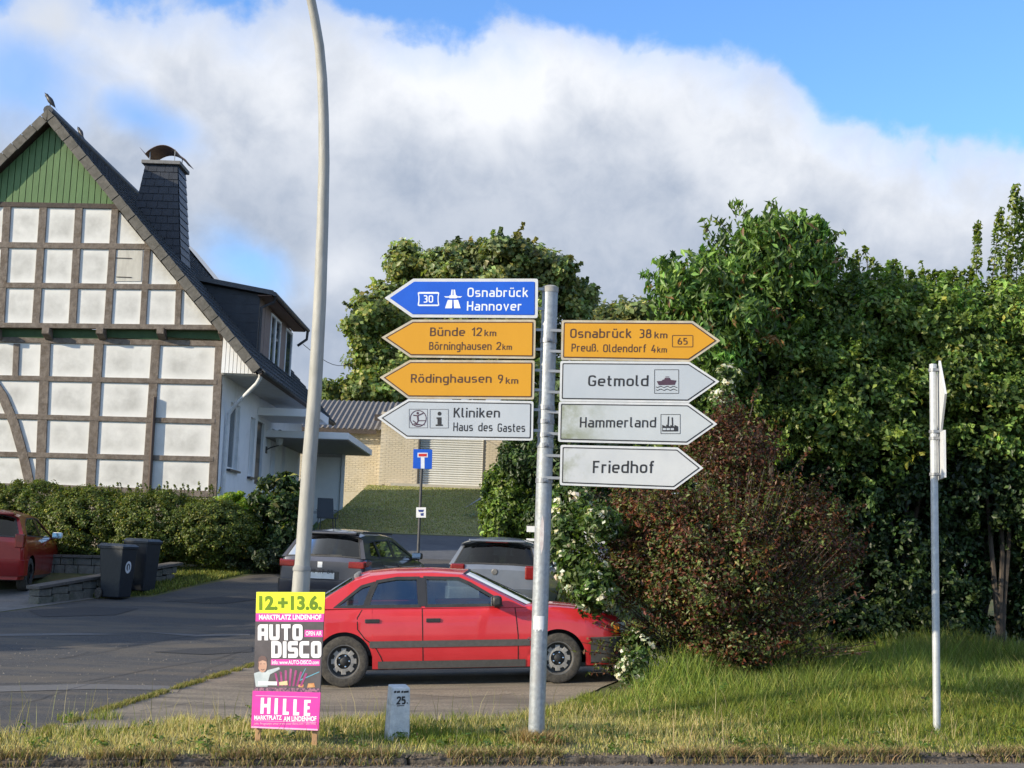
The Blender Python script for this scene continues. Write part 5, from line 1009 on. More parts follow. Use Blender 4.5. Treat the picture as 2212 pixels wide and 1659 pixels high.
def ln(nm, pieces, m, s, off=.0062):
    mb = MB()
    for i, (v, f) in enumerate(pieces): mb.add([cm(a, b, off+i*.00015) for a, b in v], f)
    return part(nm, mb, m, s)
wh = mat('sign_letter_white', (.66, .70, .76), rough=.45)
def ex_blue(s):
    poly_part('route_shield', [[(297, 157), (306, 152), (418, 152), (427, 157), (423, 180), (423, 205), (427, 232), (418, 237), (306, 237), (297, 232), (301, 205), (301, 180)]], wh, s)
    poly_part('shield_field', [[(305, 163), (419, 163), (416, 180), (416, 208), (419, 227), (305, 227), (308, 208), (308, 180)]], blue, s, .0068)
    mb = MB(); din_fit(mb, '30', 330, 216, 390, 44, cm, 1.1, off=.0075); part('route_number', mb, wh, s)
    poly_part('motorway_symbol', [[(500, 138), (508, 138), (507, 172), (496, 172)], [(512, 138), (521, 138), (527, 172), (513, 172)], [(455, 178), (484, 178), (490, 172), (530, 172), (536, 178), (565, 178), (555, 186), (535, 186), (530, 190), (490, 190), (485, 186), (465, 186)], [(478, 200), (505, 200), (503, 250), (461, 250)], [(513, 200), (540, 200), (555, 250), (516, 250)]], wh, s)
arrow_sign('blue motorway arrow sign to Osnabrück and Hannover', [(98, 188), (270, 72), (1020, 72), (1018, 309), (262, 304)], (2, 3), rimw, blue, blue, 3, 18, [('Osnabrück', 595, 182, 960, 56), ('Hannover', 592, 264, 922, 56)], wh, ex_blue)
arrow_sign('yellow arrow sign pointing left to Bünde and Börninghausen', [(78, 425), (265, 318), (1006, 318), (1003, 553), (252, 545)], (2, 3), rimy, amber, inkb, 7, 13, [('Bünde', 370, 417, 580, 52), ('12', 618, 417, 682, 52), ('km', 697, 417, 768, 38), ('Börninghausen', 365, 500, 740, 48), ('2', 768, 500, 797, 48), ('km', 805, 500, 862, 36)], inkb)
arrow_sign('yellow arrow sign pointing left to Rödinghausen', [(68, 665), (250, 560), (1000, 563), (996, 798), (238, 793)], (2, 3), rimy, amber, inkb, 7, 13, [('Rödinghausen', 255, 697, 740, 52), ('9', 778, 700, 808, 52), ('km', 825, 703, 900, 38)], inkb)
def ex_kl(s):
    ln('symbol_frame', [boxline(246, 356, 856, 968, 3), boxline(371, 481, 857, 969, 3)], mat('symbol_grey', (.12, .12, .13), rough=.5), s)
    cx, cy = 300, 912; circ = [(cx+48*math.cos(a*math.pi/14), cy+48*math.sin(a*math.pi/14)) for a in range(28)]
    pcs = [ribbon2(circ, 5, True), ribbon2([(270, 892), (296, 896), (330, 880)], 7), ribbon2([(297, 896), (300, 930)], 9), ribbon2([(300, 925), (290, 945), (282, 935), (268, 925)], 6), ribbon2([(300, 925), (345, 925)], 5), ribbon2([(262, 950), (340, 950)], 4), ribbon2([(272, 942), (312, 948)], 4)]
    ln('clinic_symbol', pcs, mat('symbol_ink', (.06, .03, .05), rough=.5), s); poly_part('clinic_head', [[(cx-3+8*math.cos(a*math.pi/5), 880+8*math.sin(a*math.pi/5)) for a in range(10)]], mat('symbol_ink', (0, 0, 0)), s)
    poly_part('info_symbol', [[(428+12*math.cos(a*math.pi/6), 883+12*math.sin(a*math.pi/6)) for a in range(12)], [(410, 905), (440, 905), (440, 948), (448, 948), (448, 957), (405, 957), (405, 948), (416, 948), (416, 914), (410, 914)]], ink, s)
arrow_sign('white arrow sign pointing left to Kliniken and Haus des Gastes', [(55, 908), (240, 795), (993, 808), (989, 1045), (228, 1034)], (2, 3), rimw, signw, ink, 7, 13, [('Kliniken', 512, 906, 790, 58), ('Haus', 510, 988, 628, 52), ('des', 660, 989, 746, 52), ('Gastes', 776, 993, 942, 52)], ink, ex_kl)
def ex65(s):
    ln('route_box', [boxline(1827, 1950, 413, 482, 4, 6)], inkb, s); mb = MB(); din_fit(mb, '65', 1858, 468, 1918, 40, cm, 1.0, off=.0065); part('route_number', mb, inkb, s)
arrow_sign('yellow arrow sign pointing right to Osnabrück and Preuß. Oldendorf', [(1162, 321), (1950, 326), (2116, 445), (1930, 572), (1157, 560)], (0, 4), rimy, amber, inkb, 7, 13, [('Osnabrück', 1212, 428, 1580, 56), ('38', 1625, 429, 1700, 54), ('km', 1718, 430, 1796, 40), ('Preuß.', 1220, 510, 1380, 48), ('Oldendorf', 1410, 514, 1668, 48), ('4', 1697, 516, 1728, 46), ('km', 1735, 516, 1793, 36)], inkb, ex65)
def ex_boat(s):
    ln('symbol_frame', [boxline(1720, 1865, 619, 761, 3)], ink, s)
    w1 = [(1728+i*8, 722+4*math.sin(i*1.3)) for i in range(17)]; w2 = [(x, y+17) for x, y in w1]; ln('waves', [ribbon2(w1, 4), ribbon2(w2, 4)], ink, s)
    poly_part('ship_symbol', [[(1733, 688), (1762, 686), (1770, 678), (1778, 678), (1782, 668), (1812, 668), (1818, 680), (1852, 684), (1842, 710), (1745, 712)], [(1785, 664), (1785, 660), (1808, 660), (1808, 664)]], mat('symbol_ink', (0, 0, 0)), s)
arrow_sign('white arrow sign pointing right to Getmold with a ship symbol', [(1154, 566), (1930, 572), (2110, 690), (1925, 818), (1149, 808)], (0, 4), rimw, signw, ink, 7, 13, [('Getmold', 1320, 718, 1682, 66)], ink, ex_boat)
def ex_fac(s):
    ln('symbol_frame', [boxline(1758, 1874, 888, 1003, 3)], ink, s); ln('chimneys', [ribbon2([(1801, 955), (1804, 900)], 8), ribbon2([(1828, 955), (1826, 905)], 8)], ink, s)
    poly_part('factory_symbol', [[(1766, 990), (1766, 950), (1790, 960), (1790, 948), (1815, 960), (1815, 950), (1840, 960), (1840, 950), (1862, 960), (1862, 990)]], ink, s); poly_part('factory_windows', [[(1770, 970), (1788, 970), (1788, 982), (1770, 982)], [(1792, 970), (1812, 970), (1812, 982), (1792, 982)], [(1817, 970), (1836, 970), (1836, 982), (1817, 982)]], signw, s, .0068)
arrow_sign('white arrow sign with moss stains pointing right to Hammerland', [(1145, 810), (1925, 820), (2097, 945), (1918, 1070), (1140, 1052)], (0, 4), rimw, moss, ink, 7, 13, [('Hammerland', 1270, 966, 1728, 62)], ink, ex_fac)
arrow_sign('lowest white arrow sign pointing right to Friedhof', [(1155, 1070), (1860, 1086), (2014, 1210), (1840, 1338), (1150, 1312)], (0, 4), rimw, mat('sign_white_stained', (.47, .49, .51), (.54, .555, .56), 3, .5, c3=(.20, .22, .12), s3=9, r3=(.46, .70), xmask=(.10, .42)), ink, 7, 13, [('Friedhof', 1348, 1240, 1716, 74)], ink)
# ================================================================== STREET LAMP
lampm = mat('lamp_mast', (.27, .27, .25), (.37, .365, .34), 14, .6, bump=.002, c3=(.34, .33, .29), s3=4, stretch=(1, 1, .3))
LY = 10.80; lx = at(632, 1600, LY).x; lamp = thing('street_lamp', 'tall pale street lamp mast curving over the road, disco poster board standing at its foot', 'street lamp', (lx, LY, 0))
pts = [(lx, LY, -.1)]; rr = [.078]
for (x, y, dy, r) in [(644, 1350, 0, .077), (652, 1240, 0, .076)]: p = at(x, y, LY+dy); pts.append(p); rr.append(r)
p = at(653, 1222, LY); pts.append(p); rr.append(.067)
for (x, y, dy, r) in [(668, 1000, 0, .064), (680, 850, 0, .061), (691, 650, 0, .057), (697, 480, -.005, .053), (700, 350, -.02, .050), (699, 250, -.05, .048), (696, 170, -.09, .046), (690, 100, -.14, .044), (680, 40, -.2, .042), (671, -5, -.26, .041)]: p = at(x, y, LY+dy); pts.append(p); rr.append(r)
l_ = Vector(pts[-1]); 
for k, (dx, dy, dz) in enumerate([(-.10, -.12, .32), (-.28, -.32, .60), (-.55, -.62, .82), (-.9, -1.0, .95)]): pts.append(l_+Vector((dx, dy, dz))); rr.append(.039-.002*k)
part('mast', MB().tube(pts, rr, 28), lampm, lamp, smooth=60)
h_ = Vector(pts[-1]); M_ = Matrix.Translation(h_) @ Matrix.Rotation(math.atan2(-1.0, -.9), 4, 'Z') @ Matrix.Rotation(R(-6), 4, 'Y')
part('lamp_head', MB().sphere((.28, 0, 0), (.36, .13, .08), 16, 10, M_), lampm, lamp, smooth=60); part('lamp_glass', MB().sphere((.30, 0, -.03), (.24, .10, .08), 16, 10, M_), mat('frosted', (0, 0, 0)), lamp, smooth=60)
zc = at(652, 1228, LY).z; part('mast_collar', MB().lathe([(.078, -.02), (.079, .0), (.066, .03)], 24, Matrix.Translation((at(652, 1228, LY).x, LY, zc))), mat('collar', (.25, .25, .24), rough=.7), lamp, smooth=50)
# ================================================================== POSTER BOARD
PD = 10.3
def crop1(X, Y): return 526.6+X*.2315, 1250.7+.2315*Y
bx0 = at(*crop1(100, 760), PD)
pn = Vector((-.20, -.98, 0)).normalized(); PP = Vector((at(620, 1430, PD).x, PD, 0))
def pm(X, Y, off=0.0):
    d = ray(*crop1(X, Y)); o = Vector((0, 0, EYE)); t = (PP+pn*off-o).dot(pn)/d.dot(pn); return o+d*t
poster = thing('poster_board', 'pink and yellow disco event poster on wooden stakes at the lamp foot', 'poster', (PP.x, PP.y, 0))
bd = part('board', MB().prism([pm(*p) for p in [(118, 120), (758, 122), (697, 1412), (84, 1392)]], pn*-.012), mat('board_edge', (.10, .09, .09), rough=.6), poster)
def pp_(nm, poly, m, off): return part(nm, MB().prism([pm(*p, off) for p in poly], pn*-.0008), m, bd)
yel = mat('poster_yellow', (.78, .86, .035), rough=.35); pink = mat('poster_pink', (.66, .055, .36), rough=.35); pgrey = mat('poster_dark', (.085, .075, .08), (.12, .105, .11), 8, .35); pgreen = mat('poster_green_ink', (.12, .21, .004), rough=.4); pw = mat('poster_white', (.82, .80, .82), rough=.35)
pp_('printed_background', [(115, 122), (757, 124), (711, 1070), (92, 1055)], pgrey, .002)
pp_('yellow_field', [(119, 121), (758, 123), (750, 322), (113, 318)], yel, .0035); pp_('pink_field', [(113, 320), (749, 324), (745, 400), (110, 396)], pink, .0035)
mb = MB(); ftext(mb, '12.+13.6.', 142, 152, 728, 292, pm, .045, off=.005); part('date_lettering', mb, pgreen, bd)
mb = MB(); ftext(mb, 'MARKTPLATZ LINDENHOF', 142, 332, 724, 380, pm, .03, off=.005); part('lettering', mb, pw, bd)
def block(mb, s, x0, y0, x1, y1, lean=0):
    Gb = {'A': [(0, [(0, 0), (0, 6.2, .8), (3.2, 6.2), (3.2, 0)]), (0, [(0, 2.9), (3.2, 2.9)])], 'U': [(0, [(0, 7), (0, .8, .8), (3.2, .8, .8), (3.2, 7)])], 'T': [(0, [(-.6, 6.2), (3.8, 6.2)]), (0, [(1.6, 6.2), (1.6, 0)])], 'O': [(1, [(0, .8, .8), (3.2, .8, .8), (3.2, 6.2, .8), (0, 6.2, .8)])], 'D': [(1, [(0, .8), (3.2, .8, 1.4), (3.2, 6.2, 1.4), (0, 6.2)])], 'I': [(0, [(0, 0), (0, 7)])], 'S': [(0, [(3.9, 6.2), (0, 6.2, .6), (0, 3.5, .6), (3.2, 3.5, .6), (3.2, .8, .6), (-.7, .8)])], 'C': [(0, [(3.8, 6.2), (0, 6.2, .8), (0, .8, .8), (3.8, .8)])]}
    x = .8; out = []
    for ch in s:
        for c, p in Gb[ch]: out.append(ribbon2([(a+x, b) for a, b in rounded(p, bool(c))], 1.75, bool(c)))
        x += (0 if ch == 'I' else 3.2)+2.35
    w = x-2.35+.8
    for i, (v, f) in enumerate(out): mb.add([pm(x0+a*(x1-x0)/w, y1-b*(y1-y0)/7, .005+.00015*(i % 7)) for a, b in v], f)
mb = MB(); block(mb, 'AUTO', 132, 424, 548, 572); block(mb, 'DISCO', 258, 582, 722, 735); part('title_lettering', mb, pw, bd)
pp_('pink_label', [(568, 475), (738, 477), (736, 542), (566, 540)], pink, .0035); mb = MB(); ftext(mb, 'OPEN AIR', 578, 486, 728, 528, pm, .02, off=.005); part('lettering', mb, pw, bd); mb = MB(); ftext(mb, 'Info: www.AUTO-DISCO.com', 262, 758, 702, 796, pm, .02, off=.005); part('lettering', mb, pw, bd)
pp_('pink_label', [(255, 748), (712, 752), (710, 810), (253, 804)], pink, .0035)
# printed picture: performer, stage lights, crowd
skin = mat('print_skin', (.52, .30, .22), (.60, .38, .28), 9, .4); shirt = mat('print_shirt', (.42, .48, .50), (.55, .60, .62), 12, .4)
mag = mat('print_magenta', (.30, .04, .16), (.42, .10, .26), 15, .4); cyan = mat('print_beam', (.12, .32, .42), rough=.4); crowd = mat('print_crowd', (.08, .05, .09), (.32, .16, .22), 60, .4, ramp=(.45, .55)); fire = mat('print_orange', (.50, .16, .06), (.6, .35, .15), 30, .4)
pp_('crowd_print', [(106, 1012), (715, 1020), (711, 1068), (92, 1055)], crowd, .003)
mb = MB()
for i in range(7):
    x = 330+i*32; mb.prism([pm(*p, .0028+.0002*i) for p in [(x-8+ (i-3)*3, 1000), (x+10+(i-3)*3, 1000), (x+24+(i-3)*16, 840+abs(i-3)*14), (x+4+(i-3)*16, 835+abs(i-3)*14)]], pn*-.0004)
part('stage_print', mb, mag, bd)
pp_('beam_print', [(500, 950), (705, 862), (706, 870), (503, 960)], cyan, .0032); pp_('beam_print', [(520, 935), (575, 832), (581, 834), (527, 938)], cyan, .0033)
mb = MB(); mb.prism([pm(p[0], p[1], .0036) for p in [(600, 975), (655, 970), (665, 1010), (590, 1015)]], pn*-.0004); mb.prism([pm(p[0], p[1], .0036) for p in [(500, 985), (560, 985), (555, 1012), (512, 1010)]], pn*-.0004); part('glow_print', mb, fire, bd)
pp_('performer_shirt_print', [(95, 880), (150, 862), (200, 872), (225, 850), (330, 822), (336, 842), (245, 890), (228, 950), (222, 1005), (112, 1005)], shirt, .0038)
mb = MB(); n = 14; mb.prism([pm(174+42*math.cos(2*math.pi*k/n), 805+68*math.sin(2*math.pi*k/n), .0046) for k in range(n)], pn*-.0004); part('performer_face_print', mb, skin, bd)
mb = MB(); mb.prism([pm(*p, .0052) for p in [(134, 775), (140, 735), (165, 715), (200, 722), (216, 750), (214, 772), (176, 758)]], pn*-.0004); mb.prism([pm(*p, .0052) for p in [(128, 800), (134, 776), (142, 780), (140, 830)]], pn*-.0004); part('performer_hair_print', mb, mat('print_hair', (.16, .10, .09), rough=.4), bd)
for q in ([(150, 790), (166, 788), (166, 794), (150, 796)], [(184, 788), (200, 790), (200, 796), (184, 794)], [(158, 838), (176, 846), (194, 838), (192, 846), (176, 855), (160, 846)]): part('performer_feature_print', MB().prism([pm(*p, .0054) for p in q], pn*-.0003), mat('print_hair', (0, 0, 0)), bd)
mb = MB(); ftext(mb, 'SHOW', 135, 952, 310, 992, pm, .05, off=.0056) if False else None; mb.prism([pm(*p, .0056) for p in [(135, 955), (310, 957), (309, 992), (134, 990)]], pn*-.0004); part('caption_print', mb, pw, bd)
mb = MB(); mb.prism([pm(*p, .0056) for p in [(330, 962), (405, 950), (410, 990), (332, 992)]], pn*-.0004); part('caption_print', mb, mat('print_gold', (.70, .52, .30), rough=.4), bd)
hb_ = part('lower_board', MB().prism([pm(*p, .016) for p in [(82, 1043), (716, 1060), (697, 1416), (68, 1390)]], pn*-.008), pink, poster)
mb = MB()
lpk = mat('poster_light_pink', (.80, .42, .62), rough=.4)
for q in ([(110, 1085), (690, 1103), (690, 1108), (110, 1090)], [(100, 1320), (680, 1337), (680, 1341), (100, 1324)], [(72, 1374), (694, 1400), (693, 1414), (70, 1388)]): mb.prism([pm(*p, .0175) for p in q], pn*-.0008)
part('stripe', mb, lpk, hb_)
def din_block(mb, items, w):
    for t, x0, y0, x1, y1 in items: din_fit(mb, t, x0, y1, x1, y1-y0, pm, w, off=.0175, lean=.05)
mb = MB()
for i, (L_, x0, x1) in enumerate([('H', 160, 252), ('I', 290, 318), ('L', 368, 425), ('L', 465, 522), ('E', 565, 625)]):
    y0, y1 = 1108+i*5, 1258+i*5; w = 30; s_ = -.03
    rects = {'H': [(0, 0, w, 150), (x1-x0-w, 0, x1-x0, 150), (0, 58, x1-x0, 90)], 'I': [(0, 0, w, 150)], 'L': [(0, 0, w, 150), (0, 120, x1-x0, 150)], 'E': [(0, 0, w, 150), (0, 0, x1-x0, 28), (0, 60, x1-x0-8, 88), (0, 122, x1-x0, 150)]}[L_]
    for j, (a, b, c_, d) in enumerate(rects): mb.prism([pm(x0+a-(b*.04), y0+b, .0175+.0002*j), pm(x0+c_-(b*.04), y0+b, .0175+.0002*j), pm(x0+c_-(d*.04), y0+d, .0175+.0002*j), pm(x0+a-(d*.04), y0+d, .0175+.0002*j)], pn*-.0006)
ftext(mb, 'MARKTPLATZ', 98, 1272, 355, 1314, pm, .03, off=.0178); ftext(mb, 'AM LINDENHOF', 370, 1280, 678, 1328, pm, .03, off=.0178); part('lettering', mb, pw, hb_)
mb = MB(); ftext(mb, 'Info: Programm unter www.auto-disco.com - alle Infos', 100, 1338, 672, 1366, pm, .01, off=.0178); part('small_lettering', mb, lpk, hb_)
wood = mat('stake_wood', (.42, .24, .12), (.52, .32, .17), 9, .8, stretch=(4, 4, .6), bump=.003)
for X, Yb, Yt in ((126, 1545, 1380), (655, 1620, 1300)):
    t_ = pm(X+8, Yt, -.032); p = pm(X, Yb, -.032); mb = MB(); mb.prism([(t_.x-.022, t_.y, t_.z+.3), (t_.x+.022, t_.y, t_.z+.3), (p.x+.022, p.y, -.1), (p.x-.022, p.y, -.1)], (0, .02, 0)); part('stake', mb, wood, poster, bevel=.003)
# ================================================================== MILESTONE
ms = gp(857, 1597); stone = thing('milestone', 'white painted kilometre stone marked 25 in the verge grass', 'milestone', (ms.x, ms.y, 0), R(24))
mb = MB(); w0, w1, d0, d1, hh_ = .095, .082, .07, .06, .455
mb.add([(-w0, -d0, -.05), (w0, -d0, -.05), (w0, d0, -.05), (-w0, d0, -.05), (-w1, -d1, hh_-.02), (w1, -d1, hh_-.02), (w1, d1, hh_), (-w1, d1, hh_)], [(3, 2, 1, 0), (4, 5, 6, 7), (0, 1, 5, 4), (1, 2, 6, 5), (2, 3, 7, 6), (3, 0, 4, 7)])
part('stone', mb, mat('whitewashed_stone', (.46, .48, .49), (.66, .67, .66), 12, .85, bump=.006, bscale=60, c3=(.25, .24, .20), s3=7, r3=(.56, .72)), stone, bevel=.012, world=False)
fz = lambda X, Y, off=0: (X, -(d0+(d1-d0)*(Y/hh_))-.002-off, Y)
mb = MB(); din_fit(mb, '25', -.038, -.30, .04, .062, lambda a, b, o: fz(a, -b, o), 1.5); mb.add([fz(.052, .303), fz(.062, .303), fz(.062, .313), fz(.052, .313)], [(0, 1, 2, 3)])
st_, w_ = [], 0
for i, (a, b) in enumerate([(-.066, -.045), (-.04, -.012), (.0, .018), (.022, .066)]): mb.add([fz(a, .392), fz(b, .395), fz(b, .412), fz(a, .408)], [(0, 1, 2, 3)])
mb.add([fz(-.035, .283), fz(.03, .285), fz(.03, .291), fz(-.035, .29)], [(0, 1, 2, 3)])
part('painted_number', mb, ink, stone, world=False)
# ================================================================== PRIORITY SIGN POLE (edge on)
rp = gp(2024, 1586); pz_t = at(2021, 787, rp.y).z; pole = thing('priority_sign_pole', 'slim grey pole at right with two signs turned edge-on', 'sign', (rp.x, rp.y, 0))
part('pole', MB().tube([(rp.x, rp.y, -.1), (rp.x, rp.y, pz_t)], .036, 20), mat('pale_pole', (.40, .42, .44), (.50, .52, .54), 18, .45, metal=.3), pole, smooth=60)
sd_ = Vector((.10, -1, 0)).normalized(); sx = Vector((math.cos(R(-58)), math.sin(R(-58)), 0))     # plane of the signs
cz1 = at(2035, 862, rp.y).z; ctr = Vector((rp.x, rp.y, cz1)); nn_ = Vector((math.cos(R(-22)), math.sin(R(-22)), 0)); tn = Vector((-nn_.y, nn_.x, 0))
viewd = Vector((rp.x, rp.y, 0)).normalized(); ang = math.atan2(viewd.y, viewd.x)+R(7.5); tn = Vector((math.cos(ang), math.sin(ang), 0)); nn_ = Vector((tn.y, -tn.x, 0))
def diamond(r, off, th, nm, m, par, rot=0):
    c0 = ctr+nn_*(.055+off); return part(nm, MB().prism([c0+tn*r, c0+Vector((0, 0, r)), c0-tn*r, c0-Vector((0, 0, r))], nn_*th), m, par)
dsg = diamond(.385, 0, .02, 'diamond_sign', rimw, pole); diamond(.365, .0205, .001, 'white_field', signw, dsg); diamond(.25, .022, .001, 'yellow_field', amber, dsg)
cz2 = at(2030, 985, rp.y).z; hgt = (at(2030, 935, rp.y).z-at(2030, 1035, rp.y).z)/2; c0 = Vector((rp.x, rp.y, cz2))+nn_*.055
s2 = part('supplementary_sign', MB().prism([c0+tn*.28+Vector((0, 0, hgt)), c0-tn*.28+Vector((0, 0, hgt)), c0-tn*.28-Vector((0, 0, hgt)), c0+tn*.28-Vector((0, 0, hgt))], nn_*.02), rimw, pole)
c1 = c0+nn_*.021; mb = MB(); mb.prism([c1+tn*.06+Vector((0, 0, hgt*.7)), c1-tn*.02+Vector((0, 0, hgt*.7)), c1-tn*.02-Vector((0, 0, hgt*.7)), c1+tn*.06-Vector((0, 0, hgt*.7))], nn_*.001); part('route_mark', mb, ink, s2)
mb = MB()
for z in (pz_t-.06, cz1-.33, cz2+hgt*.75, cz2-hgt*.8): mb.lathe([(.037, -.015), (.046, -.015), (.046, .015), (.037, .015)], 16, Matrix.Translation((rp.x, rp.y, z)), closed=True); mb.bb(rp.x-.012, rp.x+.07, rp.y-.05, rp.y-.035, z-.012, z+.012)
part('clamp', mb, clampm, pole)
# ================================================================== DEAD-END SIGN
DD = 26.5; q = at(908, 1228, DD); zt2 = at(913, 968, DD).z; gzz = gz(q.x, DD)
de = thing('dead_end_sign', 'blue square dead-end sign on a thin dark pole behind the red saloon', 'sign', (q.x, DD, gzz))
xt = at(913, 970, DD).x; part('pole', MB().tube([(xt-.0, DD, gzz-.1), (xt, DD, zt2-.02)], .03, 12), mat('dark_pole', (.05, .05, .055), (.08, .08, .08), 10, .6), de, smooth=60)
def dm_(px, py, off=0.0): v = at(px, py, DD-.04-off); return v
s = part('sign_plate', MB().prism([dm_(*p) for p in rounded([(893, 970, 2), (934, 971, 2), (933, 1013, 2), (892, 1012, 2)], True)], (0, .01, 0)), blue, de)
part('white_stem', MB().prism([dm_(*p, .003) for p in [(909, 985), (917, 985), (917, 1012), (909, 1012)]], (0, .001, 0)), wh, s); part('white_bar', MB().prism([dm_(*p, .004) for p in [(902, 978), (924, 978), (924, 988), (902, 988)]], (0, .001, 0)), wh, s); part('red_bar', MB().prism([dm_(*p, .006) for p in [(904, 980), (922, 980), (922, 986), (904, 986)]], (0, .001, 0)), mat('sign_red', (.55, .03, .02), rough=.4), s)
s = part('small_plate', MB().prism([dm_(*p) for p in [(899, 1096), (920, 1096), (920, 1118), (899, 1118)]], (0, .01, 0)), whitep, de)
mb = MB()
for q_ in ([(903, 1101), (916, 1101), (914, 1106), (905, 1106)], [(908, 1109), (915, 1108), (915, 1114), (909, 1114)]): mb.prism([dm_(*p, .003) for p in q_], (0, .001, 0))
part('plate_print', mb, mat('print_blue', (.03, .05, .2), rough=.5), s)
# ================================================================== WHEELIE BINS
binm = mat('bin_plastic', (.009, .013, .019), (.015, .02, .028), 12, .5); lidm = mat('bin_lid', (.045, .05, .055), (.09, .095, .10), 10, .45)
def wheelie(label, px, py, D, yaw, logo):
    g = at(px, py, D); b = thing('wheelie_bin', label, 'bin', (g.x, D, gz(g.x, D)+.01), yaw, 'wheelie bins by the low wall')
    mb = MB(); b.scale = (.74, .74, .97); B = [(-.27, -.24), (.27, -.24), (.27, .24), (-.27, .24)]; T_ = [(-.36, -.29), (.34, -.29), (.34, .29), (-.36, .29)]
    mb.add([(x, y, .03) for x, y in B]+[(x, y, .96) for x, y in T_], [(3, 2, 1, 0), (0, 1, 5, 4), (1, 2, 6, 5), (2, 3, 7, 6), (3, 0, 4, 7)]); part('body', mb, binm, b, bevel=.02, world=False)
    part('rim', MB().bb(-.39, .36, -.31, .31, .94, .985), binm, b, bevel=.01, world=False)
    mb = MB(); mb.add([(-.40, -.32, .99), (.38, -.32, .985), (.38, .32, .985), (-.40, .32, .99), (-.36, -.26, 1.045), (.30, -.26, 1.03), (.30, .26, 1.03), (-.36, .26, 1.045)], [(3, 2, 1, 0), (4, 5, 6, 7), (0, 1, 5, 4), (1, 2, 6, 5), (2, 3, 7, 6), (3, 0, 4, 7)]); part('lid', mb, lidm, b, bevel=.012, world=False)
    part('handle', MB().tube([(-.46, -.26, .99), (-.46, .26, .99)], .016, 8).bb(-.46, -.38, -.27, -.23, .975, 1.0).bb(-.46, -.38, .23, .27, .975, 1.0), binm, b, world=False)
    for sy in (-1, 1): part('wheel', MB().lathe([(.001, -.03), (.09, -.03), (.10, -.02), (.10, .02), (.09, .03), (.001, .03)], 20, Matrix.Translation((-.30, sy*.29, .10)) @ Matrix.Rotation(R(90), 4, 'X')), tyrem, b, smooth=40, world=False)
    part('axle', MB().tube([(-.30, -.29, .10), (-.30, .29, .10)], .015, 6), tyrem, b, world=False)
    if logo:
        n = 24; mb = MB(); fx = lambda y, z: (.27+.07*(z-.03)/.93+.003, y, z)
        vs = []; 
        for k in range(n): a = 2*math.pi*k/n; vs += [fx(.115*math.cos(a), .60+.115*math.sin(a)), fx(.07*math.cos(a), .60+.07*math.sin(a))]
        mb.add(vs, [(2*k, 2*k+1, 2*((k+1) % n)+1, 2*((k+1) % n)) for k in range(n)])
        mb.add([fx(-.012, .535), fx(.03, .53), fx(.035, .60), fx(.01, .655), fx(-.02, .62)], [(0, 1, 2, 3, 4)]); part('recycling_emblem', mb, mat('emblem_white', (.6, .62, .64), rough=.6), b, world=False)
    return b
wheelie('front dark wheelie bin with a round white emblem, wheel to the left', 249, 1295, 23.0, R(-20), True)
wheelie('rear dark wheelie bin standing partly behind the other bin', 302, 1287, 23.7, R(-20), False)
# ================================================================== LOW STONE WALLS
wst = mat('wall_block', (.11, .108, .095), (.19, .18, .155), 7, .9, bump=.02, bscale=22, c3=(.075, .085, .06), s3=4); cop_ = mat('wall_coping', (.08, .072, .066), (.12, .11, .10), 9, .85, bump=.006)
def lowwall(label, a, b, h, n):
    a = Vector(a); b = Vector(b); w = thing('low_wall', label, 'wall', (a.x, a.y, gz(a.x, a.y)), math.atan2((b-a).y, (b-a).x)); L_ = (b-a).length; st = L_/n; za = gz(a.x, a.y); zb_ = gz(b.x, b.y)
    for r in range(2):
        x = 0; 
        while x < L_-.05:
            ww = min(L_-x, st*random.uniform(.75, 1.25)); hz = h/2; zz = (zb_-za)*x/L_; d = random.uniform(.0, .02)
            part('block', MB().bb(x+.006, x+ww-.006, -.12-d, .12, zz-(.25 if r == 0 else -.006)+r*hz, zz+(r+1)*hz-.004), wst, w, bevel=.012, world=False); x += ww
    k = 0; x = -.05
    while x < L_: ww = .62; zz = (zb_-za)*x/L_; part('coping_slab', MB().prism([(x+.004, -.17, zz+h), (x+ww-.004, -.17, zz+h+(zb_-za)*ww/L_), (x+ww-.004, .15, zz+h+(zb_-za)*ww/L_), (x+.004, .15, zz+h)], (0, 0, .055)), cop_, w, bevel=.006, world=False); x += ww
p1 = at(72, 1290, 22.0); p2 = at(372, 1232, 25.2)
lowwall('low grey block wall running behind the wheelie bins', (p1.x, 22.0), (p2.x, 25.2), .27, 11)
p1 = at(-60, 1225, 25.4); p2 = at(225, 1232, 25.6)
lowwall('low sunlit block wall behind the dark red car, under the hedge', (p1.x, 25.4), (p2.x, 25.6), .30, 9)
# ================================================================== small things
q = at(705, 1140, 37.5); ch_ = thing('garden_chair', 'dark metal garden chair in front of the white terrace screen', 'chair', (q.x, 37.5, gz(q.x, 37.5)), R(20)); dmet = mat('dark_metal', (0, 0, 0))
for sx in (-.25, .25):
    for sy in (-.22, .22): part('leg', MB().tube([(sx, sy, 0), (sx*.9, sy*.9, .42)], .014, 6), dmet, ch_, world=False)
part('seat', MB().bb(-.26, .26, -.24, .24, .42, .45), dmet, ch_, world=False); part('backrest', MB().prism([(-.26, .24, .45), (.26, .24, .45), (.24, .36, 1.05), (-.24, .36, 1.05)], (0, .02, 0)), dmet, ch_, world=False)
for sx in (-.28, .28): part('armrest', MB().tube([(sx, -.24, .42), (sx, -.22, .66), (sx, .28, .68)], .013, 6), dmet, ch_, world=False)
q1 = at(1010, 1126, 43.0); q2 = at(1040, 1085, 47.0); hr_ = thing('handrail', 'thin grey handrail climbing the grass bank beside the round shrub', 'railing', (q1.x, 43, gz(q1.x, 43)))
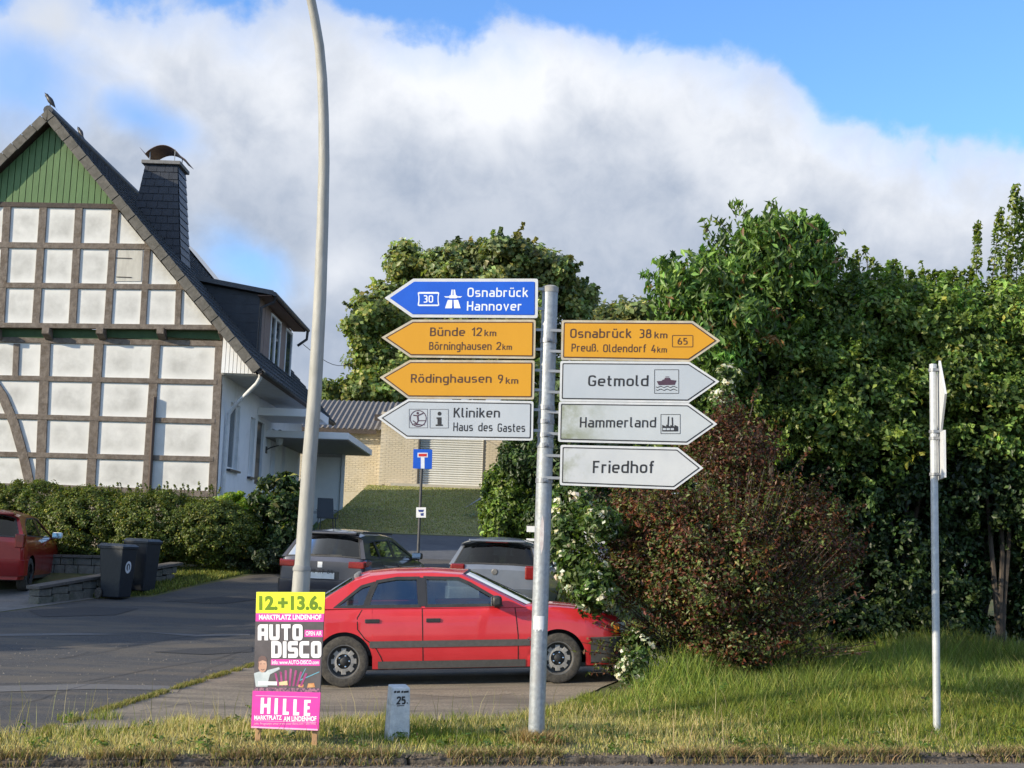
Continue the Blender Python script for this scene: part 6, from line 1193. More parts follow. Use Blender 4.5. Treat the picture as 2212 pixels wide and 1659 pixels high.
qa = at(1000, 1101, 43.0); qb = at(1060, 1062, 47.5); part('rail', MB().tube([qa, qb], .025, 8), zinc, hr_)
for t in (.05, .5, .95): p = qa.lerp(qb, t); part('rail_post', MB().tube([p, (p.x, p.y, gz(p.x, p.y)-.05)], .022, 8), zinc, hr_)
# white trailer-like rails right of the post
tr_ = thing('white_railing', 'white horizontal railing half hidden behind the white-flowering shrub', 'railing', (at(1240, 1165, 25).x, 25, gz(1.3, 25)))
a = at(1138, 1136, 25); b = at(1330, 1142, 25); part('upper_board', MB().prism([(a.x, 25, a.z), (b.x, 25, a.z), (b.x, 25, a.z-.12), (a.x, 25, a.z-.12)], (0, .04, 0)), whitep, tr_); a2 = at(1138, 1163, 25); part('lower_rail', MB().prism([(a.x, 25, a2.z), (b.x, 25, a2.z), (b.x, 25, a2.z-.05), (a.x, 25, a2.z-.05)], (0, .04, 0)), whitep, tr_)
for t in (.33, .66, 1): x = a.x+(b.x-a.x)*t; part('rail_post', MB().bb(x-.03, x+.03, 25.04, 25.1, gz(x, 25)-.1, a.z), whitep, tr_)
# birds on the ridge
birdm = mat('bird_black', (.012, .013, .018), (.03, .032, .04), 20, .45)
def bird(label, p, yaw, s=1.0):
    b = thing('bird', label, 'bird', p, yaw, 'birds on the roof'); mb = MB()
    M_ = Matrix.Rotation(R(-52), 4, 'Y'); prof = [(-.20, .008), (-.14, .03), (-.06, .055), (.02, .066), (.09, .055), (.13, .042), (.165, .045), (.20, .038), (.225, .015), (.27, .003)]
    mb.tube([M_ @ Vector((x*s, 0, 0)) + Vector((0, 0, .20*s)) for x, r in prof], [r*s for x, r in prof], 12); part('body', mb, birdm, b, smooth=60, world=False)
    t = MB(); t.prism([M_ @ Vector((-.12*s, -.03*s, 0))+Vector((0, 0, .2*s)), M_ @ Vector((-.12*s, .03*s, 0))+Vector((0, 0, .2*s)), M_ @ Vector((-.30*s, .022*s, 0))+Vector((0, 0, .2*s)), M_ @ Vector((-.30*s, -.022*s, 0))+Vector((0, 0, .2*s))], (.01, 0, .01)); part('tail', t, birdm, b, world=False)
    part('leg', MB().tube([(.0, .02, .16*s), (.01, .02, 0)], .006, 5).tube([(.0, -.02, .16*s), (.01, -.02, 0)], .006, 5), birdm, b, world=False)
q = at(108, 236, 29.9); bird('black bird perched at the very peak of the gable roof', (q.x, 29.9, top-.02+.12), R(180), 1.05)
sB = 1.0; qx, qz = on_slope(.78, .36); bird('smaller black bird just below the roof peak', (qx, 29.9, qz), R(150), .85)
# overhead wire
w1 = at(655, 744, 33); w2 = at(775, 772, 60); part('x', MB(), None) if False else None
wr = part('overhead_wire', MB().tube([w1.lerp(w2, k/10)-Vector((0, 0, .5*math.sin(math.pi*k/10))) for k in range(11)], .012, 4), blackp); tag(wr, 'thin dark overhead wire running from the house towards the big tree', 'wire')
# ================================================================== VEGETATION
def E_(px, py, D, rx, rz, ry, w=1.0):
    c = at(px, py, D); s = D/FPX; return ((c.x, c.y, c.z), (rx*s, ry, rz*s), w)
def T_(px, py, D): v = at(px, py, D); return (v.x, v.y, v.z)
def base(px, D): v = at(px, 1300, D); return (v.x, D, gz(v.x, D))
HG = [(.11, .14, .022, 3), (.15, .175, .026, 2), (.07, .095, .018, 2), (.20, .21, .035, .7)]
# left clipped hedge
b = base(250, 26.6)
plant('clipped_hedge', 'long loosely clipped green hedge in front of the timbered house', 'hedge', b,
  [E_(-120, 1135, 26.8, 190, 80, .9, 1.1), E_(60, 1128, 26.8, 130, 84, .9, 1.1), E_(200, 1136, 26.6, 130, 78, .9, 1.1), E_(340, 1142, 26.4, 120, 76, .9, 1.1), E_(455, 1150, 26.3, 98, 66, .85, .8)],
  3600, 70, .13, .052, HG, .6, .1, .80, trunk=[T_(x, 1150, 26.6) for x in (20, 120, 220, 320, 420)], tr=.03, tv=.12, shoots=[(T_(x, 1070+10*math.sin(x), 26.4), T_(x+random.uniform(-6, 6), 1048+random.uniform(-8, 8), 26.4), .035, 26) for x in range(-60, 480, 9)])
plant('golden_shrub', 'small bright yellow-green shrub at the corner of the house', 'shrub', base(508, 27.2), [E_(508, 1098, 27.2, 42, 32, .45)], 120, 50, .12, .08, [(.25, .32, .02, 3), (.16, .24, .02, 2)], trunk=[T_(508, 1110, 27.2)], tr=.03)
plant('broadleaf_shrub', 'tall dark broad-leaved shrub left of the lamp mast', 'shrub', base(605, 27.0), [E_(605, 1075, 27, 52, 45, .6), E_(600, 1135, 27, 55, 55, .6), E_(622, 1165, 26.8, 48, 45, .5), E_(600, 1190, 26.9, 60, 30, .5)], 330, 26, .20, .16, [(.03, .055, .014, 3), (.05, .08, .02, 2), (.17, .19, .05, .8)], .45, .45, .7, trunk=[T_(590, 1100, 27), T_(620, 1120, 27)], tr=.04)
plant('low_shrub', 'dark low ground shrub spilling below the broad-leaved shrub', 'shrub', base(560, 26.0), [E_(490, 1165, 26.6, 50, 34, .4), E_(560, 1205, 26.2, 80, 24, .5), E_(640, 1208, 26.6, 50, 22, .5)], 160, 50, .14, .09, [(.05, .07, .02, 3), (.03, .045, .015, 2)])
# round shrub beyond the silver car
plant('round_shrub', 'rounded bright green shrub above the silver-blue hatchback', 'shrub', base(1095, 27.5), [E_(1106, 1062, 27.5, 58, 60, .8, 1.3), E_(1086, 1115, 27.3, 42, 56, .7), E_(1130, 1120, 27.4, 58, 50, .7)], 620, 30, .17, .115, [(.11, .17, .025, 3), (.17, .23, .035, 2), (.045, .075, .017, 1.5)], .5, .25, .75, trunk=[T_(1095, 1100, 27.4)], tr=.05)
DK = [(.028, .05, .015, 3), (.045, .075, .02, 2), (.07, .10, .025, 1)]
plant('tall_dark_shrub', 'dark green shrub dotted with white flowers right behind the signpost', 'shrub', base(1190, 26.2), [E_(1140, 985, 26.5, 50, 50, .7), E_(1215, 1000, 26.2, 70, 80, .8), E_(1270, 1080, 26, 80, 80, .8), E_(1200, 1120, 26.3, 60, 60, .7)], 520, 40, .22, .12, DK, .5, .3, .7, trunk=[T_(1200, 1050, 26.2), T_(1260, 1050, 26.2)], tr=.05)
# white flowers: small blossom clusters
def blossoms(name, label, ells, n, D, cat='shrub', leafn=100, leaf=.09, stems=None, cols=None, fs=.05):
    t = plant(name, label, cat, base(*D), ells, leafn, 30, .14, leaf, cols or [(.06, .10, .02, 3), (.10, .15, .03, 2), (.04, .065, .02, 1)], trunk=stems, tr=.015, shell=.5)
    bx = np.array(t.location); Cc, Nn, _ = clumps(ells, n, 9, .05, .8); Cc = Cc + unit(Nn)*.03
    V, F = leafgeo(Cc-bx, Nn, np.full(len(Cc), fs), .9, .1); fastmesh('blossom', V, F, LEAF, np.repeat(pal(len(Cc), [(.72, .72, .62, 3), (.64, .62, .48, 1)], .06), 4, axis=0), t); return t
fl = [E_(1232, 1085, 14.9, 42, 34, .3), E_(1222, 1160, 14.7, 34, 45, .3), E_(1250, 1225, 14.5, 46, 58, .35), E_(1290, 1270, 14.3, 40, 50, .3), E_(1300, 1130, 14.3, 34, 30, .3)]
blossoms('rose_bush', 'white-flowering rambling bush beside the signpost, above the red bonnet', fl, 95, (1330, 15.0), leafn=190, leaf=.085, stems=[T_(1225, 1110, 14.8), T_(1250, 1235, 14.5), T_(1290, 1280, 14.3)], fs=.062)
blossoms('rose_spray', 'low spray of white flowers at the foot of the red-leaved shrub', [E_(1380, 1400, 14.3, 30, 34, .25), E_(1370, 1450, 14.1, 34, 26, .25)], 40, (1400, 14.3), leafn=46, leaf=.07, stems=[T_(1380, 1400, 14.3)], cat='flowers', fs=.05)
blossoms('climbing_rose', 'small cluster of white climbing roses at the tip of the yellow right-hand sign', [E_(1572, 815, 16.2, 20, 22, .2), E_(1560, 860, 16.2, 18, 22, .2)], 26, (1600, 16.4), leafn=30, leaf=.08, stems=[T_(1572, 830, 16.2)], cat='flowers', fs=.07)
# red-leaved shrub
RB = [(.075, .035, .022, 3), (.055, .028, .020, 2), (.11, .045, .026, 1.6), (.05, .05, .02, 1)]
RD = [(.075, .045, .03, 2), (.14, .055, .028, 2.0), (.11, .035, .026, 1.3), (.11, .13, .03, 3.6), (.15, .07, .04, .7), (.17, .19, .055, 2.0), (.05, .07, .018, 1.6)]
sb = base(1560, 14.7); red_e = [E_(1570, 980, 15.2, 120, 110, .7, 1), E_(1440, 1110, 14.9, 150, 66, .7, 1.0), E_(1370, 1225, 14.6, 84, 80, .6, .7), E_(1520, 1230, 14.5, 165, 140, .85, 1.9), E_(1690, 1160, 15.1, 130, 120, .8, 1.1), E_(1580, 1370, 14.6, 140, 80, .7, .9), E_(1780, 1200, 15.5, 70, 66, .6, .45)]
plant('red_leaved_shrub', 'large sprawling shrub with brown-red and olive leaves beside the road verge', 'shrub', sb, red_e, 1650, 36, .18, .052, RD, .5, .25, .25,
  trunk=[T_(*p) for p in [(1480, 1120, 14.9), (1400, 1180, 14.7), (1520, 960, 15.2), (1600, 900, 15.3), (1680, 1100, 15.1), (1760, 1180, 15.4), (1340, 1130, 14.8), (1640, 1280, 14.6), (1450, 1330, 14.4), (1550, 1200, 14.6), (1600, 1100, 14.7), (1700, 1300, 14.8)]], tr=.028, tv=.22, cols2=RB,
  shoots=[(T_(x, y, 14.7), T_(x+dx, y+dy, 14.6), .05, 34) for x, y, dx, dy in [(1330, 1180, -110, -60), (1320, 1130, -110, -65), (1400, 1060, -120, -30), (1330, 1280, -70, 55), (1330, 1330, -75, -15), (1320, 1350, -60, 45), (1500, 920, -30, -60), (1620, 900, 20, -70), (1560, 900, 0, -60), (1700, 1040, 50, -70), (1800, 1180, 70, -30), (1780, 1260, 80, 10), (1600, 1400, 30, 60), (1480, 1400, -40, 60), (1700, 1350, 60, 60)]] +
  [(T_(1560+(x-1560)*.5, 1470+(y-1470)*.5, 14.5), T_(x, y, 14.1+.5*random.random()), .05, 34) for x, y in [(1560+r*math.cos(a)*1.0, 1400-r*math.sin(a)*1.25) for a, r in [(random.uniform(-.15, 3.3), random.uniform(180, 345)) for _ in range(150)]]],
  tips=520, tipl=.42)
# trees of the tall mixed hedge at right
MG = [(.125, .185, .035, 3), (.175, .235, .042, 2.4), (.06, .10, .022, 1.2), (.25, .29, .065, 1.2)]
plant('broadleaf_tree', 'young tree with large drooping leaves rising above the right-hand hedge', 'tree', base(1620, 17.2),
  [E_(1650, 590, 17.2, 130, 90, .9, 1.2), E_(1680, 530, 17.2, 84, 50, .7, .7), E_(1500, 640, 17.0, 85, 70, .8, .8), E_(1560, 720, 17.0, 130, 90, .9, 1.0), E_(1740, 560, 17.2, 60, 60, .6, .5)], 520, 26, .25, .135, [(.11, .18, .032, 3), (.17, .24, .046, 2.2), (.055, .09, .02, 1), (.20, .13, .06, .25)], .36, .85, .45,
  trunk=[T_(1650, 500, 17.2), T_(1720, 540, 17.2), T_(1480, 620, 17.0), T_(1560, 700, 17.1)], tr=.07, tips=150, tipl=.34, cool=(.8, 1, 1.3),
  shoots=[(T_(x, y, 17.2), T_(x+dx, y+dy, 17.1), .12, 24) for x, y, dx, dy in [(1590, 520, -55, -55), (1630, 500, -35, -65), (1660, 480, 10, -45), (1700, 500, 20, -35), (1740, 510, 30, -25), (1780, 530, 40, -30), (1470, 600, -45, -20), (1520, 580, 0, -30), (1460, 640, -60, -15), (1560, 560, -45, -90), (1590, 470, -5, -30)]])
def hedge_tree(label, px, D, ells, n, per=46, leaf=.085, cols=MG, shoots=(), tr=.05, tk=None, **k):
    return plant('hedge_tree', label, 'tree', base(px, D), ells, n, per, .21, leaf, cols, .6, .3, .62, trunk=tk or [T_(px+dx, 780, D) for dx in (-60, 0, 55)], tr=tr, shoots=shoots, group='trees of the tall hedge at right', tips=420, tipl=.42, cool=(.84, 1.0, 1.3), **k)
up = lambda x, y, D, h, dx=0, n=60, L=.07: (T_(x, y, D), T_(x+dx, y-h, D), L, n)
hedge_tree('dense hedge tree right behind the red-leaved shrub, below the drooping-leaved tree', 1560, 17.8, [E_(1520, 800, 17.6, 110, 120, .9), E_(1600, 900, 17.9, 140, 140, .9), E_(1480, 900, 17.8, 90, 90, .8, .6), E_(1640, 790, 17.7, 120, 130, .9)], 560)
hedge_tree('mid-green hedge tree in the middle of the right-hand hedge, level top', 1780, 18.0, [E_(1760, 700, 18.0, 110, 105, .9), E_(1860, 690, 18.1, 100, 90, .9), E_(1780, 850, 17.8, 140, 150, 1.0, 1.6), E_(1880, 920, 18.0, 120, 150, 1.0, 1.2)], 800, shoots=[up(x, 620+12*math.sin(x), 18, 55+25*math.sin(x*7), random.uniform(-12, 12)) for x in range(1690, 1960, 17)])
hedge_tree('hedge tree just left of the slim sign pole, with short upright shoots', 1950, 18.3, [E_(1990, 700, 18.2, 90, 90, .9), E_(1960, 850, 18.2, 120, 140, 1.0, 1.4), E_(2050, 760, 18.3, 100, 120, 1.0)], 650, shoots=[up(x, 640, 18.2, 55, random.uniform(-8, 8)) for x in range(1930, 2100, 18)])
hedge_tree('rightmost hedge tree sending up tall leafy spikes', 2160, 18.2, [E_(2150, 720, 18.2, 110, 100, 1.0), E_(2260, 720, 18.3, 120, 120, 1.0), E_(2120, 870, 18.1, 130, 150, 1.0, 1.4), E_(2260, 900, 18.2, 120, 160, 1.0, 1.2)], 800,
  shoots=[up(2108, 640, 18.1, 160, 4, 240, .10), up(2140, 640, 18.1, 190, 22, 250, .10), up(2165, 640, 18.0, 240, 30, 340, .12), up(2195, 620, 18.1, 190, 10, 260, .11), up(2215, 640, 18.1, 200, 10, 240, .11), up(2180, 640, 18.2, 90, 0, 90), up(2060, 640, 18.2, 60, 4)])
LW = [(.03, .052, .016, 3), (.05, .08, .02, 2), (.09, .125, .03, .8)]  # lower hedge leaves: deep shade put into the colour as a darker palette
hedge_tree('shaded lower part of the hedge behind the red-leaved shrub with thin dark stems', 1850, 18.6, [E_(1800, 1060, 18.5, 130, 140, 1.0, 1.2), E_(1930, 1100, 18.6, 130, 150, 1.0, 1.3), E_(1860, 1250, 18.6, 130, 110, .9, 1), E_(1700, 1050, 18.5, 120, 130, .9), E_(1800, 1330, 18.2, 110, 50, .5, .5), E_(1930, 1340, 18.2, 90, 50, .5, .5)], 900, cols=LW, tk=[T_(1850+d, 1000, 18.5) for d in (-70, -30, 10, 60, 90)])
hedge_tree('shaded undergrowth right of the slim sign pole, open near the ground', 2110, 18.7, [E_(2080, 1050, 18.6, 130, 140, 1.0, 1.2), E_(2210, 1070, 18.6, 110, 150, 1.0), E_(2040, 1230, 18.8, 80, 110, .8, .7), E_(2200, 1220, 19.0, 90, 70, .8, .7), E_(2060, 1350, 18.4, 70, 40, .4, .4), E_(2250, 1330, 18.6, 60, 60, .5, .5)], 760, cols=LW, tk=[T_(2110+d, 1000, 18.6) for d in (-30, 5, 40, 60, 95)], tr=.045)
hedge_tree('outermost hedge tree beyond the tall leafy spikes, cut by the right edge', 2450, 18.4, [E_(2430, 760, 18.3, 140, 130, 1.0), E_(2450, 950, 18.3, 150, 160, 1.1, 1.3), E_(2560, 880, 18.4, 120, 170, 1.0), E_(2420, 1180, 18.5, 170, 130, 1.0), E_(2600, 1150, 18.6, 110, 130, .9)], 750)
# purple tinge foliage behind at far right
plant('copper_shrub', 'dark copper-leaved shrub glimpsed low at the right edge of the hedge', 'shrub', base(2180, 19.6), [E_(2180, 1000, 19.6, 110, 150, .8)], 200, 40, .2, .09, [(.06, .03, .028, 2), (.04, .045, .02, 2)], trunk=[T_(2180, 1050, 19.6)], tr=.05)
# deep second row so that the hedge is dense
plant('rear_hedge', 'dark mass of trees behind the right-hand hedge', 'hedge', base(1900, 20.8), [E_(1560, 850, 20.5, 150, 150, 1.1), E_(1760, 850, 20.6, 150, 180, 1.1), E_(1950, 860, 20.8, 150, 190, 1.1), E_(2150, 860, 20.8, 160, 190, 1.1), E_(2330, 860, 20.8, 140, 190, 1.1), E_(1600, 1090, 20.5, 170, 150, 1), E_(1800, 1120, 20.7, 170, 150, 1), E_(2000, 1100, 21, 160, 130, 1), E_(2230, 1080, 21, 160, 110, 1)], 1100, 42, .30, .15, [(.035, .06, .018, 3), (.055, .085, .022, 2)], .6, .3, .5, trunk=[T_(x, 900, 20.8) for x in (1600, 1750, 1900, 2020, 2150, 2260)], tr=.10)
# far trees
def fartree(name, label, D, px, ells, n, per, rs, leaf, cols, tk, tr=.3, **k): return plant(name, label, 'tree', base(px, D) if D < 60 else (at(px, 1100, D).x, D, 4.0), ells, n, per, rs, leaf, cols, .8, .2, .55, trunk=tk, tr=tr, **k)
OK_ = [(.17, .20, .06, 3), (.22, .25, .075, 2), (.10, .13, .04, 1), (.27, .29, .10, .8)]
def lumpy(ells, k, f=.42):      # break big lobes into smaller uneven ones on their upper outline
    out = []
    for c, r, w in ells:
        out.append((c, tuple(v*.76 for v in r), w*.8))
        for _ in range(k):
            a = random.uniform(0, 2*math.pi); b = random.uniform(-.25, 1.0); q = math.sqrt(max(0, 1-b*b)); g = random.uniform(.72, 1.0); s = random.uniform(.7, 1.2)*f
            out.append(((c[0]+r[0]*q*math.cos(a)*g, c[1]+r[1]*q*math.sin(a)*g*.7, c[2]+r[2]*b*g), (r[0]*s, r[1]*s, r[2]*s*.8), w*.45))
    return out
fartree('oak_tree', 'big round-crowned tree behind the direction signs', 68, 1030, lumpy([E_(905, 592, 67, 62, 60, 3, 1), E_(990, 580, 66, 84, 52, 3, 1.2), E_(1090, 585, 66, 84, 52, 3, 1.2), E_(1175, 612, 67, 66, 54, 3, 1), E_(1232, 662, 68, 42, 52, 2.5, .7), E_(1050, 680, 66, 180, 90, 3.5, 1.6), E_(900, 700, 66, 110, 100, 3, 1.4), E_(960, 800, 67, 170, 80, 3, 1.0), E_(1180, 760, 68, 100, 100, 3, 1)], 6), 1500, 46, .55, .27, OK_, [T_(950, 700, 68), T_(1050, 620, 68), T_(1150, 680, 68)], .45, tips=400, tipl=.7)
fartree('oak_tree', 'looser light-green tree left of the big round one, above the grey roof', 62, 800, lumpy([E_(782, 715, 62, 36, 30, 1.8, .8), E_(830, 690, 62, 40, 34, 2, .6), E_(800, 770, 62, 40, 34, 2, .8), E_(850, 800, 62, 74, 54, 2, 1.2), E_(770, 835, 61, 50, 34, 2, .8), E_(722, 856, 61, 28, 20, 1.6, .5), E_(830, 860, 61, 100, 36, 2, 1)], 5), 760, 40, .42, .25, [(.19, .23, .05, 3), (.14, .18, .04, 2), (.26, .28, .08, 1)], [T_(800, 740, 62), T_(850, 800, 62), T_(760, 830, 62)], .3)
fartree('distant_tree', 'far tree peeping between the signpost and the right-hand hedge', 80, 1360, [E_(1370, 690, 80, 60, 34, 3), E_(1310, 715, 80, 60, 40, 3), E_(1430, 740, 80, 110, 70, 3), E_(1330, 800, 80, 100, 80, 3)], 260, 50, .8, .4, OK_, [T_(1360, 720, 80)], .3)
fartree('distant_tree', 'dark tree mass low behind the white arrow signs', 48, 1260, [E_(1180, 900, 46, 90, 110, 2.5), E_(1290, 880, 44, 90, 120, 2.5), E_(1390, 900, 42, 100, 140, 2.5), E_(1250, 1020, 44, 130, 110, 2.5), E_(1380, 1060, 40, 120, 110, 2)], 620, 52, .55, .26, [(.07, .10, .03, 3), (.11, .15, .04, 2)], [T_(1200, 950, 46), T_(1300, 930, 44), T_(1380, 950, 42)], .2)
plant('distant_woods', 'distant belt of trees on the horizon behind the hedge', 'wood', (60, 120, 4), [((20+i*14, 120+3*math.sin(i*2), 6+2*math.sin(i*1.7)), (9, 5, 5+1.5*math.cos(i*2.3)), 1) for i in range(9)], 900, 30, 1.5, .9, [(.05, .08, .03, 2), (.08, .11, .04, 1)], .8, .2, .6)['kind'] = 'stuff'
# trees out of frame on the left whose crowns shade the yard
SH = [(.06, .09, .02, 2), (.08, .12, .03, 1)]
plant('street_tree', 'broad tree left of the frame that shades the asphalt yard', 'tree', (-20.5, 13.6, 0), [((-21, 14.2, 6.0), (3.2, 2.0, 2.3), 1), ((-18.6, 13.6, 4.6), (2.2, 1.8, 1.6), .7), ((-23, 15.2, 7.0), (2.6, 2.0, 2.0), .8)], 420, 30, .5, .26, SH, .8, .2, .5, trunk=[(-21, 14, 6), (-19.5, 13.7, 4.8), (-22.5, 15, 6.6)], tr=.22)
# foliage tufts: small plants
plant('garden_flowers', 'pale flowering perennials along the foot of the shaded grass bank', 'flowers', base(780, 40.5), [E_(775, 1138, 40.6, 34, 10, .3), E_(800, 1136, 40.8, 16, 10, .3)], 60, 24, .14, .07, [(.30, .32, .28, 2), (.10, .14, .06, 2)], .4, .1)
plant('garden_flowers', 'pale flowering perennials beside the handrail at the round shrub', 'flowers', base(1010, 41.0), [E_(1012, 1128, 41, 22, 22, .4)], 60, 24, .14, .07, [(.34, .36, .28, 2), (.12, .16, .06, 2)], .4, .1)
# ------------------------------------------------------------------ grass
def blades(name, P, h, w, cols, lean=.35, label=None, cat=None):
    n = len(P); a = rng.random(n)*2*math.pi; dirx = np.stack([np.cos(a), np.sin(a), np.zeros(n)], 1); b = rng.random(n)*2*math.pi; ln_ = np.stack([np.cos(b), np.sin(b), np.zeros(n)], 1)*lean*(.3+rng.random((n, 1)))
    H_ = h[:, None]; W_ = w if np.isscalar(w) else w[:, None]; up = np.array([[0, 0, 1.]])
    m = P + up*H_*.55 + ln_*H_*.35; t = P + up*H_*.95 + ln_*H_
    V = np.stack([P-dirx*W_*.5, P+dirx*W_*.5, m+dirx*W_*.42, t, m-dirx*W_*.42], 1).reshape(-1, 3); i = np.arange(n)[:, None]*5
    F = np.concatenate([i+[0, 1, 2], i+[0, 2, 4], i+[4, 2, 3]], 1).reshape(-1, 3)
    return fastmesh(name, V, F, GRASSM, np.repeat(cols, 5, axis=0))
def inpoly(x, y, poly):
    c = np.zeros(len(x), bool); n = len(poly)
    for i in range(n):
        x1, y1 = poly[i-1]; x2, y2 = poly[i]
        k = ((y1 > y) != (y2 > y)); xx = (x2-x1)*(y-y1)/((y2-y1) if abs(y2-y1) > 1e-9 else 1e-9)+x1; c ^= (k & (x < xx))
    return c
_n = rng.random((64, 64))
def vnoise(x, y, s):
    u, v = x/s, y/s; i, j = np.floor(u).astype(int), np.floor(v).astype(int); fu, fv = u-i, v-j; fu = fu*fu*(3-2*fu); fv = fv*fv*(3-2*fv); g = lambda a, b: _n[a % 64, b % 64]
    return (g(i, j)*(1-fu)+g(i+1, j)*fu)*(1-fv)+(g(i, j+1)*(1-fu)+g(i+1, j+1)*fu)*fv
gzv = np.vectorize(gz)
def kerbdist(x, y): return (x-KA.x)*KN.x+(y-KA.y)*KN.y
# verge strip
N_ = 120000; s = rng.random(N_)*15-3.5; k = rng.random(N_)**.9*3.2+.02; x = KA.x+KD.x*s+KN.x*k; y = KA.y+KD.y*s+KN.y*k
out = ~inpoly(x, y, fore_poly) & ~inpoly(x, y, asphalt_poly); edge_in = (inpoly(x, y, fore_poly) | inpoly(x, y, asphalt_poly)) & (vnoise(x, y, .35) > .72) & (kerbdist(x, y) < 2.1) & (kerbdist(x, y) > 0)
keep = (out | edge_in) & (vnoise(x, y, .28)+.35*rng.random(N_) > .30) & (k > .03+.22*vnoise(x, y, .4)**2); x, y, k = x[keep], y[keep], k[keep]
dry = np.clip(.98-k*.26+.9*(vnoise(x+9, y, .7)-.5)-np.clip((x-.8)*.22, 0, .5), 0, 1)
stonegreen = np.exp(-((x+.45)**2/.30+(y-10.75)**2/.12)); dry = np.clip(dry-stonegreen*1.2, 0, 1)
c = pal(len(x), [(.13, .18, .03, 2), (.18, .22, .04, 2), (.08, .13, .025, 1)], .2); dc = pal(len(x), [(.52, .44, .18, 3), (.42, .37, .14, 2), (.58, .52, .28, 1)], .18); sel = rng.random((len(x), 1)) < dry[:, None]; c = np.where(sel, dc, c*np.array([[1.25, 1.15, 1.0]]))
h = (.03+.06*rng.random(len(x))+.05*vnoise(x, y+4, .5))*(.7+.5*np.clip(k/1.5, 0, 1))*(1+.9*np.clip((x-1)/2, 0, 1)*np.clip((k-.6)/1.2, 0, 1)); h *= np.where(k < .9, .72, .9); h *= np.where((x > -2.1) & (x < -1.2) & (k < .9), .6, 1.0); h[stonegreen > .4] *= 1.4
blades('verge_grass', np.stack([x, y, gzv(x, y)-.01], 1), h, .006, c, .5)
# tall seed stems
n = 420; s = rng.random(n)*13-2; k = .3+rng.random(n)*1.7; x = KA.x+KD.x*s+KN.x*k; y = KA.y+KD.y*s+KN.y*k; blades('seed_stems', np.stack([x, y, np.zeros(n)], 1), .22+.22*rng.random(n), .005, pal(n, [(.40, .33, .18), (.20, .20, .08)]), .35)
# taller meadow grass at right, under the shrubs and hedge
N_ = 185000; x = .6+rng.random(N_)*11.8; y = 11.2+rng.random(N_)*7.4; kd = kerbdist(x, y)
left_edge = np.interp(y, [11, 11.8, 12.8, 14, 15.5, 17.5, 19], [.75, 1.0, 1.25, 1.75, 2.2, 2.9, 3.0]); out = (x > left_edge+.35*(vnoise(x, y, .3)-.5)) & (kd > 1.2) & (x < y*.64) & (rng.random(N_) < np.clip(1.35-(y-11)*.09, .3, 1)); x, y, kd = x[out], y[out], kd[out]
tall = np.clip((kd-1.7)/1.8, 0, 1); h = .05+.07*rng.random(len(x))+tall*(.10+.30*rng.random(len(x)))*(.15+1.5*vnoise(x, y, .7)); _dk = (.55+.85*vnoise(x+3, y, .55))[:, None]; c = _dk*pal(len(x), [(.15, .21, .035, 3), (.21, .26, .05, 2), (.09, .14, .028, 1.5), (.36, .34, .13, .6)], .2); yl = np.clip(1-tall*1.4, 0, 1)*.5*vnoise(x, y+7, 1.1)*1.6; sel = rng.random((len(x), 1)) < yl[:, None]; c = np.where(sel, pal(len(x), [(.46, .42, .13), (.34, .36, .09)]), c)
blades('meadow_grass', np.stack([x, y, gzv(x, y)-.01], 1), h, .008, c, .45)
# far lawn strips: by the walls, between cars and up the bank
def lawnp(n, poly, hmin, hmax, w, cols):
    xs = [p[0] for p in poly]; ys = [p[1] for p in poly]; x = min(xs)+rng.random(n)*(max(xs)-min(xs)); y = min(ys)+rng.random(n)*(max(ys)-min(ys)); k = inpoly(x, y, poly); x, y = x[k], y[k]; z = gzv(x, y)
    return np.stack([x, y, z], 1), hmin+(hmax-hmin)*rng.random(len(x)), pal(len(x), cols, .2)
LG = [(.10, .13, .025, 2), (.14, .16, .035, 1), (.07, .10, .02, 1)]; YG = [(.26, .27, .06, 2), (.18, .21, .045, 2)]
Ps = []; Hs = []; Cs = []
for n, poly, cols in ((26000, [W2(*p) for p in [(90, 1280), (215, 1292), (330, 1286), (430, 1262), (545, 1238), (480, 1222), (300, 1240)]], LG+YG), (20000, [(-1.0, 20), (-1.0, 24), (-1.1, 30.2), (.2, 30.6), (8, 30.4), (8, 19), (1.0, 18)], LG+YG[:1]), (6000, [(-1.2, 26), (-1.1, 30.3), (.4, 30.4), (0, 26)], YG)):
    a, b, c = lawnp(n, poly, .04, .10, .01, cols); Ps.append(a); Hs.append(b); Cs.append(c)
blades('lawn_grass', np.concatenate(Ps), np.concatenate(Hs), .018, np.concatenate(Cs), .5)
a, b, c = lawnp(60000, [(-6.5, 38.1), (8, 38.1), (8, 50.0), (-6.5, 50.0)], .05, .12, .02, [(.31, .31, .12, 2), (.40, .37, .16, 1), (.24, .26, .09, 1)]); blades('bank_grass', a, b*.45, .03, c, .5)
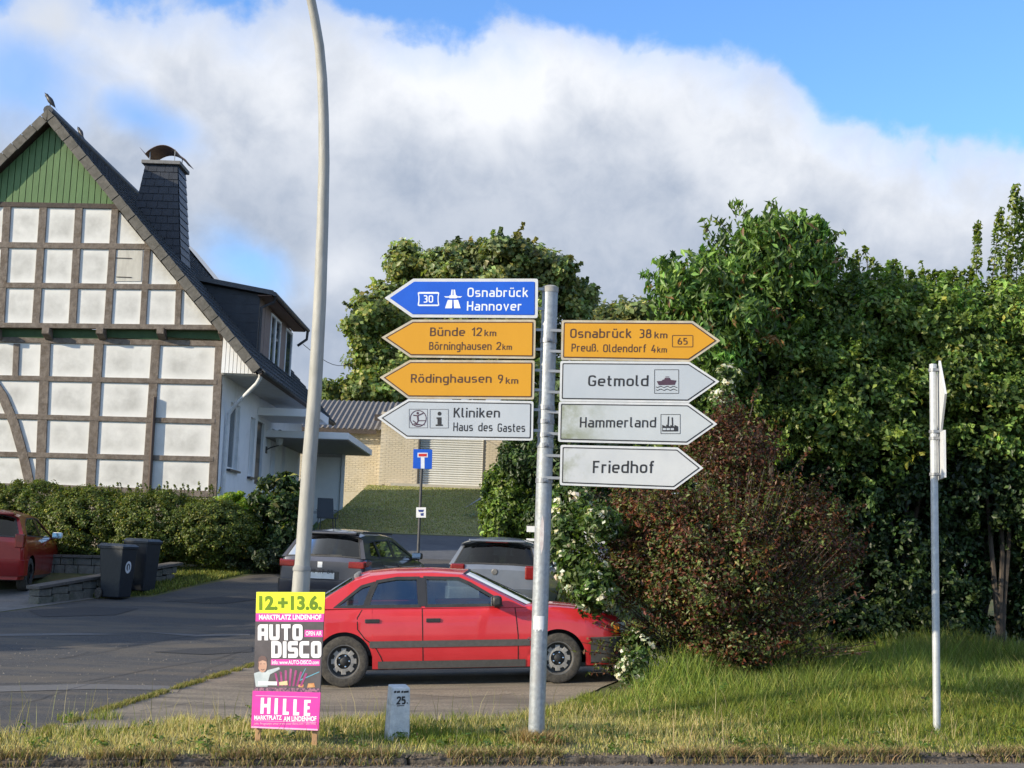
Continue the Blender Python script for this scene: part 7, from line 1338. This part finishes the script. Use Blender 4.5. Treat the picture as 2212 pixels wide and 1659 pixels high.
# moss and grass in the joint between apron and forecourt, weeds at the kerb
P = []; pts = [gp(*p) for p in [(85, 1587), (200, 1546), (350, 1500), (470, 1463), (545, 1440), (640, 1415)]]
for a, b in zip(pts[:-1], pts[1:]):
    m_ = int((b-a).length*900); t = rng.random(m_); q = np.array(a)[None]*(1-t)[:, None]+np.array(b)[None]*t[:, None]; q[:, :2] += rng.standard_normal((m_, 2))*.028; P.append(q)
P = np.concatenate(P); kk = vnoise(P[:, 0]*1.0, P[:, 1], .22) > .34; P = P[kk]; P[:, 2] = gzv(P[:, 0], P[:, 1])+.01; blades('joint_grass', P, .015+.045*rng.random(len(P)), .007, pal(len(P), [(.24, .23, .06), (.14, .16, .035), (.30, .25, .10)], .2), .8)
s = rng.random(12000)*13-2.5; kc = np.where(vnoise(s*1.0, s*0+3.3, .45) > .38, 1, 0).astype(bool); s = s[kc]; k = rng.standard_normal(len(s))*.05+.05; x = KA.x+KD.x*s+KN.x*k; y = KA.y+KD.y*s+KN.y*k; blades('kerb_weeds', np.stack([x, y, np.where(k > 0, -.005, -.055)], 1), .03+.08*rng.random(len(s)), .008, pal(len(s), [(.26, .18, .09, 2), (.12, .14, .035, 1), (.33, .27, .13, 1)], .2), .9)
n = 1500; P = np.stack([.315+rng.standard_normal(n)*.09, 10.82+rng.standard_normal(n)*.07, np.zeros(n)], 1); blades('dry_tuft', P, .03+.11*rng.random(n), .007, pal(n, [(.38, .29, .14), (.28, .2, .09)], .15), .7)
# crumbs of soil and gravel along the kerb
n = 6500; s = rng.random(n)*13-2.5; k = rng.random(n)*.28-.10; x = KA.x+KD.x*s+KN.x*k; y = KA.y+KD.y*s+KN.y*k; z = np.where(k < -.0, -.053, .0); C = np.stack([x, y, z], 1); r_ = .006+.016*rng.random((n, 1))**2; tet = np.array([[1, 0, -.3], [-.5, .87, -.3], [-.5, -.87, -.3], [0, 0, .8]]); V = (C[:, None, :]+tet[None]*r_[:, :, None]*(.6+.8*rng.random((n, 4, 1)))).reshape(-1, 3); i = np.arange(n)[:, None]*4; F = np.concatenate([i+[0, 1, 3], i+[1, 2, 3], i+[2, 0, 3]], 1).reshape(-1, 3); fastmesh('soil_crumbs', V, F, mat('crumb_soil', (.10, .075, .05), (.20, .16, .11), 20, .95))
# broad-leaved weeds in the verge and meadow
n = 260; x = np.concatenate([-4+rng.random(120)*9, .8+rng.random(140)*6.5]); y = np.concatenate([9.4+rng.random(120)*1.9, 11.5+rng.random(140)*4.5]); ok = (kerbdist(x, y) > .12) & (~inpoly(x, y, fore_poly)) & (~inpoly(x, y, asphalt_poly)); x, y = x[ok], y[ok]; n = len(x); m_ = 22
idx = np.repeat(np.arange(n), m_); hh2 = (.04+.16*rng.random(n)*np.clip((kerbdist(x, y)-.6), .15, 1.2))[idx]; a = rng.random(len(idx))*6.283; rr2 = (.02+.06*rng.random(len(idx))); C = np.stack([x[idx]+np.cos(a)*rr2, y[idx]+np.sin(a)*rr2, gzv(x, y)[idx]+.02+hh2*rng.random(len(idx))], 1)
V, F = leafgeo(C, unit(np.stack([np.cos(a)*.5, np.sin(a)*.5, np.ones(len(a))], 1)+.3*rng.standard_normal((len(a), 3))), np.full(len(C), .042), .55, .2); fastmesh('broadleaf_weeds', V, F, LEAF, np.repeat(pal(len(C), [(.08, .14, .025, 2), (.13, .19, .035, 2), (.20, .16, .06, .7)], .15)*1.0, 4, axis=0))
n = 1500; x = -7+rng.random(n)*9; y = 11.5+rng.random(n)*7; ok = inpoly(x, y, asphalt_poly) | inpoly(x, y, fore_poly); x, y = x[ok], y[ok]; n = len(x); C = np.stack([x, y, gzv(x, y)+.012], 1); r_ = .004+.011*rng.random((n, 1))**3; V = (C[:, None, :]+tet[None]*r_[:, :, None]*(.6+.8*rng.random((n, 4, 1)))).reshape(-1, 3); i = np.arange(n)[:, None]*4; F = np.concatenate([i+[0, 1, 3], i+[1, 2, 3], i+[2, 0, 3]], 1).reshape(-1, 3); fastmesh('loose_grit', V, F, mat('grit', (.16, .14, .11), (.30, .27, .22), 20, .95))
SC.render.engine = 'CYCLES'
